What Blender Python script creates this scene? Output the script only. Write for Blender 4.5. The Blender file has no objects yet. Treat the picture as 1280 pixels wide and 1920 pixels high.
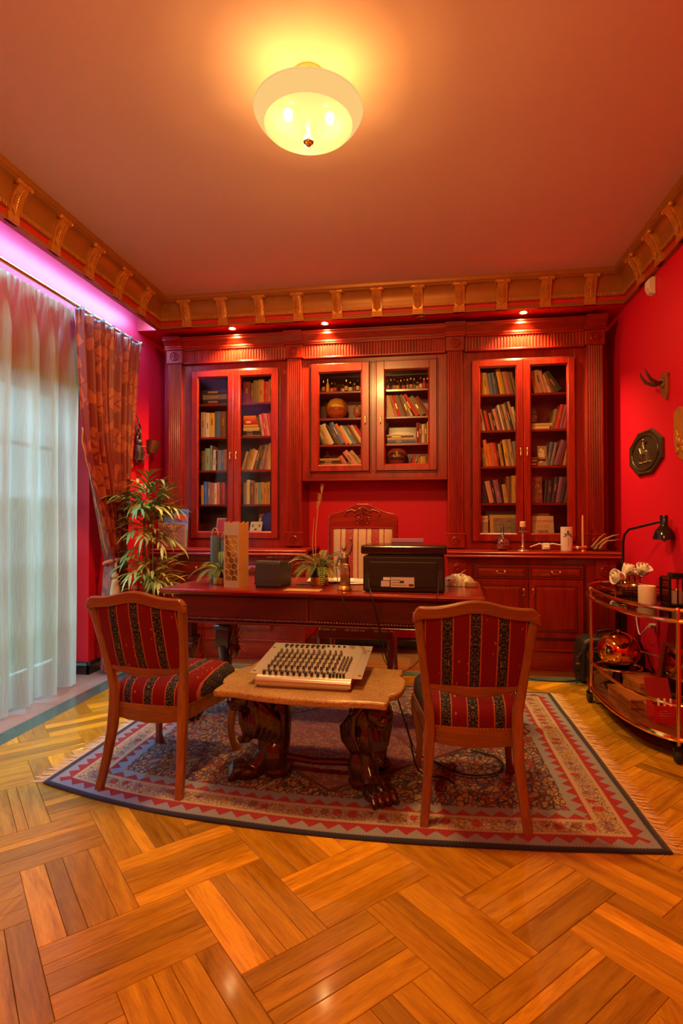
import bpy, bmesh, math, random
from math import sin, cos, pi, radians as R, sqrt
from mathutils import Vector, Matrix, Euler
random.seed(7)
SC = bpy.context.scene
COL = SC.collection

# ------------------------------------------------------------------ camera
cam = bpy.data.cameras.new('camera')
cam.sensor_fit = 'VERTICAL'; cam.sensor_height = 36; cam.lens = 36 * 1037 / 1920
cam.clip_start = .05; cam.clip_end = 200
camo = bpy.data.objects.new('camera', cam); COL.objects.link(camo)
camo.location = (0, 0, 1.2)
camo.rotation_euler = (R(90) + math.atan(16 / 1037), 0, math.atan(160 / 1037))
SC.camera = camo
# ------------------------------------------------------------------ world, exposure
SC.view_settings.view_transform = 'Standard'
SC.view_settings.look = 'None'
SC.view_settings.gamma = 1
SC.view_settings.use_curve_mapping = False
SC.view_settings.exposure = 0.25
SC.cycles.max_bounces = 7; SC.cycles.diffuse_bounces = 3; SC.cycles.glossy_bounces = 3; SC.cycles.transmission_bounces = 4; SC.cycles.transparent_max_bounces = 10
SC.cycles.caustics_reflective = False; SC.cycles.caustics_refractive = False; SC.cycles.sample_clamp_indirect = 6; SC.cycles.adaptive_threshold = .03
W = bpy.data.worlds.new('sky'); SC.world = W; W.use_nodes = True
W.node_tree.nodes['Background'].inputs[0].default_value = (.42, .80, 1.0, 1)
W.node_tree.nodes['Background'].inputs[1].default_value = 7.0

LAMP_W = 430.0         # ceiling lamp, watts per bulb (three bulbs)
SPOT_W = 130.0          # each lit recessed spotlight
LED_E = 230.0           # emission of the cove strip
FILL_W = 330.0          # added fill lamp behind the camera, watts per bulb

# ------------------------------------------------------------------ helpers
class MB:
    def __init__(s): s.v = []; s.f = []
    def add(s, vs, fs):
        o = len(s.v); s.v += [tuple(p) for p in vs]; s.f += [[i + o for i in q] for q in fs]; return s
    def box(s, x0, x1, y0, y1, z0, z1):
        return s.add([(x0,y0,z0),(x1,y0,z0),(x1,y1,z0),(x0,y1,z0),(x0,y0,z1),(x1,y0,z1),(x1,y1,z1),(x0,y1,z1)],
                     [(0,3,2,1),(4,5,6,7),(0,1,5,4),(1,2,6,5),(2,3,7,6),(3,0,4,7)])
    def obox(s, c, sz, e=(0,0,0)):
        a, b, d = sz[0]/2, sz[1]/2, sz[2]/2; k = len(s.v)
        s.box(-a, a, -b, b, -d, d)
        return s.xf(Matrix.Translation(c) @ Euler(e).to_matrix().to_4x4(), k)
    def xf(s, M, k=0):
        for i in range(k, len(s.v)): s.v[i] = tuple(M @ Vector(s.v[i]))
        return s
    def prism(s, poly, a, b, ax='y'):
        n = len(poly)
        def p3(p, t):
            return (t, p[0], p[1]) if ax == 'x' else (p[0], t, p[1]) if ax == 'y' else (p[0], p[1], t)
        vs = [p3(p, a) for p in poly] + [p3(p, b) for p in poly]
        return s.add(vs, [list(range(n)), list(range(2*n-1, n-1, -1))] + [(i, i+n, (i+1) % n + n, (i+1) % n) for i in range(n)])
    def tube(s, pts, r, n=8, closed=False, flat=1.0):
        pts = [Vector(p) for p in pts]; m = len(pts)
        rr = r if isinstance(r, (list, tuple)) else [r] * m
        T = []
        for i in range(m):
            a = pts[(i-1) % m] if closed or i > 0 else pts[i]
            b = pts[(i+1) % m] if closed or i < m-1 else pts[i]
            t = (b - a); T.append(t.normalized() if t.length > 1e-9 else Vector((0,0,1)))
        up = Vector((0,0,1)) if abs(T[0].z) < .9 else Vector((1,0,0))
        nrm = T[0].cross(up).normalized()
        vs = []
        for i in range(m):
            nrm = (nrm - T[i] * nrm.dot(T[i]))
            nrm = nrm.normalized() if nrm.length > 1e-6 else T[i].orthogonal().normalized()
            bn = T[i].cross(nrm)
            for k in range(n):
                a = 2*pi*k/n
                vs.append(pts[i] + (nrm*cos(a) + bn*sin(a)*flat) * rr[i])
        fs = []
        for i in range(m if closed else m-1):
            j = (i+1) % m
            for k in range(n): fs.append((i*n+k, i*n+(k+1) % n, j*n+(k+1) % n, j*n+k))
        if not closed: fs += [list(range(n-1, -1, -1)), list(range((m-1)*n, m*n))]
        return s.add(vs, fs)
    def lathe(s, prof, n=20, c=(0,0,0), M=None, caps=True):
        k0 = len(s.v); m = len(prof); vs = []
        for (r, z) in prof:
            for k in range(n): vs.append((r*cos(2*pi*k/n), r*sin(2*pi*k/n), z))
        fs = [(i*n+k, i*n+(k+1) % n, (i+1)*n+(k+1) % n, (i+1)*n+k) for i in range(m-1) for k in range(n)]
        if caps and prof[0][0] > 1e-6: fs.append(list(range(n-1, -1, -1)))
        if caps and prof[-1][0] > 1e-6: fs.append(list(range((m-1)*n, m*n)))
        s.add(vs, fs)
        return s.xf(Matrix.Translation(c) @ (M or Matrix.Identity(4)), k0)
    def ell(s, c, r, nu=12, nv=8, e=None):
        if not isinstance(r, (tuple, list)): r = (r, r, r)
        k0 = len(s.v)
        vs = [(0, 0, -r[2])] + [(r[0]*sin(pi*j/nv)*cos(2*pi*i/nu), r[1]*sin(pi*j/nv)*sin(2*pi*i/nu), -r[2]*cos(pi*j/nv)) for j in range(1, nv) for i in range(nu)] + [(0, 0, r[2])]
        fs = [(0, 1+(i+1) % nu, 1+i) for i in range(nu)]
        fs += [(1+(j-1)*nu+i, 1+(j-1)*nu+(i+1) % nu, 1+j*nu+(i+1) % nu, 1+j*nu+i) for j in range(1, nv-1) for i in range(nu)]
        L = len(vs)-1; b = 1+(nv-2)*nu
        fs += [(b+i, b+(i+1) % nu, L) for i in range(nu)]
        s.add(vs, fs)
        return s.xf(Matrix.Translation(c) @ (Euler(e).to_matrix().to_4x4() if e else Matrix.Identity(4)), k0)
    def grid(s, fn, nu, nv, cu=False, cv=False):
        vs = [fn(i/(nu if cu else nu-1), j/(nv if cv else nv-1)) for j in range(nv) for i in range(nu)]
        fs = [(j*nu+i, j*nu+(i+1) % nu, ((j+1) % nv)*nu+(i+1) % nu, ((j+1) % nv)*nu+i)
              for j in range(nv if cv else nv-1) for i in range(nu if cu else nu-1)]
        return s.add(vs, fs)
    def mesh(s, name, smooth=False, ang=40, fix=False):
        me = bpy.data.meshes.new(name); me.from_pydata(s.v, [], s.f)
        if fix:
            bm = bmesh.new(); bm.from_mesh(me); bmesh.ops.recalc_face_normals(bm, faces=bm.faces); bm.to_mesh(me); bm.free()
        me.update()
        if smooth:
            me.polygons.foreach_set('use_smooth', [True]*len(me.polygons))
            me.set_sharp_from_angle(angle=R(ang))
        return me
    def build(s, name, m, par=None, w=True, smooth=False, ang=40, bev=0, solid=0, sub=0, remesh=0, fix=False, seg=2):
        if par is not None and w:
            L = par['_org'] if '_org' in par else (0, 0, 0)
            s.v = [(p[0]-L[0], p[1]-L[1], p[2]-L[2]) for p in s.v]
        me = s.mesh(name, smooth, ang, fix or bev or solid or remesh)
        me.materials.append(M[m] if isinstance(m, str) else m)
        o = bpy.data.objects.new(name, me); COL.objects.link(o)
        if par is not None: o.parent = par
        if remesh:
            d = o.modifiers.new('r', 'REMESH'); d.mode = 'VOXEL'; d.voxel_size = remesh; d.use_smooth_shade = True
            d = o.modifiers.new('s', 'SMOOTH'); d.iterations = 2; d.factor = .5
        if solid:
            d = o.modifiers.new('s', 'SOLIDIFY'); d.thickness = solid; d.offset = 0
        if bev:
            d = o.modifiers.new('b', 'BEVEL'); d.width = bev; d.segments = seg; d.limit_method = 'ANGLE'; d.angle_limit = R(35)
            d.harden_normals = False
        if sub:
            d = o.modifiers.new('u', 'SUBSURF'); d.levels = sub; d.render_levels = sub
        return o

def tag(o, label=None, cat=None, group=None, kind=None):
    if label: o['label'] = label
    if cat: o['category'] = cat
    if group: o['group'] = group
    if kind: o['kind'] = kind
    return o
def thing(name, label, cat, loc=(0,0,0), rz=0, group=None, kind=None):
    o = bpy.data.objects.new(name, None); COL.objects.link(o)
    o.empty_display_size = .05
    o.location = loc; o.rotation_euler = (0, 0, rz)
    o['_org'] = tuple(loc)
    return tag(o, label, cat, group, kind)
def solo(o, label, cat, group=None):   # a one-mesh thing
    return tag(o, label, cat, group)
def org(o, c):                         # move a mesh object's origin to c without moving it
    o.data.transform(Matrix.Translation(-Vector(c))); o.location = c; return o
def dup(o, par=None):
    c = o.copy(); COL.objects.link(c); c.parent = par
    for ch in [x for x in o.children]: dup(ch, c)
    return c
def text(name, body, m, par, size, M4, ext=.0006, align='CENTER'):
    cu = bpy.data.curves.new(name, 'FONT'); cu.body = body; cu.size = size; cu.extrude = ext
    cu.align_x = align; cu.align_y = 'CENTER'; cu.resolution_u = 2
    t = bpy.data.objects.new(name+'_curve', cu); COL.objects.link(t)
    dg = bpy.context.evaluated_depsgraph_get(); dg.update()
    me = bpy.data.meshes.new_from_object(t.evaluated_get(dg))
    bpy.data.objects.remove(t); bpy.data.curves.remove(cu)
    me.materials.clear(); me.materials.append(M[m] if isinstance(m, str) else m)
    o = bpy.data.objects.new(name, me); COL.objects.link(o); me.transform(M4)
    if par is not None: o.parent = par
    return o
FRONT = Matrix.Rotation(pi/2, 4, 'X')         # text facing -Y

# ------------------------------------------------------------------ materials
M = {}
def mat_base(name):
    m = bpy.data.materials.new(name); m.use_nodes = True; M[name] = m
    nt = m.node_tree; return m, nt, nt.nodes['Principled BSDF']
class NT:
    """small node helper: every call returns an output socket"""
    def __init__(s, nt): s.t = nt; s.n = nt.nodes; s.l = nt.links
    def set(s, sock, v):
        if isinstance(v, bpy.types.NodeSocket): s.l.new(v, sock)
        elif isinstance(v, (tuple, list)) and len(v) == 3 and sock.type == 'RGBA': sock.default_value = (*v, 1)
        else: sock.default_value = v
    def math(s, op, a, b=0.0, c=None):
        n = s.n.new('ShaderNodeMath'); n.operation = op; s.set(n.inputs[0], a); s.set(n.inputs[1], b)
        if c is not None: s.set(n.inputs[2], c)
        return n.outputs[0]
    def co(s, kind='Object', scale=(1,1,1), rot=(0,0,0), loc=(0,0,0)):
        n = s.n.new('ShaderNodeTexCoord'); mp = s.n.new('ShaderNodeMapping')
        s.l.new(n.outputs[kind], mp.inputs[0]); mp.inputs[1].default_value = loc; mp.inputs[2].default_value = rot; mp.inputs[3].default_value = scale
        return mp.outputs[0]
    def noise(s, vec, scale=5, det=3, rough=.55, dist=0):
        n = s.n.new('ShaderNodeTexNoise'); s.l.new(vec, n.inputs['Vector']); n.inputs['Scale'].default_value = scale
        n.inputs['Detail'].default_value = det; n.inputs['Roughness'].default_value = rough; n.inputs['Distortion'].default_value = dist
        return n.outputs[0]
    def wave(s, vec, scale=5, dist=2, det=2, axis='X'):
        n = s.n.new('ShaderNodeTexWave'); n.bands_direction = axis; s.l.new(vec, n.inputs['Vector'])
        n.inputs['Scale'].default_value = scale; n.inputs['Distortion'].default_value = dist; n.inputs['Detail'].default_value = det
        return n.outputs['Fac']
    def voro(s, vec, scale=5, feat='F1', out='Distance', rnd=1.0):
        n = s.n.new('ShaderNodeTexVoronoi'); n.feature = feat; s.l.new(vec, n.inputs['Vector']); n.inputs['Scale'].default_value = scale
        n.inputs['Randomness'].default_value = rnd
        return n.outputs[out]
    def ramp(s, fac, stops, interp='LINEAR'):
        n = s.n.new('ShaderNodeValToRGB'); cr = n.color_ramp; cr.interpolation = interp
        while len(cr.elements) < len(stops): cr.elements.new(.5)
        for e, (p, c) in zip(cr.elements, stops): e.position = p; e.color = (*c, 1) if len(c) == 3 else c
        s.set(n.inputs[0], fac); return n.outputs[0]
    def mix(s, fac, a, b, mode='MIX'):
        n = s.n.new('ShaderNodeMix'); n.data_type = 'RGBA'; n.blend_type = mode
        s.set(n.inputs[0], fac); s.set(n.inputs[6], a); s.set(n.inputs[7], b); return n.outputs[2]
    def sep(s, vec):
        n = s.n.new('ShaderNodeSeparateXYZ'); s.l.new(vec, n.inputs[0]); return n.outputs
    def comb(s, x, y, z=0.0):
        n = s.n.new('ShaderNodeCombineXYZ'); s.set(n.inputs[0], x); s.set(n.inputs[1], y); s.set(n.inputs[2], z); return n.outputs[0]
    def rnd(s):
        return s.n.new('ShaderNodeObjectInfo').outputs['Random']
    def hsv(s, col, h=.5, sat=1.0, v=1.0):
        n = s.n.new('ShaderNodeHueSaturation'); s.set(n.inputs['Hue'], h); s.set(n.inputs['Saturation'], sat); s.set(n.inputs['Value'], v); s.set(n.inputs['Color'], col)
        return n.outputs[0]
    def bump(s, h, st=.2, d=.01):
        n = s.n.new('ShaderNodeBump'); n.inputs['Strength'].default_value = st; n.inputs['Distance'].default_value = d; s.set(n.inputs['Height'], h)
        return n.outputs[0]
def P(name, col, rough=.5, metal=0.0, var=0.0, vs=8, bump=0.0, bs=60, coat=0.0, emit=None, es=0.0, spec=.5, alpha=1.0, trans=0.0, sss=0):
    m, nt, b = mat_base(name); t = NT(nt)
    b.inputs['Roughness'].default_value = rough; b.inputs['Metallic'].default_value = metal
    b.inputs['Specular IOR Level'].default_value = spec
    b.inputs['Coat Weight'].default_value = coat; b.inputs['Coat Roughness'].default_value = .12
    b.inputs['Alpha'].default_value = alpha; b.inputs['Transmission Weight'].default_value = trans
    co = t.co() if (var or bump) else None
    if var:
        f = t.noise(co, vs, 4)
        c = t.mix(f, tuple(x*(1-var) for x in col), tuple(min(1, x*(1+var)) for x in col)); t.set(b.inputs['Base Color'], c)
    else: b.inputs['Base Color'].default_value = (*col, 1)
    if bump: t.set(b.inputs['Normal'], t.bump(t.noise(co, bs, 4), bump, .004))
    if emit:
        b.inputs['Emission Color'].default_value = (*emit, 1); b.inputs['Emission Strength'].default_value = es
    return m
def wood(name, dark, mid, light, grain='z', rough=.35, coat=.3, sc=1.0, rnd=.0, bump=.05, tint=0.0):
    m, nt, b = mat_base(name); t = NT(nt)
    s = {'x': (.12, 1, 1), 'y': (1, .12, 1), 'z': (1, 1, .12)}[grain]
    co = t.co(scale=tuple(q*sc for q in s))
    if rnd:
        off = t.math('MULTIPLY', t.rnd(), 40.0)
        n = nt.nodes.new('ShaderNodeVectorMath'); n.operation = 'ADD'; t.l.new(co, n.inputs[0]); t.l.new(t.comb(off, off, off), n.inputs[1]); co = n.outputs[0]
    a = t.noise(co, 7, 4, .6, 1.2); g = t.noise(co, 70, 3, .7, .4)
    f = t.math('ADD', t.math('MULTIPLY', a, .65), t.math('MULTIPLY', g, .35))
    c = t.ramp(f, [(.32, dark), (.5, mid), (.66, light)])
    if rnd:
        c = t.hsv(c, t.math('ADD', .5-.012*rnd, t.math('MULTIPLY', t.rnd(), .024*rnd)), 1.0, t.math('ADD', 1-.42*rnd, t.math('MULTIPLY', t.rnd(), .8*rnd)))
    t.set(b.inputs['Base Color'], c)
    b.inputs['Roughness'].default_value = rough; b.inputs['Coat Weight'].default_value = coat; b.inputs['Coat Roughness'].default_value = .15
    if bump: t.set(b.inputs['Normal'], t.bump(g, bump, .003))
    return m

P('wall_red', (.68, .006, .030), .55, var=.06, vs=1.2, bump=.03, bs=160, spec=.3)
P('ceiling_paint', (.74, .54, .42), .8, var=.03, vs=1.5, bump=.12, bs=120, spec=.2)
P('soffit_red', (.62, .012, .02), .5)
for g in 'xyz':
    wood('mahogany_'+g, (.12, .005, .003), (.24, .010, .004), (.36, .022, .006), g, .28, .4, 1.0)
    wood('dark_mahogany_'+g, (.055, .008, .007), (.10, .012, .010), (.16, .022, .014), g, .28, .5, 1.0)
    wood('walnut_'+g, (.13, .042, .012), (.23, .078, .020), (.35, .13, .036), g, .38, .3, 1.3)
P('carved_dark', (.035, .010, .008), .22, var=.4, vs=14, coat=.6, bump=.10, bs=90)
P('bronze_gold', (.36, .14, .019), .42, .3, var=.25, vs=6)
P('gold_leaf', (.58, .24, .038), .34, .35, var=.35, vs=25, bump=.15, bs=120)
P('gold_metal', (.90, .56, .18), .16, 1.0)
P('gold_sphere', (.85, .42, .07), .06, 1.0)
P('brass', (.85, .60, .22), .25, 1.0)
P('chrome', (.75, .75, .78), .12, 1.0)
P('silver', (.62, .57, .50), .3, .8)
P('iron', (.10, .085, .075), .45, .7, var=.4, vs=30)
P('black_plastic', (.012, .011, .012), .38, bump=.03, bs=300)
P('black_gloss', (.010, .009, .010), .15, coat=.3)
P('black_metal', (.012, .010, .010), .3, .3)
P('rubber', (.010, .010, .010), .6)
P('charcoal', (.035, .034, .038), .45, bump=.05, bs=400)
P('white_plastic', (.72, .68, .62), .35)
P('white_paint', (.78, .76, .72), .35)
P('paper', (.80, .72, .66), .8)
P('paper_grey', (.55, .50, .50), .8)
P('page', (.72, .60, .44), .85)
P('wax', (.82, .66, .46), .45, sss=1)
P('wax_tan', (.62, .36, .16), .45)
P('rose', (.88, .78, .70), .6, var=.08, vs=40)
P('ceramic_white', (.80, .74, .68), .3, coat=.3)
P('marble_green', (.055, .125, .110), .25, var=.5, vs=9, coat=.3)
P('marble_pink', (.44, .27, .22), .35, var=.3, vs=6, coat=.2)
P('marble_black', (.018, .018, .020), .2, var=.5, vs=9, coat=.4)
P('subfloor', (.20, .085, .02), .6)
P('leaf_green', (.17, .25, .04), .45, var=.5, vs=9)
P('leaf_yellow', (.40, .36, .06), .45, var=.4, vs=9)
P('leaf_teal', (.14, .34, .25), .4, var=.35, vs=9)
P('fern', (.12, .20, .055), .55, var=.5, vs=12)
P('stem', (.28, .12, .025), .5, var=.35, vs=12)
P('soil', (.03, .018, .01), .9)
P('vase_blue', (.05, .11, .16), .3, coat=.4)
P('pot_navy', (.012, .016, .028), .4)
P('gold_band', (.62, .36, .09), .35, .8)
P('straw', (.45, .26, .10), .8)
P('antler', (.30, .17, .075), .5, var=.4, vs=20)
P('horn_dark', (.055, .030, .018), .4, var=.4, vs=20)
P('plywood', (.52, .27, .085), .5, var=.15, vs=14)
P('plywood_edge', (.40, .29, .21), .55)
P('pewter', (.10, .075, .045), .38, .7, var=.35, vs=12, bump=.1, bs=60)
P('pewter_light', (.30, .23, .14), .35, .8)
P('purple_cover', (.20, .10, .17), .5)
P('red_card', (.50, .012, .014), .4)
P('dark_red_card', (.28, .010, .010), .45)
P('leather', (.012, .010, .011), .42, bump=.2, bs=220)
P('fabric_red_plain', (.35, .01, .012), .8)
P('cable_black', (.010, .009, .009), .5)
P('cable_white', (.7, .66, .6), .5)
P('ink_black', (.02, .015, .012), .6)
P('ink_red', (.55, .03, .015), .6)
P('ink_white', (.80, .76, .72), .6)
P('orange_ink', (.75, .16, .01), .6)
P('bulb_off', (.35, .30, .25), .1, .6)
P('window_frame_white', (.72, .74, .74), .4)
P('garden_leaf', (.12, .22, .06), .8, var=.6, vs=3)
P('garden_grass', (.16, .26, .08), .9, var=.4, vs=3)

def oak():
    m, nt, b = mat_base('oak'); t = NT(nt)
    co = t.co(scale=(1, .10, 1)); r = t.rnd()
    off = t.math('MULTIPLY', r, 53.0)
    n = nt.nodes.new('ShaderNodeVectorMath'); n.operation = 'ADD'; t.l.new(co, n.inputs[0]); t.l.new(t.comb(off, off, 0.0), n.inputs[1]); co = n.outputs[0]
    a = t.noise(co, 16, 3, .6, 1.8); g = t.noise(co, 130, 4, .7, .2)
    f = t.math('ADD', t.math('MULTIPLY', a, .6), t.math('MULTIPLY', g, .4))
    c = t.ramp(f, [(.30, (.29, .112, .004)), (.46, (.49, .235, .008)), (.62, (.66, .35, .015))])
    r2 = t.math('FRACT', t.math('MULTIPLY', r, 7.31))
    v = t.ramp(r2, [(0, (.60,)*3), (.3, (.86,)*3), (.8, (1.04,)*3), (1, (1.55,)*3)])
    c = t.mix(1.0, c, v, 'MULTIPLY')
    t.set(b.inputs['Base Color'], c)
    b.inputs['Roughness'].default_value = .34; b.inputs['Coat Weight'].default_value = .35; b.inputs['Coat Roughness'].default_value = .10; b.inputs['Specular IOR Level'].default_value = .35
    t.set(b.inputs['Normal'], t.bump(g, .06, .002))
oak()

def granite():
    m, nt, b = mat_base('granite'); t = NT(nt); co = t.co()
    c = t.ramp(t.noise(co, 5, 5, .6), [(.3, (.32, .19, .065)), (.6, (.47, .30, .11))])
    sp = t.voro(co, 260, 'F1', 'Color'); k = t.ramp(t.sep(sp)[0], [(.0, (0,0,0)), (.10, (0,0,0)), (.16, (1,1,1))])
    c = t.mix(k, (.17, .09, .035), c); c = t.mix(t.ramp(t.noise(co, 160, 2), [(.55, (0,0,0)), (.7, (1,1,1))]), c, (.58, .45, .28))
    t.set(b.inputs['Base Color'], c); b.inputs['Roughness'].default_value = .3; b.inputs['Coat Weight'].default_value = .3
granite()

def stripe_fabric(name, axis, period, off):
    """red ground with small pale dots, navy figured stripes edged in apricot"""
    m, nt, b = mat_base(name); t = NT(nt); co = t.co(); s = t.sep(co)
    x = s[0]; y = t.math('SUBTRACT', s[1], s[2]) if axis == 'y' else s[2]
    u = t.math('FRACT', t.math('ADD', t.math('DIVIDE', x, period), off))
    d = t.math('ABSOLUTE', t.math('SUBTRACT', u, .5))              # 0 at stripe centre
    fig = t.voro(t.comb(t.math('MULTIPLY', d, 2.0), t.math('MULTIPLY', s[1], 16.0), t.math('MULTIPLY', s[2], 16.0)), 5.0, 'DISTANCE_TO_EDGE')
    figm = t.ramp(t.math('ADD', fig, t.math('MULTIPLY', t.noise(co, 140, 2), .12)), [(.07, (1,1,1)), (.12, (0,0,0))])
    navy = t.mix(figm, (.010, .011, .026), (.22, .17, .12))
    lat = t.voro(t.comb(t.math('ADD', t.math('DIVIDE', x, period*.32), 0.0), t.math('DIVIDE', y, .045)), 1.0, 'F1', 'Distance', .35)
    dot = t.ramp(lat, [(.08, (1,1,1)), (.14, (0,0,0))])
    red = t.mix(dot, (.17, .004, .007), (.40, .14, .11))
    c = t.ramp(d, [(0, (0,0,0)), (.175, (0,0,0)), (.176, (1,1,1))], 'CONSTANT')
    col = t.mix(c, navy, red)
    e = t.math('LESS_THAN', t.math('ABSOLUTE', t.math('SUBTRACT', d, .205)), .022)
    col = t.mix(e, col, (.40, .11, .06))
    t.set(b.inputs['Base Color'], col); b.inputs['Roughness'].default_value = .8; b.inputs['Specular IOR Level'].default_value = .2
    t.set(b.inputs['Normal'], t.bump(t.noise(co, 500, 2), .15, .002))
stripe_fabric('chair_back_fabric', 'z', .106, .5)
stripe_fabric('chair_seat_fabric', 'y', .106, .5)

def exec_fabric():
    m, nt, b = mat_base('exec_fabric'); t = NT(nt); co = t.co(); s = t.sep(co)
    u = t.math('FRACT', t.math('ADD', t.math('DIVIDE', s[0], .205), .5))
    d = t.math('ABSOLUTE', t.math('SUBTRACT', u, .5))
    cr = (.62, .46, .28); rd = (.34, .010, .012)
    fl = t.ramp(t.voro(co, 60, 'DISTANCE_TO_EDGE'), [(.04, (.50, .10, .09)), (.09, rd)])
    st = t.ramp(d, [(0, (0,0,0)), (.15, (1,1,1)), (.20, (0,0,0)), (.345, (.5,.5,.5))], 'CONSTANT')
    k = t.sep(st)[0] if False else st
    c = t.mix(t.ramp(d, [(0, (0,0,0)), (.14, (1,1,1)), (.185, (0,0,0)), (.34, (1,1,1))], 'CONSTANT'), cr, fl)
    t.set(b.inputs['Base Color'], c); b.inputs['Roughness'].default_value = .6; b.inputs['Sheen Weight'].default_value = .3
    t.set(b.inputs['Normal'], t.bump(t.noise(t.co(scale=(40, 1, 1)), 12, 2), .2, .003))
exec_fabric()

def damask():
    m, nt, b = mat_base('damask'); t = NT(nt); co = t.co('UV')
    w = t.noise(co, 14, 3); s = t.sep(co)
    lv = t.comb(t.math('ADD', s[0], t.math('MULTIPLY', w, .06)), t.math('ADD', t.math('MULTIPLY', s[1], .62), t.math('MULTIPLY', w, .05)))
    v1 = t.voro(lv, 17.0, 'DISTANCE_TO_EDGE')
    leaf = t.ramp(v1, [(.055, (0,0,0)), (.10, (1,1,1))])
    pick = t.sep(t.voro(lv, 17.0, 'F1', 'Color'))[0]
    on = t.ramp(pick, [(.36, (0,0,0)), (.38, (1,1,1))])
    f = t.mix(1.0, leaf, on, 'MULTIPLY')
    c = t.mix(f, (.19, .004, .005), (.38, .055, .010))
    t.set(b.inputs['Base Color'], c); b.inputs['Roughness'].default_value = .5; b.inputs['Sheen Weight'].default_value = .1
    b.inputs['Specular IOR Level'].default_value = .6
    t.set(b.inputs['Normal'], t.bump(t.noise(t.co('UV', (3, 60, 1)), 9, 2), .1, .003))
damask()

def sheer():
    m, nt, b = mat_base('sheer'); t = NT(nt); nt.nodes.remove(b)
    out = nt.nodes['Material Output']
    co = t.co('UV', (90, 1.2, 1)); th = t.noise(co, 6, 3)
    d = nt.nodes.new('ShaderNodeBsdfDiffuse'); tr = nt.nodes.new('ShaderNodeBsdfTranslucent'); tp = nt.nodes.new('ShaderNodeBsdfTransparent')
    c = t.ramp(th, [(.3, (.31, .20, .05)), (.7, (.48, .34, .12))])
    t.set(d.inputs[0], c); tr.inputs[0].default_value = (.80, .76, .68, 1); tp.inputs[0].default_value = (.95, .93, .9, 1)
    m1 = nt.nodes.new('ShaderNodeMixShader'); m1.inputs[0].default_value = .55
    t.l.new(d.outputs[0], m1.inputs[1]); t.l.new(tr.outputs[0], m1.inputs[2])
    m2 = nt.nodes.new('ShaderNodeMixShader'); t.set(m2.inputs[0], t.ramp(th, [(.35, (.16,)*3), (.65, (.03,)*3)]))
    t.l.new(m1.outputs[0], m2.inputs[1]); t.l.new(tp.outputs[0], m2.inputs[2]); t.l.new(m2.outputs[0], out.inputs[0])
sheer()

def glass(name, tint=(1,1,1), refl=.08, rough=.02):
    m, nt, b = mat_base(name); t = NT(nt); nt.nodes.remove(b); out = nt.nodes['Material Output']
    tp = nt.nodes.new('ShaderNodeBsdfTransparent'); tp.inputs[0].default_value = (*tint, 1)
    g = nt.nodes.new('ShaderNodeBsdfGlossy'); g.inputs['Roughness'].default_value = rough
    fr = nt.nodes.new('ShaderNodeFresnel'); fr.inputs[0].default_value = 1.45
    f = t.math('ADD', t.math('MULTIPLY', fr.outputs[0], .9), refl - .04)
    mx = nt.nodes.new('ShaderNodeMixShader'); t.set(mx.inputs[0], f)
    t.l.new(tp.outputs[0], mx.inputs[1]); t.l.new(g.outputs[0], mx.inputs[2]); t.l.new(mx.outputs[0], out.inputs[0])
glass('pane', (1,1,1), .025); glass('clear_glass', (.95, .93, .9), .12); glass('amber_glass', (.75, .35, .08), .10); glass('brown_glass', (.30, .10, .03), .10)
glass('green_glass', (.35, .45, .20), .10); glass('crystal', (.9, .85, .8), .3, .05); glass('iridescent', (.80, .45, .42), .35, .05)

def lamp_glass():
    m, nt, b = mat_base('lamp_glass'); t = NT(nt); nt.nodes.remove(b); out = nt.nodes['Material Output']
    tp = nt.nodes.new('ShaderNodeBsdfTransparent'); tp.inputs[0].default_value = (1, .88, .66, 1)
    tr = nt.nodes.new('ShaderNodeBsdfTranslucent'); tr.inputs[0].default_value = (.0022, .0017, .0009, 1)
    em = nt.nodes.new('ShaderNodeEmission'); em.inputs[0].default_value = (1, .60, .20, 1); em.inputs[1].default_value = .75
    mx = nt.nodes.new('ShaderNodeMixShader'); mx.inputs[0].default_value = .16
    t.l.new(tr.outputs[0], mx.inputs[1]); t.l.new(tp.outputs[0], mx.inputs[2])
    ad = nt.nodes.new('ShaderNodeAddShader'); t.l.new(mx.outputs[0], ad.inputs[0]); t.l.new(em.outputs[0], ad.inputs[1]); t.l.new(ad.outputs[0], out.inputs[0])
lamp_glass()
def lamp_frost(name, clear, em_st):
    m, nt, b = mat_base(name); t = NT(nt); nt.nodes.remove(b); out = nt.nodes['Material Output']
    tp = nt.nodes.new('ShaderNodeBsdfTransparent'); tp.inputs[0].default_value = (clear, clear*.88, clear*.66, 1)
    em = nt.nodes.new('ShaderNodeEmission'); em.inputs[0].default_value = (1, .60, .20, 1); em.inputs[1].default_value = em_st
    ad = nt.nodes.new('ShaderNodeAddShader'); t.l.new(tp.outputs[0], ad.inputs[0]); t.l.new(em.outputs[0], ad.inputs[1]); t.l.new(ad.outputs[0], out.inputs[0])
lamp_frost('lamp_rim', .030, .80); lamp_frost('lamp_top', .015, .6)
def emitter(name, col, st):
    m, nt, b = mat_base(name); nt.nodes.remove(b); e = nt.nodes.new('ShaderNodeEmission')
    e.inputs[0].default_value = (*col, 1); e.inputs[1].default_value = st; nt.links.new(e.outputs[0], nt.nodes['Material Output'].inputs[0])
emitter('bulb_glow', (1, .62, .26), 90); emitter('spot_glow', (1, .66, .25), 160); emitter('led_glow', (.090, .55, 1.0), LED_E)

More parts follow.
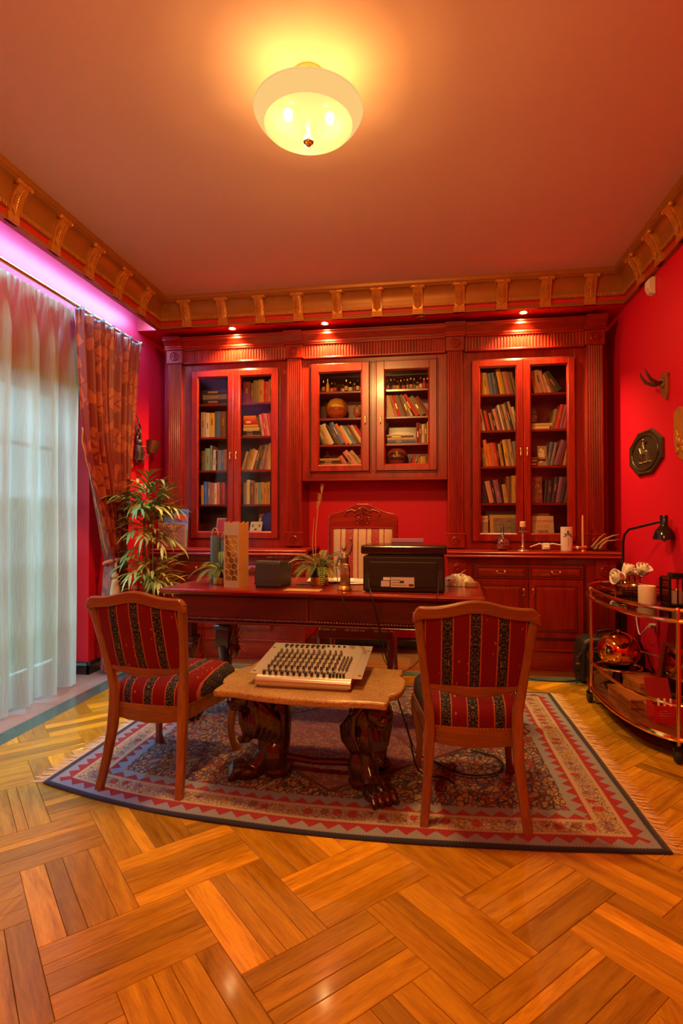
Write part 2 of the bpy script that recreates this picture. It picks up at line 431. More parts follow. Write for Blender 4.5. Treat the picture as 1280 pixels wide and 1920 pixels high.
def rug_mat(Wd, Dp):
    """kilim: navy selvedge, grey band with red saw-teeth, cream band with motifs, second saw-tooth band, leafy field"""
    m, nt, b = mat_base('rug_weave'); t = NT(nt); co = t.co('UV'); s = t.sep(co)      # UV in metres from the front-left corner
    x, y = s[0], s[1]
    dx = t.math('MINIMUM', x, t.math('SUBTRACT', Wd, x)); dy = t.math('MINIMUM', y, t.math('SUBTRACT', Dp, y))
    d = t.math('MINIMUM', dx, dy)
    along = t.math('ADD', t.math('MULTIPLY', t.math('LESS_THAN', dy, dx), x), t.math('MULTIPLY', t.math('GREATER_THAN', dy, dx), y))
    def saw(per, ph=0.0):
        u = t.math('FRACT', t.math('ADD', t.math('DIVIDE', along, per), ph))
        return t.math('MULTIPLY', t.math('ABSOLUTE', t.math('SUBTRACT', u, .5)), 2.0)
    zz = t.math('MULTIPLY', saw(.075), .042); fine = t.math('MULTIPLY', saw(.012), .006)
    navy = (.014, .016, .040); grey = (.24, .26, .32); red = (.29, .008, .016); cream = (.43, .33, .22); dark = (.035, .016, .016)
    # field of small leaves
    fv = t.comb(t.math('MULTIPLY', x, 1.0), t.math('MULTIPLY', y, .62))
    wob = t.noise(fv, 9, 2); n = nt.nodes.new('ShaderNodeVectorMath'); n.operation = 'MULTIPLY_ADD'
    t.l.new(t.comb(wob, wob, 0.0), n.inputs[0]); n.inputs[1].default_value = (.10, .06, 0); t.l.new(fv, n.inputs[2]); fv = n.outputs[0]
    cell = t.sep(t.voro(fv, 46, 'F1', 'Color')); edge = t.voro(fv, 46, 'DISTANCE_TO_EDGE')
    patch = t.noise(fv, 2.6, 2)
    colr = t.ramp(t.math('ADD', t.math('MULTIPLY', cell[0], .75), t.math('MULTIPLY', patch, .35)),
                  [(.15, (.34, .23, .14)), (.30, (.38, .16, .08)), (.42, (.24, .17, .18)), (.54, (.42, .21, .05)), (.64, (.30, .030, .026)), (.74, (.36, .29, .18)), (.86, (.07, .07, .15))], 'CONSTANT')
    field = t.mix(t.ramp(edge, [(.06, (1,1,1)), (.12, (0,0,0))]), colr, (.030, .014, .030))
    inn = t.ramp(t.voro(fv, 100, 'DISTANCE_TO_EDGE'), [(.03, (.45,)*3), (.06, (0,0,0))]); field = t.mix(inn, field, (.05, .02, .03))
    # medallion outline in the middle of the field
    cx = t.math('ABSOLUTE', t.math('SUBTRACT', x, Wd/2)); cy = t.math('ABSOLUTE', t.math('SUBTRACT', y, Dp/2))
    md = t.math('ADD', t.math('MULTIPLY', cx, .85), cy)
    ring = t.math('LESS_THAN', t.math('ABSOLUTE', t.math('SUBTRACT', md, .62)), .012); field = t.mix(ring, field, (.07, .015, .03))
    field = t.mix(t.math('LESS_THAN', md, .608), field, t.mix(.5, field, (.30, .10, .12)))
    # motif band
    mu = t.comb(t.math('DIVIDE', along, .062), t.math('DIVIDE', d, .08))
    mc = t.sep(t.voro(mu, 1.0, 'F1', 'Color', .25)); md2 = t.voro(mu, 1.0, 'F1', 'Distance', .25); me2 = t.voro(t.comb(along, d), 55, 'DISTANCE_TO_EDGE')
    mcol = t.ramp(mc[0], [(.1, (.42, .03, .03)), (.35, (.44, .26, .06)), (.55, (.32, .20, .22)), (.75, (.24, .10, .06)), (.9, (.40, .14, .05))], 'CONSTANT')
    motif = t.mix(t.ramp(md2, [(.30, (1,1,1)), (.42, (0,0,0))]), cream, mcol)
    motif = t.mix(t.ramp(me2, [(.04, (.8,)*3), (.08, (0,0,0))]), motif, dark)
    def band(lo, hi):
        return t.math('MULTIPLY', t.math('GREATER_THAN', d, lo), t.math('LESS_THAN', d, hi))
    c = field
    c = t.mix(t.math('LESS_THAN', d, t.math('ADD', .285, fine)), c, grey)
    c = t.mix(t.math('LESS_THAN', d, t.math('ADD', .222, zz)), c, red)
    c = t.mix(t.math('LESS_THAN', d, t.math('ADD', .215, fine)), c, cream)
    c = t.mix(band(.118, .198), c, motif)
    c = t.mix(t.math('LESS_THAN', d, t.math('ADD', .100, fine)), c, red)
    c = t.mix(t.math('LESS_THAN', d, t.math('ADD', .046, t.math('SUBTRACT', .042, zz))), c, grey)
    c = t.mix(t.math('LESS_THAN', d, t.math('ADD', .024, fine)), c, navy)
    t.set(b.inputs['Base Color'], c); b.inputs['Roughness'].default_value = .9; b.inputs['Sheen Weight'].default_value = .15
    t.set(b.inputs['Normal'], t.bump(t.noise(t.co('UV', (1, 1, 1)), 420, 2), .4, .003))
rug_mat(2.60, 1.93)

# ================================================================== STRUCTURE
XL, XR, YB, YF, ZC = -2.62, 1.60, 5.25, -2.2, 3.2      # room: left, right, back, behind camera, ceiling
def struct(o): o['kind'] = 'structure'; return o
# ---- floor: slab + herringbone parquet of four-plank blocks + marble borders
floor = MB().box(-3.0, XR+.1, YF-.1, YB+.1, -.12, -.0125).build('floor', 'subfloor'); struct(floor)
PX0, PX1, PY1 = -2.25, 1.30, 4.32                      # parquet field
def plank_mesh(w, l):
    g = .0007; a, b = w/2-g, l/2-g; c = .0012
    vs = []
    for z, q in ((-.012, 0), (-c, 0), (0, c)):
        vs += [(-a+q, -b+q, z), (a-q, -b+q, z), (a-q, b-q, z), (-a+q, b-q, z)]
    fs = [(8, 9, 10, 11)] + [(r*4+i, r*4+(i+1) % 4, r*4+4+(i+1) % 4, r*4+4+i) for r in (0, 1) for i in range(4)]
    me = bpy.data.meshes.new('plank'); me.from_pydata(vs, [], fs); me.update(); me.materials.append(M['oak']); return me
PW, PL = .28, .42
splits = [(.25, .25, .25, .25), (.32, .18, .25, .25), (.25, .30, .18, .27), (.30, .28, .14, .28), (.27, .20, .30, .23)]
pm = {}
def get_plank(w):
    k = round(w, 4)
    if k not in pm: pm[k] = plank_mesh(k, PL)
    return pm[k]
planks = []
cA = Vector((-.834, 1.472)); d45 = R(45)
e1 = Vector((cos(d45), sin(d45))); e2 = Vector((-sin(d45), cos(d45)))
rp = random.Random(11)
for i in range(-30, 31):
    for j in range(-12, 13):
        for kind in (0, 1):
            bx, by = i*PW + j*PL, i*PW - j*PL
            if kind == 0: cx, cy = bx + PL/2 - PL/2, by        # block lying along e1, centred on cA for i=j=0
            else: cx, cy = bx - PL/2 + PW/2, by + PW/2 + PL/2
            sp = splits[rp.randrange(5)]; o = -.5
            for q in sp:
                w = q*PW; c = (o + q/2)*PW; o += q
                px, py = (cx, cy + c) if kind == 0 else (cx + c, cy)
                p = cA + e1*px + e2*py
                ang = d45 - pi/2 if kind == 0 else d45
                planks.append((p.x, p.y, ang, w))
FL = Vector((-sin(math.atan(160/1037)), cos(math.atan(160/1037)))); RT = Vector((FL.y, -FL.x))
def under_rug(x, y): return -1.5 < x < .62 and 2.4 < y < 3.75
near, rest = [], MB()
for p in planks:
    x, y = p[0], p[1]
    if not (PX0-.25 < x < PX1+.25 and YF-.3 < y < PY1+.25): continue
    full = PX0+.15 < x < PX1-.15 and y < PY1-.15
    dz = x*FL.x + y*FL.y; dx = x*RT.x + y*RT.y
    seen = dz > .9 and abs(dx/dz) < .70 and 1.2/dz < 1.05
    if full and seen and not under_rug(x, y): near.append((dz, p))
    else:
        c, s = cos(p[2]), sin(p[2]); a, b = p[3]/2-.0007, PL/2-.0007
        poly = [(x+c*u-s*v, y+s*u+c*v) for u, v in ((-a,-b),(a,-b),(a,b),(-a,b))]
        def clip(poly, ax, lim, sgn):
            out = []
            for k in range(len(poly)):
                A, B = poly[k], poly[(k+1) % len(poly)]
                ia, ib = sgn*(A[ax]-lim) <= 0, sgn*(B[ax]-lim) <= 0
                if ia: out.append(A)
                if ia != ib:
                    t = (lim-A[ax])/(B[ax]-A[ax]); out.append((A[0]+(B[0]-A[0])*t, A[1]+(B[1]-A[1])*t))
            return out
        for ax, lim, sg in ((0, PX0, -1), (0, PX1, 1), (1, YF, -1), (1, PY1, 1)):
            if len(poly) > 2: poly = clip(poly, ax, lim, sg)
        if len(poly) > 2: near.append((dz if seen and not under_rug(x, y) else 99, (poly, p[2])))
near.sort(key=lambda t: t[0])
def plank_poly(poly, ang):
    mb = MB().prism(poly, -.012, 0, 'z')
    cx = sum(p[0] for p in poly)/len(poly); cy = sum(p[1] for p in poly)/len(poly)
    Mi = (Matrix.Translation((cx, cy, 0)) @ Matrix.Rotation(ang, 4, 'Z')).inverted()
    mb.xf(Mi); o = mb.build('plank', 'oak', floor, w=False, fix=True); o.location = (cx, cy, 0); o.rotation_euler = (0, 0, ang); return o
npl = 0
for dz, p in near:
    if npl < 300 and dz < 90:
        if len(p) == 4:
            o = bpy.data.objects.new('plank', get_plank(p[3])); COL.objects.link(o); o.parent = floor; o.location = (p[0], p[1], 0); o.rotation_euler = (0, 0, p[2])
        else: plank_poly(*p)
        npl += 1
    else:
        if len(p) == 4:
            c, s = cos(p[2]), sin(p[2]); a, b = p[3]/2-.0007, PL/2-.0007
            poly = [(p[0]+c*u-s*v, p[1]+s*u+c*v) for u, v in ((-a,-b),(a,-b),(a,b),(-a,b))]
        else: poly = p[0]
        rest.prism(poly, -.012, -.0002, 'z')
o = rest.build('plank_field', 'oak', floor, fix=True); o['kind'] = 'stuff'
# green strip with mitred corners, pink outer border, wooden strip in front of the cabinets
MB().prism([(-2.25, YF), (-2.25, 4.32), (-2.375, 4.445), (-2.375, YF)], -.012, .0005, 'z').build('marble_strip', 'marble_green', floor, fix=True)
MB().prism([(-2.25, 4.32), (1.30, 4.32), (1.425, 4.445), (-2.375, 4.445)], -.012, .0005, 'z').build('marble_strip', 'marble_green', floor, fix=True)
MB().prism([(1.30, 4.32), (1.30, YF), (1.425, YF), (1.425, 4.445)], -.012, .0005, 'z').build('marble_strip', 'marble_green', floor, fix=True)
for k in range(14):
    y0 = YF + k*.5
    MB().box(-3.0, -2.377, y0+.001, min(y0+.499, YB), -.012, 0).build('marble_tile', 'marble_pink', floor)
for k in range(4):
    MB().box(-2.375+k*.95, -2.375+(k+1)*.95-.001, 4.447, 4.70, -.012, 0).build('plank', 'walnut_x', floor)
MB().box(1.427, XR, YF, YB, -.012, 0).build('border_plank', 'walnut_y', floor)

# ---- walls
WY0, WY1, WZ = 1.9, 3.99, 2.22                        # window opening in the left wall
wl = MB()
wl.box(XL-.3, XL, WY1, YB+.1, -.01, ZC+.1).box(XL-.3, XL, YF-.1, WY0, -.01, ZC+.1).box(XL-.3, XL, WY0, WY1, WZ, ZC+.1)
struct(wl.build('wall_left', 'wall_red'))
struct(MB().box(XL-.3, XR+.1, YB, YB+.1, -.01, ZC+.1).build('wall_back', 'wall_red'))
struct(MB().box(XR, XR+.1, YF-.1, YB, -.01, ZC+.1).build('wall_right', 'wall_red'))
struct(MB().box(XL-.3, XR+.1, YF-.1, YF, -.01, ZC+.1).build('wall_front', 'wall_red'))
struct(MB().box(XL-.3, XR+.1, YF-.1, YB+.1, ZC, ZC+.12).build('ceiling', 'ceiling_paint'))
# lowered soffit over the bookcase, with the four spotlights
struct(MB().box(XL+.0, XR, 4.71, YB, 2.94, 3.19).build('ceiling_soffit', 'soffit_red'))
# baseboards
def base_run(name, x0, y0, x1, y1, nx, ny):
    mb = MB(); prof = [(0, 0), (.022, 0), (.022, .07), (.012, .085), (0, .095)]
    a, b = Vector((x0, y0)), Vector((x1, y1)); n = Vector((nx, ny)); vs = []
    for q in (a, b):
        for d, z in prof: vs.append((q.x + n.x*d, q.y + n.y*d, z))
    k = len(prof)
    mb.add(vs, [list(range(k)), list(range(2*k-1, k-1, -1))] + [(i, i+k, (i+1) % k + k, (i+1) % k) for i in range(k)])
    return struct(mb.build(name, 'marble_black', fix=True))
base_run('baseboard_left', XL, WY1-.022, XL, YB, 1, 0)
base_run('baseboard_reveal', XL-.3, WY1, XL+.022, WY1, 0, -1)
base_run('baseboard_right', XR, YF, XR, YB, -1, 0)
base_run('baseboard_back', XL, YB, XR, YB, 0, -1)

# ---- window: white frame with glazing bars, panes
win = thing('window_1', None, None, (XL-.24, (WY0+WY1)/2, 0)); win['kind'] = 'structure'; win['label'] = 'tall white window behind the sheer curtain'
fx0, fx1 = XL-.28, XL-.22
for a, b in ((WY0, WY0+.06), ((WY0+WY1)/2-.05, (WY0+WY1)/2+.05), (WY1-.06, WY1)):
    MB().box(fx0, fx1, a, b, .0, WZ).build('stile', 'window_frame_white', win, bev=.004)
for (a, b) in ((WY0+.06, (WY0+WY1)/2-.05), ((WY0+WY1)/2+.05, WY1-.06)):
    MB().box(fx0, fx1, a, b, 0, .12).build('rail', 'window_frame_white', win); MB().box(fx0, fx1, a, b, WZ-.07, WZ).build('rail', 'window_frame_white', win)
    for z in (.55, .95, 1.35, 1.75):
        MB().box(fx0+.01, fx1-.01, a, b, z-.012, z+.012).build('glazing_bar', 'window_frame_white', win)
    zs = [.12, .55, .95, 1.35, 1.75, WZ-.07]
    for z0, z1 in zip(zs, zs[1:]):
        MB().box(fx0+.027, fx0+.033, a, b, z0+.012, z1-.012).build('pane', 'pane', win)
# garden outside the window
g = MB().box(-40, XL-.35, -20, 30, -.6, -.5).build('garden_lawn', 'garden_grass'); tag(g, 'green lawn outside the window', 'lawn', kind='stuff')
hedge = MB(); rh = random.Random(4)
for k in range(240):
    hedge.ell((-7.5 + rh.uniform(-.7, .7), rh.uniform(-1, 11), rh.uniform(-.4, 1.3)), rh.uniform(.25, .6), 7, 5)
tag(hedge.build('garden_hedge', 'garden_leaf'), 'green hedge out in the garden seen through the sheer', 'hedge', kind='stuff')

# ---- cornice: three mitred runs, each with band, dentils and brackets
CX0, CX1, CY1, CZ = -2.41, 1.585, 4.715, 2.94          # lower outer edges
prof = [(0, 0), (.022, 0), (.022, .012), (.014, .018), (.014, .030), (.008, .034), (.008, .062), (.022, .066), (.026, .090), (.028, .098)]
for k in range(1, 9):
    a = k/8*pi/2
    prof.append((.028 + .072*(1-cos(a)), .098 + .112*sin(a)))
prof += [(.104, .213), (.104, .222), (.114, .228), (.120, .240), (.120, .26), (0, .26)]
def run(name, pts, norms, label):
    """pts: two end points of the lower edge, norms: direction that the profile grows in; ends mitred"""
    t = thing(name, label, None, (0, 0, 0)); struct(t)
    def sec(pr):
        mb = MB(); n = len(pr); vs = []
        for (px, py), (nx, ny) in zip(pts, norms):
            for d, z in pr: vs.append((px + nx*d, py + ny*d, CZ + z))
        return mb.add(vs, [list(range(n)), list(range(2*n-1, n-1, -1))] + [(i, i+n, (i+1) % n + n, (i+1) % n) for i in range(n)])
    sec(prof).build('cornice_moulding', 'bronze_gold', t, smooth=True, ang=30, fix=True)
    sec([(.004, .0345), (.0095, .0345), (.0095, .0615), (.004, .0615)]).build('painted_band', 'soffit_red', t, fix=True)
    return t
# the left run stands off the wall (cove light behind it), back run fronts the soffit, right run is on the wall
YS = YF
tl = run('trim_1', [(CX0, YS), (CX0, CY1)], [(1, 0), (1, -1)], 'gilded bracketed cornice along the window wall')
tb = run('trim_2', [(CX0, CY1), (CX1, CY1)], [(1, -1), (-1, -1)], 'gilded bracketed cornice above the bookcases')
tr_ = run('trim_3', [(CX1, CY1), (CX1, YS)], [(-1, -1), (-1, 0)], 'gilded bracketed cornice along the right wall')
MB().box(CX1, XR, YF, CY1, CZ, ZC).build('backing', 'bronze_gold', tr_)
MB().box(CX0-.03, CX0, YF, CY1, CZ+.0, ZC).build('backing', 'bronze_gold', tl)
def dentils(par, n, fn):
    mb = MB()
    for k in range(n):
        (x, y), _, (tx, ty) = fn(k)
        k0 = len(mb.v); mb.box(-.0075, .0075, -.034, -.020, .066, .092)
        th = math.atan2(ty, tx); mb.xf(Matrix.Translation((x, y, CZ)) @ Matrix.Rotation(th, 4, 'Z'), k0)
    o = mb.build('dentil_band', 'gold_leaf', par, bev=0); o['kind'] = 'stuff'
# local frame of a bracket: x along the wall, -y into the room
def bracket_mesh():
    mb = MB(); w = .045
    mb.box(-w, w, -.034, .0, .0, .045)
    mb.box(-w+.012, w-.012, -.038, -.03, .008, .038)
    pr = [(0, .045), (-.034, .045), (-.040, .07), (-.047, .10), (-.058, .135), (-.074, .165), (-.092, .188), (-.108, .200), (-.108, .215), (0, .215)]
    mb.prism(pr, -w+.004, w-.004, 'x')
    # leaf ribs up the front
    fr = [(-.036, .05), (-.042, .075), (-.050, .105), (-.061, .138), (-.077, .168), (-.094, .190)]
    mb.tube([(0, y-.003, z) for y, z in fr], .0045, 6)
    for s in (-1, 1):
        for (y, z), (y2, z2) in zip(fr[:-1], fr[1:]):
            for q in (0, .5):
                ya, za = y+(y2-y)*q, z+(z2-z)*q
                mb.tube([(0, ya-.003, za), (s*.018, ya-.010, za+.016), (s*.034, ya-.006, za+.030)], [.0052, .0062, .003], 5)
        mb.tube([(s*(w-.006), y, z) for y, z in fr], .004, 5)
    # top scroll with end volutes
    mb.tube([(-w-.014, -.098, .212), (-w+.002, -.098, .212), (-.012, -.098, .212), (0, -.098, .212), (.012, -.098, .212), (w-.002, -.098, .212), (w+.014, -.098, .212)],
            [.014, .019, .013, .017, .013, .019, .014], 10)
    for s in (-1, 1): mb.ell((s*(w+.010), -.100, .208), (.010, .017, .017), 8, 6)
    mb.box(-w, w, -.108, 0, .222, .24)
    me = mb.mesh('bracket', True, 35); me.materials.append(M['gold_leaf']); return me
bmesh_ = bracket_mesh()
def put_bracket(par, x, y, rz):
    o = bpy.data.objects.new('bracket', bmesh_); COL.objects.link(o); o.parent = par; o.location = (x, y, CZ); o.rotation_euler = (0, 0, rz)
for k in range(11): put_bracket(tb, -2.133 + .3435*k, CY1, 0)
for k in range(-4, 5): put_bracket(tl, CX0, 2.873 + .3715*k, R(90))
for k in range(0, 8): put_bracket(tr_, CX1, 4.345 - .33*k, R(-90))
dentils(tb, 190, lambda k: ((CX0+.03+k*.0208, CY1), None, (1, 0)))
dentils(tl, 170, lambda k: ((CX0, CY1-.03-k*.0208), None, (0, 1)))
dentils(tr_, 170, lambda k: ((CX1, CY1-.03-k*.0208), None, (0, -1)))

# ---- cove LED strip behind the left cornice
led = thing('light_strip', 'violet-white light strip hidden behind the left cornice', 'light strip', (CX0-.06, 3.2, 3.0))
MB().box(CX0-.07, CX0-.04, 0.5, 4.68, 3.02, 3.03).build('strip_channel', 'white_plastic', led)
MB().box(CX0-.068, CX0-.042, .52, 4.66, 3.008, 3.02).build('diodes', 'led_glow', led)

# ---- recessed spotlights in the soffit
for x, on, where in ((-1.735, 1, 'leftmost, above the left bookcase'), (-.885, 1, 'second, above the ball shelf'), (-.04, 0, None), (.80, 1, 'rightmost, above the right bookcase')):
    lab = 'lit recessed spotlight in the red soffit, ' + where if on else 'unlit recessed spotlight in the red soffit'
    y = 4.768
    t = thing('spotlight', lab, 'spotlight', (x, y, 2.94), group='recessed spotlights over the bookcase')
    MB().lathe([(.046, .004), (.046, -.004), (.040, -.008), (.030, -.005), (.028, .004)], 24, (x, y, 2.94), caps=False).build('trim_ring', 'brass', t, smooth=True)
    MB().lathe([(.0, -.010), (.014, -.009), (.022, -.004), (.024, .003)], 20, (x, y, 2.94)).build('bulb', 'spot_glow' if on else 'bulb_off', t, smooth=True)
    if on:
        L = bpy.data.lights.new('spot_beam', 'SPOT'); L.energy = SPOT_W; L.color = (1, .56, .18); L.spot_size = R(120); L.spot_blend = .8; L.shadow_soft_size = .02
        o = bpy.data.objects.new('spot_beam', L); COL.objects.link(o); o.parent = t; o.location = (0, 0, -.02); o.rotation_euler = (R(8), 0, 0)

# ---- ceiling lamp, and an added fill lamp of the same build
def ceiling_lamp(cx, cy, watt, label):
    t = thing('ceiling_lamp', label, 'ceiling lamp', (cx, cy, ZC))
    MB().lathe([(.0, 3.2), (.07, 3.2), (.07, 3.185), (.05, 3.17), (.012, 3.165), (.008, 3.15), (.008, 2.89)], 24, (cx, cy, 0)).build('stem', 'brass', t, smooth=True)
    pr = [(.008, 2.900), (.05, 2.903), (.10, 2.914), (.15, 2.935), (.197, 2.967)]
    MB().lathe(pr, 56, (cx, cy, 0), caps=False).build('glass_bowl', 'lamp_glass', t, smooth=True, ang=80).data.update()
    MB().lathe([(.197, 2.967), (.225, 2.997), (.240, 3.023), (.246, 3.036)], 56, (cx, cy, 0), caps=False).build('frosted_rim', 'lamp_rim', t, smooth=True, ang=80)
    MB().lathe([(.007, 3.034), (.20, 3.032), (.2455, 3.030)], 56, (cx, cy, 0), caps=False).build('added_light_screen', 'lamp_top', t, smooth=True, ang=80)  # disc added inside the bowl to cut bulb light reaching the ceiling
    MB().lathe([(0, 2.876), (.010, 2.878), (.015, 2.884), (.013, 2.889), (.024, 2.894), (.024, 2.901), (.006, 2.906)], 18, (cx, cy, 0)).build('finial', 'brass', t, smooth=True)
    for k in range(3):
        a = R(105) + k*2*pi/3; x, y = cx + .105*cos(a), cy + .105*sin(a)
        MB().ell((x, y, 2.972), (.021, .021, .027), 12, 8).build('bulb', 'bulb_glow', t, smooth=True)
        MB().tube([(cx, cy, 3.055), (cx+.05*cos(a), cy+.05*sin(a), 3.055), (x, y, 3.03), (x, y, 2.997)], .009, 8).build('bulb_holder', 'brass', t, smooth=True)
        L = bpy.data.lights.new('bulb_light', 'POINT'); L.energy = watt; L.color = (1, .56, .20); L.shadow_soft_size = .044
        o = bpy.data.objects.new('bulb_light', L); COL.objects.link(o); o.parent = t; o.location = (x-cx, y-cy, 2.972-ZC)
    return t
ceiling_lamp(-.52, 2.40, LAMP_W, 'frosted glass bowl ceiling lamp with a brass finial')
ceiling_lamp(-.515, -.7, FILL_W, 'added fill lamp behind the viewer, built like the glass bowl lamp')  # unseen lamp, added to fill the room with light from the front

# ================================================================== BOOKCASE
FY = 4.93                     # face plane of the upper units
WT = .952                     # worktop surface
def rosette(par, x, y, z, r, m='mahogany_z'):
    Mr = Matrix.Rotation(pi/2, 4, 'X')
    MB().lathe([(0, .012), (r*.18, .011), (r*.25, .004), (r*.38, .004), (r*.46, .012), (r*.56, .012), (r*.62, .004), (r*.78, .004), (r*.86, .012), (r*.98, .010), (r, -.001)], 28, (x, y, z), Mr).build('rosette', m, par, smooth=True, ang=60)
def flutes(x0, x1, n, y, dep):
    """plan polyline of scalloped flutes between x0 and x1 at front y"""
    pts = []; w = (x1-x0)/n
    for k in range(n):
        a = x0 + k*w
        pts += [(a+w*.12, y), (a+w*.22, y+dep*.75), (a+w*.5, y+dep), (a+w*.78, y+dep*.75), (a+w*.88, y)]
    return pts
def pilaster(par, xc, z0, z1, y, base=True, cap=True, capz=(2.675, 2.80), m='mahogany_z'):
    hw = .064
    pl = [(xc-hw, y+.05), (xc-hw, y)] + flutes(xc-hw+.008, xc+hw-.008, 6, y, .008) + [(xc+hw, y), (xc+hw, y+.05)]
    s = MB().prism(pl, z0, z1, 'z').build('pilaster', m, par, fix=True)
    if base:
        MB().box(xc-.079, xc+.079, y-.010, y+.05, z0-.122, z0).build('pilaster_base', m, par, bev=.004); rosette(par, xc, y-.010, z0-.062, .036)
        MB().box(xc-.083, xc+.083, y-.014, y+.05, z0-.008, z0+.004).build('base_moulding', m, par, bev=.003)
    if cap:
        MB().box(xc-.079, xc+.079, y-.012, y+.05, capz[0], capz[1]).build('pilaster_block', m, par, bev=.004); rosette(par, xc, y-.012, (capz[0]+capz[1])/2, .042)
crownp = [(0, 0), (-.012, 0), (-.012, .012), (-.022, .018), (-.022, .030), (-.030, .036), (-.040, .052), (-.056, .064), (-.064, .072), (-.064, .088), (-.072, .094), (-.072, .104), (0, .104)]
def crown(par, x0, x1, y, z, m='mahogany_x', name='crown_moulding'):
    MB().prism([(y+a, z+b) for a, b in crownp] + [(y+.10, z+.104), (y+.10, z)], x0, x1, 'x').build(name, m, par, fix=True, smooth=True, ang=30)
def frieze(par, x0, x1, y):
    n = round((x1-x0)/.026)
    MB().prism([(x0, y+.04), (x0, y)] + flutes(x0, x1, n, y, .008) + [(x1, y), (x1, y+.04)], 2.684, 2.795, 'z').build('fluted_frieze', 'mahogany_z', par, fix=True)
    MB().box(x0, x1, y-.010, y+.04, 2.668, 2.684).build('frieze_moulding', 'mahogany_x', par, bev=.004)
    MB().box(x0, x1, y-.008, y+.04, 2.795, 2.802).build('frieze_moulding', 'mahogany_x', par, bev=.003)
    mb = MB(); k = 0; x = x0 + .008
    while x < x1-.008: mb.box(x, x+.010, y-.020, y-.009, 2.812, 2.828); x += .0175
    o = mb.build('bead_row', 'mahogany_x', par); o['kind'] = 'stuff'
HANDLE = None
def handle(par, x, y, z):
    mb = MB()
    mb.ell((x, y-.006, z+.028), (.008, .006, .009), 10, 6).tube([(x, y-.006, z+.028), (x, y-.018, z+.024), (x, y-.020, z+.008), (x, y-.018, z-.012), (x, y-.017, z-.022)], [.004, .0045, .003, .006, .008], 8).ell((x, y-.017, z-.031), (.006, .006, .008), 8, 6)
    return mb.build('handle', 'brass', par, smooth=True, ang=60)
def glass_door(par, x0, x1, z0, z1, gx0, gx1, gz0, gz1, y, hx, hz, skew=0.0):
    """framed door with bevelled sticking and one pane"""
    d = MB()
    d.box(x0, gx0, y-.022, y, z0, z1).box(gx1, x1, y-.022, y, z0, z1).box(gx0, gx1, y-.022, y, gz1, z1).box(gx0, gx1, y-.022, y, z0, gz0)
    o = d.build('door', 'mahogany_z', par, bev=.003)
    L = par['_org']; o['_org'] = tuple(L)
    b = .012; y0, y1 = y-.022, y-.008
    st = MB()
    A = [(gx0, gz0), (gx1, gz0), (gx1, gz1), (gx0, gz1)]; B = [(gx0+b, gz0+b), (gx1-b, gz0+b), (gx1-b, gz1-b), (gx0+b, gz1-b)]
    vs = [(p[0], y0, p[1]) for p in A] + [(p[0], y1, p[1]) for p in B] + [(p[0], y1+.006, p[1]) for p in B]
    st.add(vs, [(i, (i+1) % 4, 4+(i+1) % 4, 4+i) for i in range(4)] + [(4+i, 4+(i+1) % 4, 8+(i+1) % 4, 8+i) for i in range(4)])
    st.build('glazing_bead', 'mahogany_x', o)
    xm = (gx0+gx1)/2; gw = (gx1-gx0)/2-.008
    MB().box(-gw, gw, -.002, .002, gz0+.008, gz1-.008).xf(Matrix.Translation((xm, y-.008, 0)) @ Matrix.Rotation(skew, 4, 'Z')).build('pane', 'pane', o)
    handle(o, hx, y-.022, hz)
    return o
def carcass(par, x0, x1, z0, z1, y0, shelves, openings, parts_x=None):
    """box with back, sides, top, floor, shelves, and a face frame around the door openings"""
    yb = 5.235
    MB().box(x0, x1, yb, yb+.012, z0, z1).build('back_panel', 'dark_mahogany_z', par)
    MB().box(x0, x0+.02, y0+.02, yb, z0, z1).build('side_panel', 'mahogany_z', par); MB().box(x1-.02, x1, y0+.02, yb, z0, z1).build('side_panel', 'mahogany_z', par)
    MB().box(x0+.02, x1-.02, y0+.02, yb, z1-.02, z1).build('top_panel', 'mahogany_x', par)
    for s in shelves: MB().box(x0+.02, x1-.02, y0+.045, yb, s-.020, s).build('shelf', 'mahogany_x', par, bev=.002)
    ox0, ox1 = openings[0][0], openings[-1][1]; oz0, oz1 = openings[0][2], openings[0][3]
    f = MB(); f.box(x0, ox0, y0, y0+.03, z0, z1).box(ox1, x1, y0, y0+.03, z0, z1).box(ox0, ox1, y0, y0+.03, oz1, z1).box(ox0, ox1, y0, y0+.03, z0, oz0)
    for a, b in zip(openings, openings[1:]):
        if b[0]-a[1] > .02: f.box(a[1], b[0], y0, y0+.03, oz0, oz1)
    f.build('face_frame', 'mahogany_z', par, bev=.003)
    # raised moulding round the openings
    for a in ([(ox0, ox1, oz0, oz1)] if not any(b[0]-a[1] > .02 for a, b in zip(openings, openings[1:])) else [o_[:4] for o_ in openings]):
        X0, X1, Z0, Z1 = a; e = .013
        mb = MB()
        for q in ((X0-e, X0, Z0-e, Z1+e), (X1, X1+e, Z0-e, Z1+e), (X0, X1, Z1, Z1+e), (X0, X1, Z0-e, Z0)): mb.box(q[0], q[1], y0-.011, y0, q[2], q[3])
        mb.build('opening_moulding', 'dark_mahogany_x', par, bev=.003)

SH = [2.306, 1.990, 1.674, 1.352]     # shelf tops of the tall units
SHC = [2.382, 2.136, 1.894]           # of the middle unit
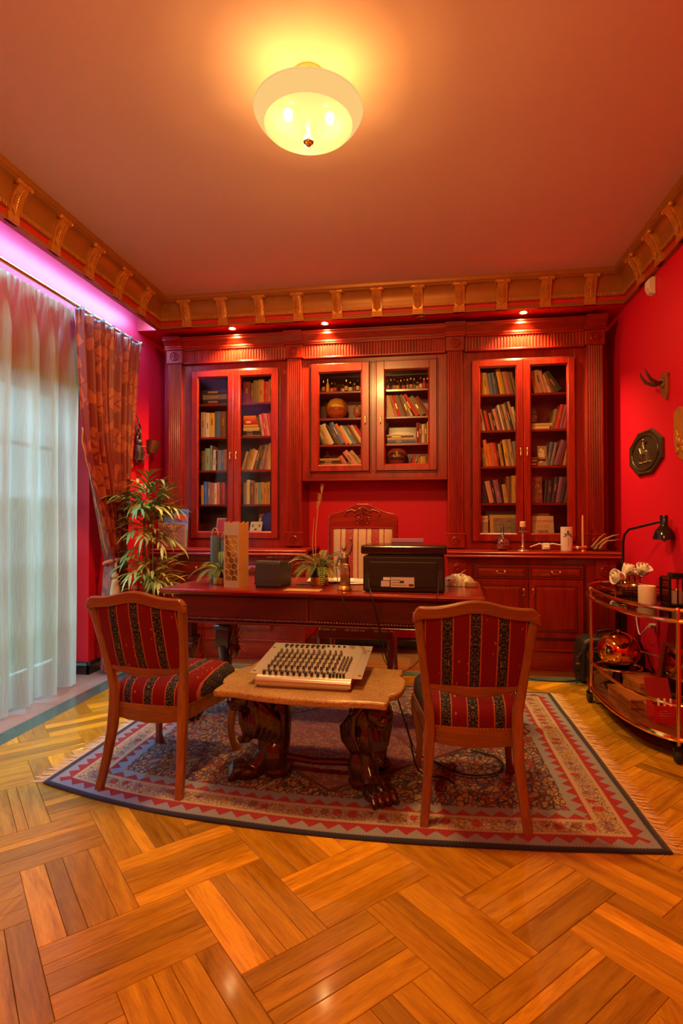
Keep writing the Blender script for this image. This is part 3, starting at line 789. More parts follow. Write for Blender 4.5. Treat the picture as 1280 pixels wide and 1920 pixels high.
# left unit ------------------------------------------------------------
UL = thing('bookcase', 'left glazed mahogany bookcase with two tall glass doors', 'bookcase', (-1.77, 5.08, WT), group='mahogany bookcase units')
carcass(UL, -2.40, -1.125, WT, 2.80, FY, SH + [1.085], [(-2.185, -1.770, 1.035, 2.60), (-1.770, -1.345, 1.035, 2.60)])
glass_door(UL, -2.183, -1.7725, 1.037, 2.598, -2.125, -1.826, 1.090, 2.545, FY-.004, -1.800, 1.80)
glass_door(UL, -1.7675, -1.347, 1.037, 2.598, -1.714, -1.404, 1.090, 2.545, FY-.004, -1.742, 1.80)
pilaster(UL, -2.341, 1.092, 2.675, FY-.045); pilaster(UL, -1.190, 1.092, 2.675, FY-.045)
frieze(UL, -2.262, -1.270, FY-.030)
crown(UL, -2.262, -1.270, FY-.030, 2.80)
for xc in (-2.341, -1.190): crown(UL, xc-.085, xc+.085, FY-.060, 2.80, name='pilaster_crown')
# middle unit ----------------------------------------------------------
UC = thing('bookcase', 'short middle bookcase with ball and bottles, above the desk chair', 'bookcase', (-.47, 5.08, 1.58), group='mahogany bookcase units')
carcass(UC, -1.123, .178, 1.58, 2.80, FY, SHC + [1.690], [(-1.040, -.505, 1.640, 2.622), (-.445, .090, 1.640, 2.622)])
glass_door(UC, -1.037, -.508, 1.643, 2.619, -.972, -.572, 1.694, 2.545, FY-.004, -.541, 2.098)
glass_door(UC, -.442, .087, 1.643, 2.619, -.373, .024, 1.694, 2.545, FY-.004, -.406, 2.098, R(2.2))
MB().box(-1.123, .178, FY+.0, 5.235, 1.560, 1.582).build('bottom_panel', 'mahogany_x', UC, bev=.003)
frieze(UC, -1.108, .162, FY-.030); crown(UC, -1.108, .162, FY-.030, 2.80)
# right unit -----------------------------------------------------------
UR = thing('bookcase', 'right glazed mahogany bookcase with two tall glass doors', 'bookcase', (.82, 5.08, WT), group='mahogany bookcase units')
carcass(UR, .180, 1.462, WT, 2.80, FY, SH + [1.085], [(.388, .818, 1.020, 2.586), (.818, 1.240, 1.020, 2.586)])
glass_door(UR, .390, .8155, 1.022, 2.584, .450, .766, 1.082, 2.535, FY-.004, .793, 1.785)
glass_door(UR, .8205, 1.238, 1.022, 2.584, .874, 1.184, 1.082, 2.535, FY-.004, .846, 1.785)
pilaster(UR, .245, 1.086, 2.675, FY-.045); pilaster(UR, 1.394, 1.086, 2.675, FY-.045)
frieze(UR, .326, 1.312, FY-.030); crown(UR, .326, 1.312, FY-.030, 2.80)
for xc in (.245, 1.394): crown(UR, xc-.085, xc+.085, FY-.060, 2.80, name='pilaster_crown')

# worktops -------------------------------------------------------------
def worktop(x0, x1, label, side):
    t = thing('worktop', label, 'worktop', ((x0+x1)/2, 4.85, WT-.05), group='mahogany worktops')
    MB().box(x0, x1, 4.60, YB-.004, WT-.022, WT).build('slab', 'mahogany_x', t, bev=.004)
    pr = [(4.60, WT-.001), (4.585, WT-.004), (4.575, WT-.012), (4.585, WT-.020), (4.585, WT-.026), (4.570, WT-.034), (4.565, WT-.044), (4.575, WT-.054), (4.60, WT-.058), (4.66, WT-.058), (4.66, WT-.021), (4.60, WT-.021)]
    MB().prism(pr, x0-.012, x1+.012, 'x').build('edge_moulding', 'mahogany_x', t, fix=True, smooth=True, ang=50)
    return t
worktop(-2.40, -1.02, 'red mahogany worktop under the left bookcase, beside the palm', -1)
worktop(.165, 1.50, 'red mahogany worktop with candle and antlers under the right bookcase', 1)

# lower cabinets --------------------------------------------------------
def swing_pull(par, x, y, z, w=.062):
    mb = MB()
    for s in (-1, 1): mb.lathe([(.010, 0), (.009, .004), (.004, .006), (.004, .014), (0, .015)], 12, (x+s*w/2, y, z), Matrix.Rotation(pi/2, 4, 'X'))
    mb.tube([(x-w/2, y-.012, z), (x-w*.46, y-.016, z-.012), (x-w*.25, y-.018, z-.018), (x, y-.018, z-.016), (x+w*.25, y-.018, z-.018), (x+w*.46, y-.016, z-.012), (x+w/2, y-.012, z)], .0032, 7)
    return mb.build('pull', 'brass', par, smooth=True, ang=60)
def panel_front(par, name, x0, x1, z0, z1, y, inset=.045):
    d = MB(); d.box(x0, x1, y-.018, y, z0, z1); o = d.build(name, 'mahogany_z', par, bev=.004); o['_org'] = tuple(par['_org'])
    a = inset; vs = []; A = [(x0+a, z0+a), (x1-a, z0+a), (x1-a, z1-a), (x0+a, z1-a)]; B = [(x0+a+.022, z0+a+.022), (x1-a-.022, z0+a+.022), (x1-a-.022, z1-a-.022), (x0+a+.022, z1-a-.022)]
    mb = MB().add([(p[0], y-.0175, p[1]) for p in A] + [(p[0], y-.026, p[1]) for p in B], [(i, (i+1) % 4, 4+(i+1) % 4, 4+i) for i in range(4)] + [(4, 5, 6, 7)])
    mb.build('raised_panel', 'mahogany_z', o)
    e = MB()
    for q in ((x0+a-.010, x0+a, z0+a-.010, z1-a+.010), (x1-a, x1-a+.010, z0+a-.010, z1-a+.010), (x0+a, x1-a, z1-a, z1-a+.010), (x0+a, x1-a, z0+a-.010, z0+a)): e.box(q[0], q[1], y-.022, y-.017, q[2], q[3])
    e.build('panel_moulding', 'dark_mahogany_x', o)
    return o
def lower_cabinet(x0, x1, label, drawers, doors, keys, mirrored=False):
    t = thing('sideboard', label, 'cabinet', ((x0+x1)/2, 4.9, 0), group='lower mahogany cabinets')
    z1 = WT-.058; y = 4.635
    MB().box(x0, x1, y+.005, YB-.006, .16, z1).build('body', 'mahogany_z', t, bev=.003)
    MB().box(x0, x1, y-.012, YB-.006, .155, .175).build('plinth_moulding', 'mahogany_x', t, bev=.005)
    MB().box(x0+.01, x1-.01, y+.0, YB-.006, 0, .155).build('plinth', 'mahogany_x', t, bev=.003)
    fx0, fx1 = doors[0][0]-.008, doors[-1][1]+.008
    e = MB()
    for q in ((fx0-.012, fx0, .252, .852), (fx1, fx1+.012, .252, .852), (fx0, fx1, .840, .852), (fx0, fx1, .252, .262)): e.box(q[0], q[1], y-.010, y+.005, q[2], q[3])
    e.build('front_frame', 'dark_mahogany_x', t, bev=.003)
    for a, b in drawers:
        d = panel_front(t, 'drawer', a, b, .732, .838, y+.004, .022); swing_pull(d, (a+b)/2, y-.022, .792)
    for k, (a, b) in enumerate(doors):
        d = panel_front(t, 'door', a, b, .264, .726, y+.004, .055)
        kx = b-.035 if k == 0 else a+.035
        MB().lathe([(.012, 0), (.011, .003), (.003, .005), (.003, .02), (0, .021)], 12, (kx, y-.014, .645), Matrix.Rotation(pi/2, 4, 'X')).tube([(kx, y-.03, .645), (kx+.004, y-.032, .62), (kx-.006, y-.03, .595)], [.003, .004, .005], 6).build('key', 'brass', d, smooth=True)
    for xc in (x0+.078, x1-.078):
        MB().box(xc-.079, xc+.079, y-.014, y+.01, .735, z1).build('pilaster_block', 'mahogany_z', t, bev=.004); rosette(t, xc, y-.014, .800, .045)
        pl = [(xc-.064, y+.02), (xc-.064, y-.008)] + flutes(xc-.058, xc+.058, 6, y-.008, .008) + [(xc+.064, y-.008), (xc+.064, y+.02)]
        MB().prism(pl, .30, .735, 'z').build('pilaster', 'mahogany_z', t, fix=True)
        MB().box(xc-.079, xc+.079, y-.014, y+.01, .175, .30).build('pilaster_base', 'mahogany_z', t, bev=.004)
    return t
lower_cabinet(.168, 1.468, 'low mahogany cabinet with two drawers, behind the right chair', [(.378, .802), (.806, 1.222)], [(.378, .802), (.806, 1.222)], 1)
lower_cabinet(-2.385, -1.03, 'low mahogany cabinet behind the palm and the desk', [(-2.18, -1.76), (-1.756, -1.33)], [(-2.18, -1.76), (-1.756, -1.33)], 1)

# ================================================================== BOOKS
BC = {'tan': (.42, .24, .10), 'cream': (.62, .48, .29), 'yellow': (.62, .34, .02), 'blue': (.06, .13, .30), 'light-blue': (.10, .34, .55), 'navy': (.018, .022, .065),
      'brown': (.15, .065, .028), 'black': (.018, .014, .014), 'grey': (.20, .17, .15), 'green': (.20, .30, .07), 'dark-green': (.030, .050, .040), 'red': (.50, .020, .018),
      'orange': (.70, .15, .012), 'maroon': (.16, .012, .016), 'purple': (.22, .08, .20), 'white': (.70, .64, .58), 'olive': (.20, .15, .05), 'pink': (.52, .22, .18),
      'gold': (.55, .35, .08), 'terracotta': (.42, .13, .06), 'ochre': (.46, .24, .05), 'teal': (.08, .16, .17)}
for k, c in BC.items(): P('cover_'+k, tuple(min(.8, q*1.3) for q in c), .5, var=.12, vs=30)
ORD = ['first', 'second', 'third', 'fourth', 'fifth', 'sixth', 'seventh', 'eighth', 'ninth', 'tenth', 'eleventh', 'twelfth', 'thirteenth', 'fourteenth', 'fifteenth', 'sixteenth']
rb = random.Random(23)
def book_obj(w, h, d, col, title=None):
    """upright book, spine to -Y, standing on z=0, x from 0 to w; returns the cover mesh with its parts as children"""
    th = min(.0028, w*.16)
    c = MB().box(0, th, 0, d, 0, h).box(w-th, w, 0, d, 0, h)
    c.add([(th, .0, 0), (w/2, -.0028, 0), (w-th, .0, 0), (w-th, th, 0), (th, th, 0), (th, .0, h), (w/2, -.0028, h), (w-th, .0, h), (w-th, th, h), (th, th, h)],
          [(0, 1, 6, 5), (1, 2, 7, 6), (2, 3, 8, 7), (3, 4, 9, 8), (4, 0, 5, 9), (4, 3, 2, 1, 0), (5, 6, 7, 8, 9)])
    o = c.build('book', 'cover_'+col)
    MB().box(th, w-th, th, d-.004, .003, h-.003).build('page_block', 'page', o, w=False)
    if title is None: title = rb.random() < .6 and w > .016
    if title:
        dark = col in ('tan', 'cream', 'yellow', 'white', 'pink', 'gold', 'light-blue', 'green', 'orange', 'ochre')
        z0 = h*rb.uniform(.25, .5); z1 = z0 + h*rb.uniform(.2, .35)
        MB().box(w*.40, w*.60, -.0034, -.0008, z0, z1).build('spine_title', rb.choice(['cover_brown', 'ink_red', 'cover_brown', 'cover_navy']) if dark else rb.choice(['gold_band', 'cover_cream', 'gold_band']), o, w=False)
    return o
def place_row(x0, x1, z, row, where, yf=4.995, bay=None):
    """row: list of (colour, width, height, lean degrees; + leans right, - leans left)"""
    n = len(row); tot = sum(w/cos(R(abs(l))) + .0012 for _, w, _, l in row)
    sc = max(.6, min(1.3, (x1-x0)/tot))
    x = x0
    for k, (c, w, h, l) in enumerate(row):
        w *= sc; d = min(.20, h*.72)
        o = book_obj(w, h, d, c)
        a = R(l); step = w/cos(abs(a)) + .0012
        if l <= 0: o.location = (x, yf + rb.uniform(0, .012), z); o.rotation_euler = (0, a, 0)
        else:
            # leaning right: pivot on the lower right corner
            o.location = (x + step - w*cos(a), yf + rb.uniform(0, .012), z + w*sin(a)); o.rotation_euler = (0, a, 0)
        st = 'upright' if abs(l) < 4 else 'leaning'
        tag(o, f'{c} {st} book, {ORD[k]} from left, {where}', 'book', 'books behind the glass doors')
        x += step
    return x
def stack(x0, z, items, where, yf=4.99):
    """horizontal pile, bottom first: (colour, length, thickness, x shift)"""
    k = 0; zz = z
    names = ['bottom', 'second', 'third', 'fourth', 'fifth', 'sixth', 'seventh']
    for c, L, t, dx in items:
        o = book_obj(t, L, .17, c, False)
        o.rotation_euler = (0, R(90), 0); o.location = (x0 + dx, yf + rb.uniform(0, .01), zz + t)
        if c in ('black', 'navy', 'maroon', 'red', 'blue', 'grey', 'brown'):
            MB().box(t*.3, t*.7, -.0036, -.0008, L*.2, L*.55).build('spine_title', 'ink_white' if c in ('red', 'blue') else 'gold_band', o, w=False)
        tag(o, f'{c} book lying flat, {names[k]} of the pile, {where}', 'book', 'books behind the glass doors')
        zz += t + .0005; k += 1
    return zz
S = lambda n, door: f'{ORD[n]} shelf, {door}'
D1, D2, D3, D4, D5, D6 = "left bookcase's left door", "left bookcase's right door", "middle bookcase's left door", "middle bookcase's right door", "right bookcase's left door", "right bookcase's right door"
xa, xb = -2.122, -1.815
stack(xa+.012, SH[0], [('black', .27, .045, 0), ('grey', .275, .045, .0), ('navy', .28, .046, -.004)], S(0, D1))
place_row(xa-.005, xb, SH[1], [('tan', .042, .243, 0), ('cream', .036, .238, 0), ('yellow', .050, .235, 0), ('blue', .050, .248, 0), ('brown', .060, .245, 0), ('brown', .028, .240, -2), ('maroon', .026, .235, 0)], S(1, D1))
place_row(xa, xb, SH[2], [('brown', .034, .19, 0), ('green', .044, .213, 0), ('grey', .020, .24, 0), ('cream', .030, .198, 2), ('black', .018, .19, 0), ('grey', .030, .195, 0), ('blue', .028, .195, 0), ('terracotta', .028, .20, 0), ('navy', .022, .205, 0), ('black', .022, .19, 0)], S(2, D1))
place_row(xa-.004, xb, SH[3], [('yellow', .028, .185, 0), ('blue', .036, .218, 0), ('grey', .022, .215, 0), ('terracotta', .042, .205, 0), ('cream', .022, .205, 0), ('orange', .030, .21, 0), ('maroon', .022, .21, 0), ('red', .026, .207, 0), ('maroon', .030, .206, 0), ('maroon', .024, .20, 0), ('brown', .018, .21, 0)], S(3, D1))
xa, xb = -1.708, -1.396
place_row(xa, xb, SH[0], [('maroon', .062, .20, 0), ('brown', .024, .19, 0), ('olive', .046, .215, 0), ('ochre', .046, .222, 0), ('red', .044, .198, 0), ('tan', .034, .218, 0), ('cream', .022, .178, 0)], S(0, D2))
z = stack(xa+.0, SH[1], [('grey', .17, .012, 0), ('black', .168, .022, .004), ('black', .17, .018, 0), ('cream', .155, .034, .0), ('yellow', .14, .022, .005), ('red', .135, .046, .004), ('orange', .12, .040, .002)], S(1, D2))
place_row(xa+.182, xb+.03, SH[1], [('pink', .022, .205, -9), ('red', .024, .215, -9), ('pink', .020, .215, -10), ('red', .020, .215, -10), ('red', .022, .22, -11), ('maroon', .026, .235, -12)], S(1, D2))
place_row(xa-.02, xb+.02, SH[2], [('tan', .022, .18, 16), ('olive', .024, .20, 17), ('ochre', .026, .205, 17), ('cream', .026, .19, 17), ('brown', .030, .235, 17), ('dark-green', .022, .245, 16), ('grey', .036, .24, 15), ('purple', .028, .235, 12), ('tan', .026, .25, 8), ('cream', .024, .245, 7), ('tan', .026, .22, 7), ('brown', .03, .23, 6)], S(2, D2))
place_row(xa, xb+.006, SH[3], [('grey', .030, .205, 0), ('cream', .030, .232, 0), ('brown', .044, .202, 0), ('tan', .032, .205, 0), ('light-blue', .024, .205, 0), ('tan', .024, .208, 0), ('ochre', .030, .202, 0), ('tan', .026, .21, 0), ('navy', .030, .21, 0), ('white', .022, .20, 0)], S(3, D2))
# middle unit
xa, xb = -.968, -.575
place_row(xa-.07, xb+.05, SHC[2], [('red', .062, .175, -25), ('black', .018, .19, -25), ('olive', .022, .205, -25), ('tan', .020, .20, -25), ('cream', .034, .205, -25), ('black', .022, .20, -27), ('brown', .016, .195, -28), ('blue', .034, .225, -29), ('orange', .026, .215, -31), ('cream', .024, .195, -31), ('light-blue', .014, .20, -31), ('grey', .014, .20, -31), ('brown', .022, .20, -31), ('cream', .022, .20, -32), ('red', .02, .20, -32)], S(2, D3))
stack(xa+.0, 1.690, [('ochre', .215, .028, -.004), ('brown', .19, .014, 0), ('black', .19, .014, .004), ('tan', .18, .022, -.004)], S(3, D3))
place_row(xa+.22, xb+.04, 1.690, [('terracotta', .034, .105, -34), ('black', .02, .06, -38), ('pink', .036, .165, -38), ('tan', .032, .17, -40)], S(3, D3))
xa, xb = -.368, .02
place_row(xa-.06, xb+.05, SHC[1], [('brown', .018, .18, -11), ('grey', .028, .185, -12), ('cream', .018, .19, -13), ('cream', .016, .195, -14), ('cream', .022, .20, -15), ('tan', .020, .20, -16), ('red', .024, .20, -17), ('grey', .022, .20, -18), ('brown', .018, .20, -19), ('grey', .018, .21, -21), ('cream', .016, .20, -24), ('black', .014, .20, -27), ('red', .026, .225, -32), ('olive', .034, .20, -33), ('maroon', .03, .20, -34)], S(1, D4))
stack(xa+.005, SHC[2], [('blue', .250, .034, .012), ('cream', .245, .018, .010), ('brown', .235, .016, .004), ('white', .24, .012, .002)], S(2, D4))
place_row(xa+.275, xb+.02, SHC[2], [('maroon', .028, .185, 0), ('purple', .016, .175, -2), ('cream', .022, .170, 0), ('olive', .022, .175, 0), ('yellow', .034, .19, 0)], S(2, D4))
place_row(xa+.205, xb-.03, 1.690, [('black', .012, .075, 22), ('red', .020, .085, 22), ('grey', .018, .105, 22), ('black', .014, .075, 14), ('tan', .014, .075, 10), ('grey', .014, .07, 6), ('yellow', .022, .085, 0), ('ochre', .020, .085, 0)], S(3, D4))
# right unit
xa, xb = .448, .765
place_row(xa-.02, xb+.03, SH[0], [('brown', .020, .17, -9), ('cream', .026, .198, -8), ('yellow', .024, .20, -8), ('gold', .024, .20, -8), ('tan', .016, .20, -9), ('blue', .032, .195, -8), ('teal', .018, .20, -9), ('black', .018, .16, -10), ('yellow', .034, .228, -10), ('grey', .014, .20, -11), ('terracotta', .034, .205, -12), ('brown', .026, .20, -13), ('brown', .022, .20, -14)], S(0, D5))
place_row(xa-.02, xb+.04, SH[1], [('brown', .022, .15, -8), ('tan', .024, .19, -9), ('cream', .028, .195, -9), ('maroon', .018, .185, -10), ('red', .020, .18, -12), ('black', .014, .19, -12), ('terracotta', .018, .16, -13), ('black', .020, .14, -13), ('pink', .022, .195, -13), ('brown', .020, .19, -13), ('white', .012, .23, -13), ('brown', .024, .235, -13), ('tan', .020, .235, -13), ('navy', .028, .25, -14), ('tan', .02, .26, -14), ('cream', .02, .21, -14)], S(1, D5))
place_row(xa-.02, xb+.03, SH[2], [('red', .022, .16, -12), ('black', .016, .20, -8), ('black', .018, .195, -8), ('olive', .022, .17, -8), ('orange', .028, .238, -8), ('orange', .022, .205, -8), ('terracotta', .018, .21, -8), ('red', .026, .21, -9), ('black', .016, .20, -9), ('ochre', .020, .20, -9), ('black', .014, .20, -9), ('yellow', .024, .235, -8), ('grey', .020, .24, -9), ('tan', .024, .24, -9), ('grey', .026, .22, -7)], S(2, D5))
place_row(xa-.02, xb-.06, SH[3], [('black', .026, .12, -14), ('black', .020, .20, -13), ('navy', .030, .235, -13), ('black', .02, .20, -13), ('pink', .034, .195, -12), ('black', .022, .20, -12), ('purple', .036, .205, -11), ('black', .014, .17, -9), ('tan', .028, .165, -8)], S(3, D5))
place_row(xa+.238, xb+.05, SH[3], [('brown', .034, .235, 0), ('ochre', .058, .24, 0)], S(3, D5)+', at its right end')
xa, xb = .872, 1.184
place_row(xa-.04, xb, SH[0], [('grey', .034, .20, -9), ('black', .014, .17, -9), ('navy', .024, .20, -10), ('orange', .028, .20, -12), ('tan', .034, .205, -13), ('pink', .024, .20, -16), ('cream', .022, .165, -18), ('brown', .022, .19, -22), ('dark-green', .05, .20, -34)], S(0, D6))
stack(xa-.02, SH[1], [('cream', .195, .026, .004), ('gold', .21, .028, .012)], S(1, D6))
place_row(xa+.185, xb+.035, SH[1], [('olive', .026, .175, 12), ('red', .028, .215, 13), ('purple', .020, .215, 13), ('red', .022, .20, 12), ('maroon', .022, .20, 12)], S(1, D6))
stack(xa-.02, SH[2], [('black', .16, .03, 0), ('black', .16, .03, .004), ('brown', .15, .014, 0)], S(2, D6))
place_row(xa+.150, xb+.05, SH[2], [('blue', .022, .205, 9), ('grey', .020, .205, 12), ('purple', .030, .225, 17), ('maroon', .032, .21, 15), ('tan', .018, .19, 12), ('brown', .020, .19, 10), ('tan', .02, .20, 8)], S(2, D6))
place_row(xa+.128, xb+.03, SH[3], [('black', .018, .20, 4), ('navy', .026, .195, 5), ('navy', .028, .225, 8), ('purple', .026, .225, 9), ('navy', .026, .225, 10), ('brown', .018, .20, 12), ('gold', .018, .21, 12)], S(3, D6))

# ================================================================== THINGS ON THE SHELVES
# mini bottles on the top shelf of the middle unit
def bottle(x, y, z, r, h, neck, m, cap, label_m, lab):
    t = thing('liquor_bottle', lab, 'bottle', (x, y, z), group='miniature bottles on the top shelf')
    b = h*.62
    MB().lathe([(0, 0), (r*.92, 0), (r, .003), (r, b-.01), (r*.85, b), (r*.42, b+h*.12), (r*.34, b+h*.14), (r*.34, h*.92), (r*.40, h*.925), (r*.40, h*.95), (0, h*.95)], 14, (x, y, z)).build('glass', m, t, smooth=True, ang=50)
    MB().lathe([(r*.43, h*.86), (r*.43, h), (0, h)], 12, (x, y, z)).build('cap', cap, t, smooth=True)
    if label_m: MB().lathe([(r*1.02, b*.25), (r*1.02, b*.78)], 14, (x, y, z), caps=False).build('paper_label', label_m, t, smooth=True)
rbt = random.Random(5)
kinds = [('brown_glass', 'brass', 'cover_terracotta', 'dark'), ('cover_yellow', 'brass', None, 'tall yellow'), ('amber_glass', 'cover_green', 'cover_ochre', 'green-capped amber'), ('clear_glass', 'black_gloss', 'cover_red', 'clear'),
         ('brown_glass', 'black_gloss', None, 'small brown'), ('clear_glass', 'black_gloss', 'paper', 'paper-labelled clear'), ('green_glass', 'brass', 'cover_yellow', 'yellow-labelled'), ('brown_glass', 'brass', 'paper', 'white-labelled brown'),
         ('clear_glass', 'brass', 'cover_maroon', 'maroon-labelled'), ('brown_glass', 'black_gloss', 'cover_cream', 'cream-labelled'), ('amber_glass', 'brass', 'cover_orange', 'orange amber')]
hts = [.115, .135, .105, .09, .075, .085, .115, .10, .09, .11, .10]
for k in range(11):
    x = -.945 + k*.0355; g_, cp, lm, nm = kinds[k]
    bottle(x, 5.03 + (k % 3)*.022, SHC[0], .0145 + (k % 4)*.0012, hts[k], 0, g_, cp, lm, f"{nm} miniature bottle, {ORD[k]} from left, {D3}")
kinds2 = [('amber_glass', 'cover_red', 'cover_orange', 'orange'), ('brown_glass', 'brass', None, 'dark brown'), ('amber_glass', 'cover_red', 'cover_ochre', 'ochre-labelled'), ('amber_glass', 'cover_red', 'cover_gold', 'gold-labelled'), ('brown_glass', 'brass', None, 'thin dark'),
          ('brown_glass', 'cover_red', 'cover_red', 'red-labelled'), ('clear_glass', 'paper', None, 'clear white-capped'), ('brown_glass', 'paper', 'cover_ochre', 'large brown'), ('clear_glass', 'paper', None, 'slender clear'), ('amber_glass', 'brass', 'cover_gold', 'small gold'),
          ('clear_glass', 'cover_red', 'paper', 'red-capped clear'), ('cover_red', 'paper', None, 'bright red'), ('brown_glass', 'paper', 'cover_maroon', 'maroon')]
hts2 = [.10, .11, .118, .09, .10, .112, .10, .115, .115, .07, .118, .112, .105]
for k in range(13):
    x = -.352 + k*.0300; g_, cp, lm, nm = kinds2[k]
    bottle(x, 5.03 + (k % 3)*.022, SHC[0], .0130 + (k % 4)*.0012, hts2[k], 0, g_, cp, lm, f"{nm} miniature bottle, {ORD[k]} from left, {D4}")

# water-polo ball
def wball():
    m, nt, b = mat_base('polo_ball'); t = NT(nt); s = t.sep(t.co())
    z = s[2]; x = s[0]
    c = t.ramp(t.math('ADD', t.math('MULTIPLY', z, 4.0), .5), [(0, (.50, .10, .012)), (.52, (.50, .10, .012)), (.521, (.66, .34, .02))], 'CONSTANT')
    side = t.math('GREATER_THAN', t.math('ADD', t.math('ABSOLUTE', x), t.math('MULTIPLY', t.math('ABSOLUTE', z), .35)), .082); c = t.mix(side, c, (.46, .11, .02))
    t.set(b.inputs['Base Color'], c); b.inputs['Roughness'].default_value = .5; t.set(b.inputs['Normal'], t.bump(t.noise(t.co(), 300, 2), .2, .002))
wball()
BR = .105; bc = Vector((-.832, 5.105, SHC[1]+BR))
t = thing('water_polo_ball', 'orange and yellow water polo ball beside the painted egg', 'ball', (bc.x, bc.y, bc.z))
MB().ell((0, 0, 0), BR, 32, 20).build('skin', 'polo_ball', t, w=False, smooth=True, ang=90)
def seam(fn, n=40, r=.0016, name='seam', m='ink_black', par=None, closed=False):
    pts = []
    for i in range(n+1):
        p = Vector(fn(i/n)); pts.append(p.normalized()*BR)
    return MB().tube(pts, r, 5).build(name, m, par, w=False, smooth=True)
seam(lambda q: (-.085+.17*q, -.08, .012+.012*sin(pi*q)+.02*q), par=t)
seam(lambda q: (-.085+.17*q, -.08, -.024+.010*q), par=t)
seam(lambda q: (-.07+.14*q, -.06, .052+.006*sin(pi*q)), par=t); seam(lambda q: (-.06+.12*q, -.06, -.062+.004*sin(pi*q)), par=t)
for a in (-.5, .1, .55):
    seam(lambda q: (.05*a, -.05, -.065-.05*q), 12, par=t); seam(lambda q: (.05*a, -.05, .058+.06*q), 12, par=t)
for s in (-1, 1): seam(lambda q: (s*.082, -.06, -.07+.14*q), 20, par=t)
def sphere_text(body, size, par, rad, m, z0=0.0, arch=0.0, wmul=1.0, bold=.0006):
    o = text('lettering', body, m, par, size, FRONT, bold)
    for v in o.data.vertices:
        x, d, z = v.co.x*wmul, v.co.y, v.co.z + z0 + arch*(v.co.x*wmul)**2
        rr = rad + .0014 - d*1.0
        y2 = rr*rr - x*x - z*z
        v.co = (x, -sqrt(max(y2, 1e-6)), z)
    return o
sphere_text('Delfina', .034, t, BR, 'ink_black', -.002, 0, 1.12, .001)
# painted egg on a stand
ex, ez = -.632, SHC[1]
def egg_mat(name, c1, c2, c3):
    m, nt, b = mat_base(name); t = NT(nt); co = t.co()
    c = t.ramp(t.voro(co, 38, 'F1', 'Distance'), [(.15, c2), (.45, c1), (.7, c3)]); t.set(b.inputs['Base Color'], c); b.inputs['Roughness'].default_value = .3
egg_mat('egg_paint', (.44, .28, .10), (.06, .08, .14), (.40, .10, .06)); egg_mat('egg_stone', (.34, .20, .15), (.16, .09, .07), (.42, .26, .20))
def eggp(r, h, k=1): return [(r*sin(pi*q/14)*(1 - .14*(q/14-.5)), h*(1-cos(pi*q/14))/2) for q in range(15)]
t = thing('painted_egg', 'decorated egg on a small stand beside the ball', 'egg', (ex, 5.06, ez))
MB().lathe([(0, 0), (.020, 0), (.020, .004), (.008, .010), (.012, .02), (0, .02)], 16, (ex, 5.06, ez)).build('stand', 'brass', t, smooth=True)
MB().lathe(eggp(.036, .115), 20, (ex, 5.06, ez+.014)).build('shell', 'egg_paint', t, smooth=True, ang=90)
# stone egg box on the gold books
ex, ez = .915, SH[1] + .058
t = thing('stone_egg', 'large stone egg box resting on two flat gold books', 'egg', (ex, 5.08, ez))
MB().lathe([(.03, 0), (.033, .004), (.022, .008), (0, .010)], 18, (ex, 5.08, ez)).build('foot', 'brass', t, smooth=True)
MB().lathe([p for p in eggp(.056, .145) if p[1] < .073] + [(.054, .073)], 24, (ex, 5.08, ez+.006)).build('lower_shell', 'egg_stone', t, smooth=True, ang=90)
MB().lathe([(.0565, .074), (.0575, .076), (.0565, .079)], 24, (ex, 5.08, ez+.006)).build('rim_band', 'ink_black', t, smooth=True)
MB().lathe([(.055, .080)] + [(p[0], p[1]) for p in eggp(.056, .145) if p[1] > .081], 24, (ex, 5.08, ez+.006)).build('upper_shell', 'egg_stone', t, smooth=True, ang=90)
# basketball
def basket():
    m, nt, b = mat_base('basketball'); t = NT(nt); s = t.sep(t.co())
    k = t.math('MULTIPLY', t.math('GREATER_THAN', s[2], t.math('ADD', -.036, t.math('MULTIPLY', s[0], 0.0))), t.math('LESS_THAN', s[2], t.math('SUBTRACT', .042, t.math('MULTIPLY', t.math('MULTIPLY', s[0], s[0]), 5.0))))
    c = t.mix(k, (.30, .050, .018), (.020, .016, .016)); t.set(b.inputs['Base Color'], c); b.inputs['Roughness'].default_value = .55
    t.set(b.inputs['Normal'], t.bump(t.voro(t.co(), 260), .3, .002))
basket()
BR2 = .094; t = thing('basketball', 'dark red and black basketball on the bottom shelf', 'ball', (-.268, 5.09, 1.690+BR2))
MB().ell((0, 0, 0), BR2, 32, 20).build('skin', 'basketball', t, w=False, smooth=True, ang=90)
mb = MB()
for zz in (-.036,):
    rr = sqrt(BR2**2-zz**2); mb.tube([(rr*cos(a*pi/20), rr*sin(a*pi/20), zz) for a in range(40)], .0018, 5, closed=True)
mb.build('seam', 'ink_black', t, w=False, smooth=True)
sphere_text('SPALDING', .034, t, BR2, 'gold_band', .0, -2.2, .92, .001)
sphere_text('G', .020, t, BR2, 'gold_band', .030, 0, 1.6, .001)
# lettering on the blue lying book
text('lettering', '501', 'ink_white', None, .034, FRONT, .0005).name = 'lettering'
o501 = [o for o in bpy.data.objects if o.get('label', '').startswith('blue book lying flat, bottom of the pile')][-1]
tx = bpy.data.objects['lettering'] if 'lettering' in bpy.data.objects else None
for o in list(bpy.data.objects):
    if o.name.startswith('lettering') and o.parent is None:
        # book local frame: x = thickness (down in world), z = length (world x)
        o.parent = o501; o.matrix_parent_inverse = Matrix.Identity(4)
        o.matrix_local = Matrix.Translation((.017, -.0042, .105)) @ Matrix.Rotation(R(-90), 4, 'Y')
for ch in list(o501.children):
    if ch.name.startswith('spine_title'): bpy.data.objects.remove(ch)
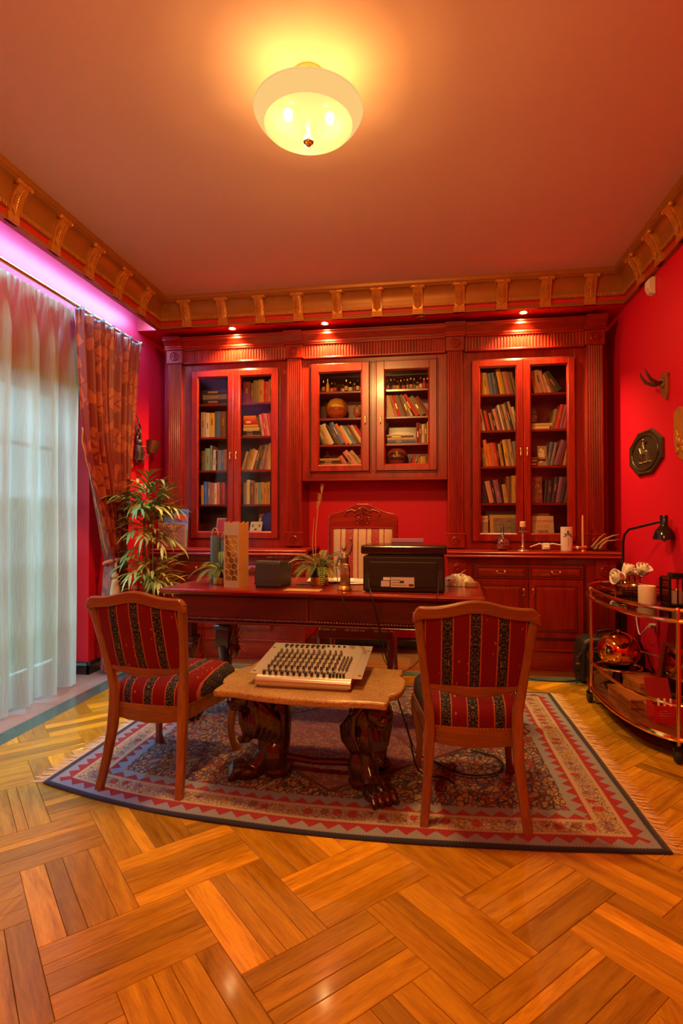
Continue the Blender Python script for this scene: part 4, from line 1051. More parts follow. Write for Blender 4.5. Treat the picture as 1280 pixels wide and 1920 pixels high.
# little brass easel figure on the flat pile
t = MB(); x, y, z = -.905, 5.03, 1.769
t.tube([(x-.028, y, z), (x-.004, y, z+.060), (x+.030, y, z+.004)], .0035, 6).tube([(x-.018, y, z+.028), (x+.016, y, z+.030)], .003, 6).ell((x-.004, y, z+.060), .006, 8, 6)
solo(org(t.build('easel', 'pewter_light', smooth=True), (x, y, z)), 'tiny metal easel standing on the lowest flat pile, middle bookcase', 'ornament')

# cards, covers and pictures facing front
def tilt_panel(name, x0, x1, z0, z1, yb, yt, th, m, label, cat):
    """board leaning back: bottom edge at yb, top at yt"""
    a = math.atan2(yt-yb, z1-z0); L = sqrt((z1-z0)**2+(yt-yb)**2)
    t = thing(name, label, cat, ((x0+x1)/2, yb, z0)); t.rotation_euler = (-a, 0, 0)
    w = (x1-x0)/2
    MB().box(-w, w, 0, th, 0, L).build('board', m, t, w=False, bev=.001)
    return t, w, L
def art_mat(name, cols, sc, dist=1.5):
    m, nt, b = mat_base(name); t = NT(nt); co = t.co()
    c = t.ramp(t.noise(co, sc, 4, .6, dist), [(.25 + .5*k/(len(cols)-1), q) for k, q in enumerate(cols)]); t.set(b.inputs['Base Color'], c); b.inputs['Roughness'].default_value = .45
art_mat('art_warm', [(.20, .03, .02), (.42, .08, .02), (.10, .02, .03), (.50, .20, .04), (.30, .03, .03)], 26)
art_mat('art_mixed', [(.24, .20, .15), (.08, .14, .16), (.36, .22, .12), (.10, .07, .06), (.40, .30, .20)], 24)
art_mat('art_sepia', [(.06, .03, .015), (.36, .22, .10), (.46, .30, .14), (.20, .10, .04)], 16)
art_mat('art_cover', [(.46, .30, .18), (.40, .12, .06), (.52, .40, .26), (.30, .18, .12)], 18)
t, w, L = tilt_panel('magazine', .452, .532, 1.086, 1.242, 4.99, 5.02, .004, 'cover_cream', 'magazine with red title on the bottom shelf, right bookcase', 'magazine')
MB().box(-w, w, -.001, 0, L*.0, L*.66).build('cover_photo', 'art_cover', t, w=False)
text('lettering', 'ealth', 'ink_red', t, .052, Matrix.Translation((.0, -.0015, L*.82)) @ FRONT, .0005)
t, w, L = tilt_panel('art_book', .548, .790, 1.086, 1.250, 5.00, 5.04, .012, 'cover_ochre', 'ochre art book with painted cover facing out, bottom shelf', 'book')
MB().box(-w+.03, w-.01, -.001, 0, .004, L*.83).build('cover_picture', 'art_mixed', t, w=False)
t, w, L = tilt_panel('encyclopedia', .895, 1.085, 1.086, 1.240, 4.995, 5.03, .016, 'cover_cream', 'cream encyclopedia with red lettering facing out, bottom shelf', 'book')
text('lettering', 'ENCIKLOPEDIJA', 'ink_red', t, .026, Matrix.Translation((0, -.0012, L*.70)) @ FRONT, .0005)
text('lettering', 'V I N', 'orange_ink', t, .040, Matrix.Translation((0, -.0012, L*.40)) @ FRONT, .0005)
MB().box(-w*.5, w*.5, -.001, 0, L*.02, L*.2).build('cover_picture', 'art_cover', t, w=False)
tilt_panel('large_book', .870, 1.06, 1.086, 1.262, 5.045, 5.07, .014, 'cover_brown', 'brown book standing behind the cream encyclopedia', 'book')
tilt_panel('atlas', .520, .775, 1.086, 1.285, 5.06, 5.09, .012, 'cover_black', 'black atlas standing behind the ochre art book', 'book')
t, w, L = tilt_panel('portrait_card', .952, 1.028, SH[2], SH[2]+.175, 4.985, 5.01, .003, 'cover_tan', 'sepia picture card leaning before books, right bookcase', 'card')
MB().box(-w+.003, w-.003, -.001, 0, .004, L-.004).build('print', 'art_sepia', t, w=False)
# simple profile in relief print on the card
MB().prism([(-w+.014, .03), (-.010, .025), (.012, .05), (.020, .09), (.014, .135), (-.008, .158), (-.022, .150), (-.024, .12), (-.032, .098), (-.024, .09), (-.026, .075), (-.020, .06)], -.0018, -.0008, 'y').build('face_print', 'cover_cream', t, w=False, fix=True)
MB().prism([(-.024, .120), (-.010, .126), (-.008, .120), (-.020, .116)], -.0026, -.0016, 'y').build('brow_print', 'ink_black', t, w=False, fix=True)
t, w, L = tilt_panel('red_cover_book', .868, .990, SH[3], SH[3]+.232, 4.99, 5.02, .02, 'cover_maroon', 'red art book with swirling painted cover facing out, fourth shelf', 'book')
MB().box(-w+.008, w-.006, -.001, 0, .008, L-.008).build('cover_picture', 'art_warm', t, w=False)
# bottom left shelves
t, w, L = tilt_panel('red_album', -1.975, -1.815, 1.086, 1.225, 4.99, 5.03, .02, 'cover_tan', 'red album with a tan border on the bottom left shelf', 'album')
MB().box(-w+.014, w, -.002, 0, 0, L-.016).build('red_cover', 'cover_red', t, w=False)
t = MB().lathe([(.016, 0), (.014, .01), (.004, .15), (0, .155)], 14).build('grey_cone', 'cover_grey', smooth=True); t.location = (-1.845, 4.978, 1.086)
solo(t, 'slim grey cone beside the red album', 'ornament')
t, w, L = tilt_panel('white_card', -1.640, -1.525, 1.086, 1.190, 4.975, 5.03, .004, 'paper', 'white card with two grey footprints on the bottom shelf', 'card')
for s in (-1, 1): MB().ell((s*.032, -.001, L*.62), (.010, .0012, .017), 10, 6).build('grey_print', 'cover_grey', t, w=False, smooth=True)
MB().ell((0, -.001, L*.30), (.012, .0012, .009), 8, 6).build('grey_print', 'ink_black', t, w=False, smooth=True)
pz = MB().ell((0, 0, 0), (.085, .03, .105), 20, 14, (0, R(18), 0)); P('blue_cloth', (.010, .055, .50), .6)
o = pz.build('blue_pouch', 'blue_cloth', smooth=True, ang=90); o.location = (-1.470, 5.075, 1.086+.100)
solo(o, 'bright blue round pouch behind the white card', 'pouch')
t, w, L = tilt_panel('paper_sheet', -1.60, -1.38, 1.086, 1.265, 5.12, 5.16, .003, 'paper_grey', 'grey paper sheet standing behind the blue pouch', 'paper')

# ================================================================== ON THE WORKTOPS
# diffuser
x, y = .621, 4.75
t = thing('reed_diffuser', 'round iridescent glass diffuser with black reeds', 'diffuser', (x, y, WT))
MB().lathe([(0, .001), (.030, .001)] + [(.062*sin(a*pi/16), .060 - .062*cos(a*pi/16)) for a in range(3, 15)] + [(.016, .122), (.016, .130)], 28, (x, y, WT), caps=False).build('glass_bowl', 'iridescent', t, smooth=True, ang=90)
MB().lathe([(0, .012), (.046, .016), (.056, .04), (.0565, .05), (0, .05)], 24, (x, y, WT)).build('scented_oil', 'cover_terracotta', t, smooth=True)
mb = MB()
for dx, dz, h in ((-.008, 0, .19), (.004, 0, .225), (.008, .004, .20)): mb = MB().tube([(x+dx*.6, y, WT+.03), (x+dx*1.5, y+dz, WT+h)], .0022, 6).build('reed', 'black_plastic', t)
# candlestick
x = .783
t = thing('candlestick', 'silver candlestick with a short cream candle', 'candlestick', (x, y, WT))
MB().lathe([(0, 0), (.048, 0), (.046, .006), (.020, .012), (.010, .020), (.014, .032), (.008, .045), (.011, .075), (.007, .105), (.012, .130), (.006, .150), (.038, .154), (.040, .157), (.008, .160), (0, .160)], 24, (x, y, WT)).build('stick', 'silver', t, smooth=True)
MB().lathe([(.012, .160), (.022, .170), (.024, .195), (.023, .195), (.020, .172), (.0, .163)], 20, (x, y, WT)).build('glass_cup', 'crystal', t, smooth=True)
MB().lathe([(0, .170), (.019, .172), (.023, .196), (.023, .236), (.019, .240), (0, .237)], 20, (x, y, WT)).build('candle', 'wax', t, smooth=True)
# plug-in adapter with two aerials
x = .965
t = thing('range_extender', 'white plug-in adapter with two spread aerials', 'adapter', (x, y, WT))
MB().obox((x, y, WT+.034), (.060, .045, .056), (R(-8), 0, 0)).build('body', 'white_plastic', t, bev=.008)
MB().box(x-.020, x+.020, y-.040, y-.020, WT+.012, WT+.036).build('plug', 'white_plastic', t, bev=.004)
for s in (-1, 1):
    MB().tube([(x+s*.009, y-.040, WT+.022), (x+s*.009, y-.056, WT+.018)], .0026, 8).build('prong', 'chrome', t)
    MB().tube([(x+s*.028, y, WT+.052), (x+s*.05, y-.004, WT+.058), (x+s*.128, y-.01, WT+(.030 if s < 0 else .046))], [.006, .006, .004], 8).build('aerial', 'white_plastic', t, smooth=True)
# tall white lantern cup
x = 1.128
t = thing('candle_lantern', 'white ceramic cylinder lantern with flower cutout', 'lantern', (x, y, WT))
MB().lathe([(.0, .002), (.046, .002), (.047, .006), (.047, .196), (.043, .196), (.043, .010), (0, .010)], 32, (x, y, WT)).build('body', 'ceramic_white', t, smooth=True, ang=50)
def petal(a, L, wd, cz):
    mb = MB(); n = 8; vs = []
    for i in range(n):
        q = i/(n-1); w_ = wd*sin(pi*q); r = .012 + L*q
        for s in (-1, 1):
            u = sin(a)*r + cos(a)*w_*s; v = cos(a)*r - sin(a)*w_*s
            ang = u/.0475; vs.append((.0478*sin(ang), -.0478*cos(ang), cz+v))
    return mb.add(vs, [(2*i, 2*i+1, 2*i+3, 2*i+2) for i in range(n-1)])
for a, L, wd in ((0, .045, .010), (R(42), .032, .006), (R(-42), .032, .006), (R(78), .030, .004), (R(-78), .030, .004)):
    petal(a, L, wd, WT+.112).xf(Matrix.Translation((x, y, 0))).build('cutout', 'ink_black', t)
MB().tube([(x, y-.0478, WT+.04), (x+.006, y-.0478, WT+.075), (x, y-.0478, WT+.11)], .0012, 5).build('cutout', 'ink_black', t)
# red flowers and tall taper candle
x = 1.215
t = thing('red_blossoms', 'small red artificial blossoms at the foot of the tall candle', 'flowers', (x, y, WT))
rf = random.Random(2)
for k in range(9):
    p = (x + rf.uniform(-.045, .06), y + rf.uniform(-.03, .02), WT + rf.uniform(.014, .04))
    MB().ell(p, (.017, .015, .013), 8, 6, (rf.random(), rf.random(), 0)).build('blossom', 'red_card' if k % 3 else 'paper', t, smooth=True)
x = 1.253
t = thing('taper_candle', 'tall thin tan candle among red blossoms', 'candle', (x, y, WT))
MB().lathe([(0, 0), (.024, 0), (.022, .008), (.012, .014), (.013, .03), (0, .03)], 16, (x, y, WT)).build('holder', 'brass', t, smooth=True)
MB().lathe([(.010, .02), (.009, .16), (.006, .285), (.003, .292), (0, .292)], 14, (x, y, WT)).build('candle', 'wax_tan', t, smooth=True)
MB().tube([(x, y, WT+.29), (x+.001, y, WT+.302)], .0012, 5).build('wick', 'ink_black', t)
# antlers on a dark base
x = 1.385
t = thing('antler_ornament', 'pair of tan antlers on a dark base at the worktop end', 'antlers', (x, y, WT))
MB().box(x-.055, x+.055, y-.035, y+.03, WT, WT+.018).build('base', 'carved_dark', t, bev=.004)
MB().tube([(x-.04, y, WT+.015), (x-.02, y, WT+.05), (x+.03, y-.01, WT+.095), (x+.09, y-.02, WT+.125), (x+.135, y-.03, WT+.135)], [.013, .010, .009, .007, .002], 8).build('antler', 'antler', t, smooth=True)
MB().tube([(x-.06, y+.01, WT+.03), (x-.04, y, WT+.06), (x, y, WT+.11), (x+.04, y-.01, WT+.145)], [.012, .009, .007, .002], 8).build('antler', 'antler', t, smooth=True)
MB().tube([(x-.005, y-.01, WT+.02), (x+.015, y-.02, WT+.055), (x+.05, y-.02, WT+.085), (x+.10, y-.025, WT+.088), (x+.145, y-.03, WT+.10)], [.012, .010, .008, .006, .002], 8).build('antler', 'antler', t, smooth=True)
# left worktop: blue cover and carved relief box
x0, x1, yb = -2.425, -2.165, 4.74
t, w, L = tilt_panel('blue_brochure', -2.405, -2.168, WT, WT+.352, 4.790, 4.82, .006, 'cover_blue', 'blue brochure with orange and red title, behind the carved plaque', 'brochure')
MB().box(w-.135, w-.012, -.001, 0, L-.105, L-.055).build('red_block', 'ink_red', t, w=False)
text('lettering', 'Fundatory', 'orange_ink', t, .034, Matrix.Translation((w-.085, -.0014, L-.052)) @ FRONT, .0005)
MB().box(-w, w, -.0008, 0, 0, L*.62).build('lower_cover', 'cover_light-blue', t, w=False)
P('clay_relief', (.40, .17, .09), .65, var=.35, vs=30, bump=.3, bs=70)
t = thing('relief_plaque', 'carved clay relief plaque with a tree and arches', 'plaque', ((x0+x1)/2, yb, WT))
MB().box(x0, x1, yb, yb+.03, WT, WT+.225).build('slab', 'clay_relief', t, bev=.004)
cx = x1-.105
MB().tube([(cx, yb-.002, WT+.02), (cx+.004, yb-.004, WT+.08), (cx-.004, yb-.004, WT+.14), (cx+.01, yb-.002, WT+.20)], [.012, .009, .010, .014], 8).build('tree_trunk', 'clay_relief', t, smooth=True)
for k in range(5): MB().tube([(cx, yb-.002, WT+.14), (cx+.022*(k-2), yb-.006, WT+.185), (cx+.034*(k-2), yb-.003, WT+.21)], [.006, .005, .008], 6).build('branch', 'clay_relief', t, smooth=True)
for ax in (x0+.05, x0+.115):
    MB().tube([(ax-.024, yb-.001, WT+.05), (ax-.024, yb-.003, WT+.12), (ax, yb-.003, WT+.15), (ax+.024, yb-.003, WT+.12), (ax+.024, yb-.001, WT+.05)], .006, 6).build('arch', 'clay_relief', t, smooth=True)
for k in range(7): MB().lathe([(.007, 0), (.008, .012), (.004, .028), (0, .032)], 8, (x0+.04+.026*k, yb-.004, WT+.012)).build('figure', 'clay_relief', t, smooth=True)

# ================================================================== RUG
RUGX0, RUGY0, RUGW, RUGD = -1.73, 2.10, 2.60, 1.93
def rug_pos(u, v):
    """u,v in 0..1 -> world; front edge bowed as it lies"""
    x = RUGX0 + u*RUGW - .035*v*(u-.2)
    fy = RUGY0 + .20*(1-u)**4 + .06*u**6 - .035*sin(pi*min(1, u*1.1))
    y = fy + v*(RUGY0 + RUGD - fy)
    z = .0065 + .002*sin(u*23+v*9)*sin(v*17)
    e = min(u*RUGW, (1-u)*RUGW, v*RUGD, (1-v)*RUGD)
    z += .004*sin(u*9+1.3)**2 * math.exp(-((v-.02)/.05)**2)
    # ridge where the rug has rucked up behind the right chair
    d = ((x-.50)*.35 + (y-3.30)*.94); along = (x-.50)*.94 - (y-3.30)*.35
    z += .045*math.exp(-(d/.045)**2) * math.exp(-(along/.16)**4)
    return (x, y, z)
rug = thing('rug', 'patterned red and grey woven rug under the chairs', 'rug', (-.43, 3.0, 0))
mb = MB().grid(rug_pos, 131, 97)
o = mb.build('pile', 'rug_weave', rug, smooth=True, ang=80)
uv = o.data.uv_layers.new(name='UVMap')
gi = {}
for p in o.data.polygons:
    for li in p.loop_indices:
        vi = o.data.loops[li].vertex_index; i, j = vi % 131, vi // 131
        uv.data[li].uv = (i/130*RUGW, j/96*RUGD)
d = o.modifiers.new('s', 'SOLIDIFY'); d.thickness = .005; d.offset = -1
# fringes on the two short ends
rg = random.Random(3)
for side in (0, 1):
    mb = MB()
    for k in range(210):
        v = (k+.5)/210; p = Vector(rug_pos(side, v)); s = -1 if side == 0 else 1
        L = rg.uniform(.045, .085); dy = rg.uniform(-.02, .02)
        mb.tube([p, p + Vector((s*L*.5, dy*.6, -.0035)), p + Vector((s*L, dy, -.0045))], [.0022, .0018, .0010], 4)
    o = mb.build('fringe', 'cover_cream', rug); o['kind'] = 'stuff'

# ================================================================== SIDE CHAIRS
def chair(label, loc, rz):
    t = thing('dining_chair', label, 'chair', loc, rz, group='striped dining chairs')
    def y_at(z):        # rake of the back
        return .02 - .115*max(0, (z-.43)/.45)**1.25
    def hw(z): return .172 + .052*max(0, (z-.40)/.47)
    def bar(pts, wid, dep, name, n=4):
        """rounded rectangular section swept along pts (x,y,z)"""
        mb = MB(); k = len(pts)
        ring = [(-.5, -.35), (-.35, -.5), (.35, -.5), (.5, -.35), (.5, .35), (.35, .5), (-.35, .5), (-.5, .35)]
        vs = []
        for i, p in enumerate(pts):
            w_ = wid[i] if isinstance(wid, (list, tuple)) else wid; d_ = dep[i] if isinstance(dep, (list, tuple)) else dep
            for a, b in ring: vs.append((p[0]+a*w_, p[1]+b*d_, p[2]))
        mb.add(vs, [(i*8+j, i*8+(j+1) % 8, (i+1)*8+(j+1) % 8, (i+1)*8+j) for i in range(k-1) for j in range(8)] + [list(range(7, -1, -1)), list(range((k-1)*8, k*8))])
        return mb.build(name, 'walnut_z', t, w=False, smooth=True, ang=35)
    for s in (-1, 1):
        pts = [(s*.196, -.052, 0), (s*.191, -.036, .05), (s*.183, -.012, .14), (s*.175, .010, .25), (s*.171, .020, .36), (s*.172, .020, .43)]
        pts += [(s*hw(z), y_at(z), z) for z in (.50, .58, .66, .74, .80, .835)]
        bar(pts, [.034, .034, .036, .040, .042, .040, .036, .034, .034, .034, .036, .038], [.034, .034, .036, .042, .046, .042, .034, .030, .030, .030, .030, .030], 'rear_leg')
        fp = [(s*.222, .476, 0), (s*.222, .478, .012), (s*.212, .458, .05), (s*.206, .446, .12), (s*.210, .450, .20), (s*.222, .462, .27), (s*.224, .464, .32), (s*.216, .456, .364)]
        bar(fp, [.036, .038, .028, .030, .036, .046, .050, .046], [.036, .038, .028, .030, .036, .046, .050, .046], 'front_leg')
    # crest rail, serpentine
    n = 41; vs = []; H = .239
    for i in range(n):
        x = -H + 2*H*i/(n-1); q = abs(x)/H
        zt = .856 + .032*math.exp(-(x/.11)**2) + .006*q**4 - .040*(max(0, q-.84)/.16)**3
        zb = .812 + .026*math.exp(-(x/.10)**2) - .016*(max(0, q-.80)/.20)**1.5
        yc = y_at(.84) - .014*(1-q*q)
        for dy in (-.016, .016):
            vs += [(x, yc+dy, zb), (x, yc+dy, zt)]
    fs = []
    for i in range(n-1):
        a, b = i*4, (i+1)*4
        fs += [(a, b, b+1, a+1), (a+2, a+3, b+3, b+2), (a+1, b+1, b+3, a+3), (a, a+2, b+2, b)]
    fs += [(0, 1, 3, 2), ((n-1)*4, (n-1)*4+2, (n-1)*4+3, (n-1)*4+1)]
    MB().add(vs, fs).build('crest_rail', 'walnut_x', t, w=False, smooth=True, ang=50, bev=.007)
    # lower back rail
    vs = []; n = 21; H = .185
    for i in range(n):
        x = -H + 2*H*i/(n-1); dip = .014*cos(pi*x/H)
        yc = y_at(.51) - .012*(1-(x/H)**2)
        for dy in (-.013, .013): vs += [(x, yc+dy, .506-dip), (x, yc+dy, .550-dip*.9)]
    fs = []
    for i in range(n-1):
        a, b = i*4, (i+1)*4
        fs += [(a, b, b+1, a+1), (a+2, a+3, b+3, b+2), (a+1, b+1, b+3, a+3), (a, a+2, b+2, b)]
    fs += [(0, 1, 3, 2), ((n-1)*4, (n-1)*4+2, (n-1)*4+3, (n-1)*4+1)]
    MB().add(vs, fs).build('lower_rail', 'walnut_x', t, w=False, smooth=True, ang=50, bev=.006)
    # padded back
    def pad(u, v, s):
        z = .532 + (.832-.532)*v; x = (u*2-1)*(hw(z)-.006)
        z += .024*math.exp(-(x/.12)**2)*v - .008*cos(pi*(u*2-1)/2)*(1-v)
        b = (1-(2*u-1)**4)*(1-(2*v-1)**4)
        return (x, y_at(z) - .012*(1-(2*u-1)**2)*.6 + s*(.006 + .020*b), z)
    mb = MB().grid(lambda u, v: pad(u, v, -1), 15, 13).grid(lambda u, v: pad(u, v, 1), 15, 13)
    nu = 15; nv = 13; off = nu*nv; per = [j for j in range(nu)] + [k*nu+nu-1 for k in range(1, nv)] + [(nv-1)*nu+j for j in range(nu-2, -1, -1)] + [k*nu for k in range(nv-2, 0, -1)]
    mb.f += [[a, b, b+off, a+off] for a, b in zip(per, per[1:]+per[:1])]
    mb.build('padded_back', 'chair_back_fabric', t, w=False, smooth=True, ang=60, fix=True)
    # seat frame, cushion, studs
    def outl(q, g=0.0):   # seat outline, q 0..1 around
        pts = [(-.176, .030), (-.10, .018), (0, .012), (.10, .018), (.176, .030), (.195, .16), (.218, .32), (.236, .44), (.205, .478), (.10, .492), (0, .496), (-.10, .492), (-.205, .478), (-.236, .44), (-.218, .32), (-.195, .16)]
        return pts
    O = outl(0); c = Vector((0, .25)); k = len(O)
    mb = MB(); vs = []
    for sc_, z in ((1, .302), (1.0, .366), (.90, .366), (.90, .302)):
        for x, y in O: p = c + (Vector((x, y))-c)*sc_; vs.append((p.x, p.y, z - (.018*cos(pi*p.x/.4) if z < .33 and abs(y) < .1 else 0)))
    mb.add(vs, [(r*k+i, r*k+(i+1) % k, ((r+1) % 4)*k+(i+1) % k, ((r+1) % 4)*k+i) for r in range(4) for i in range(k)])
    mb.build('seat_rail', 'walnut_x', t, w=False, smooth=True, ang=40, fix=True)
    mb = MB(); vs = []
    rings = [(.985, .360), (1.0, .380), (1.0, .405), (.975, .435), (.89, .460), (.68, .478), (.35, .487), (.0, .490)]
    fine = []
    for i in range(k):
        for q in (0, .5): a, b = Vector(O[i]), Vector(O[(i+1) % k]); fine.append(a+(b-a)*q)
    kk = len(fine)
    for sc_, z in rings[:-1]:
        for p0 in fine: p = c + (p0-c)*sc_; vs.append((p.x, p.y, z))
    vs.append((c.x, c.y, rings[-1][1])); m_ = len(rings)-1
    mb.add(vs, [(r*kk+i, r*kk+(i+1) % kk, (r+1)*kk+(i+1) % kk, (r+1)*kk+i) for r in range(m_-1) for i in range(kk)] + [((m_-1)*kk+i, (m_-1)*kk+(i+1) % kk, m_*kk) for i in range(kk)])
    mb.build('seat_cushion', 'chair_seat_fabric', t, w=False, smooth=True, ang=80)
    mb = MB()
    for i in range(k):
        a, b = Vector(O[i]), Vector(O[(i+1) % k]); n_ = max(2, int((b-a).length/.014))
        for j in range(n_): p = c + (a+(b-a)*(j/n_)-c)*1.004; mb.ell((p.x, p.y, .364), .0036, 6, 4)
    o = mb.build('nail_trim', 'brass', t, w=False, smooth=True); o['kind'] = 'stuff'
    return t
chair('striped red and navy chair standing before the desk, beside the curtain', (-1.243, 2.322, .0075), R(-4.5))
chair('striped red and navy chair standing in front of the printer', (.181, 2.262, .0075), R(1.5))

# ================================================================== COFFEE TABLE
CT = Vector((-.515, 2.515)); CR = R(-5)
t = thing('coffee_table', 'low table with a shaped granite top on carved lion legs', 'coffee table', (CT.x, CT.y, .0075), CR)
q = [(0, -.288), (.08, -.287), (.16, -.281), (.23, -.268), (.28, -.258), (.33, -.257), (.378, -.262), (.380, -.18), (.372, -.150), (.395, -.130), (.412, -.09), (.418, -.03)]
poly = q + [(x, -y) for x, y in reversed(q)]
poly = poly[:-1] + [(0, .288)]
poly = poly + [(-x, y) for x, y in reversed(poly[1:-1])]
seen_ = []
for p in poly:
    if not seen_ or (abs(p[0]-seen_[-1][0]) + abs(p[1]-seen_[-1][1])) > 1e-4: seen_.append(p)
MB().prism(seen_, .430, .462, 'z').build('marble_top', 'granite', t, w=False, fix=True, bev=.010, seg=3, smooth=True, ang=35)
MB().box(-.30, .30, -.16, .16, .395, .430).build('apron', 'carved_dark', t, w=False, bev=.006)
MB().tube([(-.22, 0, .10), (0, 0, .085), (.22, 0, .10)], .016, 8).build('stretcher', 'carved_dark', t, w=False, smooth=True)
def lion():
    mb = MB()
    # facing +x: back post, haunch, mane, chest, head, foreleg, paw
    mb.ell((-.075, 0, .25), (.050, .062, .20), 16, 12).ell((-.070, 0, .40), (.070, .075, .05), 14, 10)
    mb.ell((-.055, 0, .10), (.060, .070, .095), 14, 10).ell((-.06, 0, .03), (.060, .064, .034), 14, 8)
    mb.ell((-.004, 0, .335), (.074, .074, .096), 16, 12).ell((.025, 0, .255), (.060, .066, .080), 14, 10)
    mb.ell((.078, 0, .372), (.050, .054, .054), 14, 10).ell((.116, 0, .352), (.030, .036, .026), 12, 8).ell((.108, 0, .326), (.026, .030, .016), 10, 8)
    mb.ell((.128, 0, .366), (.014, .018, .013), 8, 6).ell((.084, 0, .412), (.034, .044, .018), 10, 6)
    for s in (-1, 1):
        mb.ell((.104, s*.026, .384), (.013, .011, .010), 8, 6).ell((.122, s*.018, .346), (.016, .014, .013), 8, 6).ell((.040, s*.058, .415), (.018, .014, .020), 8, 6)
        for k in range(5):
            a = .25 + k*.27
            mb.tube([(.055-.012*k, s*(.050+.008*k), .415-.012*k), (.026-.024*k, s*(.084+.002*k), .350-.018*k), (.016-.022*k, s*.084, .275-.014*k), (.034-.022*k, s*.066, .205-.008*k)], [.009, .013, .013, .005], 6)
    for k in range(4): mb.tube([(.070+.006*k, (k-1.5)*.024, .322), (.082, (k-1.5)*.022, .270), (.070, (k-1.5)*.016, .215), (.078, (k-1.5)*.012, .175)], [.010, .015, .012, .005], 6)
    # curling tuft under the chest
    mb.tube([(.030, 0, .20), (.062, 0, .172), (.088, 0, .168), (.094, 0, .188)], [.018, .016, .013, .008], 8)
    # foreleg and paw
    mb.tube([(-.010, 0, .235), (-.026, 0, .175), (-.020, 0, .115), (.010, 0, .065), (.040, 0, .045)], [.050, .044, .040, .042, .040], 10)
    mb.ell((.060, 0, .036), (.066, .062, .036), 14, 10)
    for k in range(4):
        y = (k-1.5)*.030
        mb.tube([(.070, y*.9, .058), (.105, y, .050), (.128, y*1.05, .022), (.126, y*1.05, .008)], [.015, .018, .015, .010], 7)
        for j in range(3): mb.tube([(.088+.014*j, y-.014, .058-.004*j), (.090+.014*j, y, .070-.006*j), (.088+.014*j, y+.014, .058-.004*j)], .0045, 5)
    return mb
for (x, y, a, lab) in ((-.250, -.020, R(203), 'lion-shaped leg'), (.270, -.060, R(-52), 'lion-shaped leg')):
    lm = lion(); lm.v = [(p[0]*1.12, p[1]*1.05, max(0, p[2])) for p in lm.v]
    lm.xf(Matrix.Translation((x, y, 0)) @ Matrix.Rotation(a, 4, 'Z'))
    o = lm.build('lion_leg', 'carved_dark', t, w=False, remesh=.0042); o['label'] = 'dark carved lion leg with a clawed paw'
for s in (-1, 1):
    MB().ell((s*.27, .17, .21), (.05, .045, .21), 14, 12).ell((s*.27, .18, .03), (.06, .06, .034), 14, 8).build('rear_leg', 'carved_dark', t, w=False, smooth=True, ang=70)

# ---- audio mixer on the table
MX = thing('audio_mixer', 'silver rack audio mixing desk with rows of grey knobs', 'mixer', (-.528, 2.56, .470), R(-1.5))
w, yb, yt = .212, -.215, .225                         # panel rises to the back
zf, zr = .042, .098
MB().prism([(yb+.012, 0), (yb+.012, zf-.022), (yt, zr-.03), (yt, 0)], -w+.012, w-.012, 'x').build('base', 'silver', MX, w=False, fix=True, bev=.003)
MB().prism([(yb, zf-.030), (yb-.006, zf-.018), (yb-.003, zf-.004), (yb+.006, zf+.002), (yb+.03, zf+.006), (yb+.03, zf-.02)], -w, w, 'x').build('front_roll', 'silver', MX, w=False, fix=True, smooth=True, ang=50)
MB().prism([(yb+.02, zf-.012), (yb+.02, zf+.004), (yt, zr), (yt, zr-.016)], -w, w, 'x').build('panel', 'silver', MX, w=False, fix=True)
def pz(y): return zf+.004 + (y-(yb+.02))/(yt-(yb+.02))*(zr-zf-.004)
tilt = math.atan2(zr-zf-.004, yt-yb-.02)
for s in (-1, 1):
    e = MB().prism([(yb+.04, pz(yb+.04)-.004), (yb+.04, pz(yb+.04)), (yt, zr), (yt, zr-.004)], s*w if s > 0 else -w-.042, w+.042 if s > 0 else -w, 'x').build('rack_ear', 'silver', MX, w=False, fix=True, bev=.001)
    for yy in (yb+.07, yt-.07):
        e2 = MB().obox((s*(w+.028), yy, pz(yy)+.0005), (.014, .007, .0012), (tilt, 0, 0)).build('mount_slot', 'ink_black', MX, w=False)
P('knob_grey', (.13, .115, .10), .5); P('knob_dark', (.045, .040, .038), .5); P('panel_line', (.20, .16, .12), .5)
kn = MB(); ka = MB(); jk = MB(); fd = MB(); tr = MB()
Mt = lambda x, y, h=0: Matrix.Translation((x, y, pz(y)+h)) @ Matrix.Rotation(tilt, 4, 'X')
for c in range(12):
    x = -w + .026 + c*.0272
    for r_ in range(9):
        y = yb + .115 + r_*.026
        (ka if (r_ in (0, 5) ) else kn).lathe([(.0075, 0), (.0070, .004), (.0052, .006), (.0048, .014), (0, .0145)], 10, M=Mt(x + (r_ % 2)*.004, y))
    tr.obox((x, yb+.068, pz(yb+.068)+.0006), (.002, .066, .0012), (tilt, 0, 0))
    fd.obox((x, yb+.046, pz(yb+.046)+.008), (.011, .015, .013), (tilt, 0, 0)); fd.obox((x+.010, yb+.085, pz(yb+.085)+.003), (.008, .005, .005), (tilt, 0, 0)); fd.obox((x+.010, yb+.072, pz(yb+.072)+.003), (.008, .005, .005), (tilt, 0, 0))
    if c < 8: jk.lathe([(.0105, 0), (.0105, .003), (.006, .003), (.006, .0005), (0, .0005)], 14, M=Mt(x+.002, yt-.030))
    jk.lathe([(.0062, 0), (.0062, .006), (.003, .006), (.003, .001), (0, .001)], 10, M=Mt(x+.004, yt-.055) if c < 8 else Mt(x, yt-.03))
for k in range(3):
    for r_ in range(6): kn.lathe([(.0065, 0), (.0060, .004), (.0045, .006), (.0042, .012), (0, .0125)], 10, M=Mt(-w+.352+k*.017, yb+.12+r_*.028))
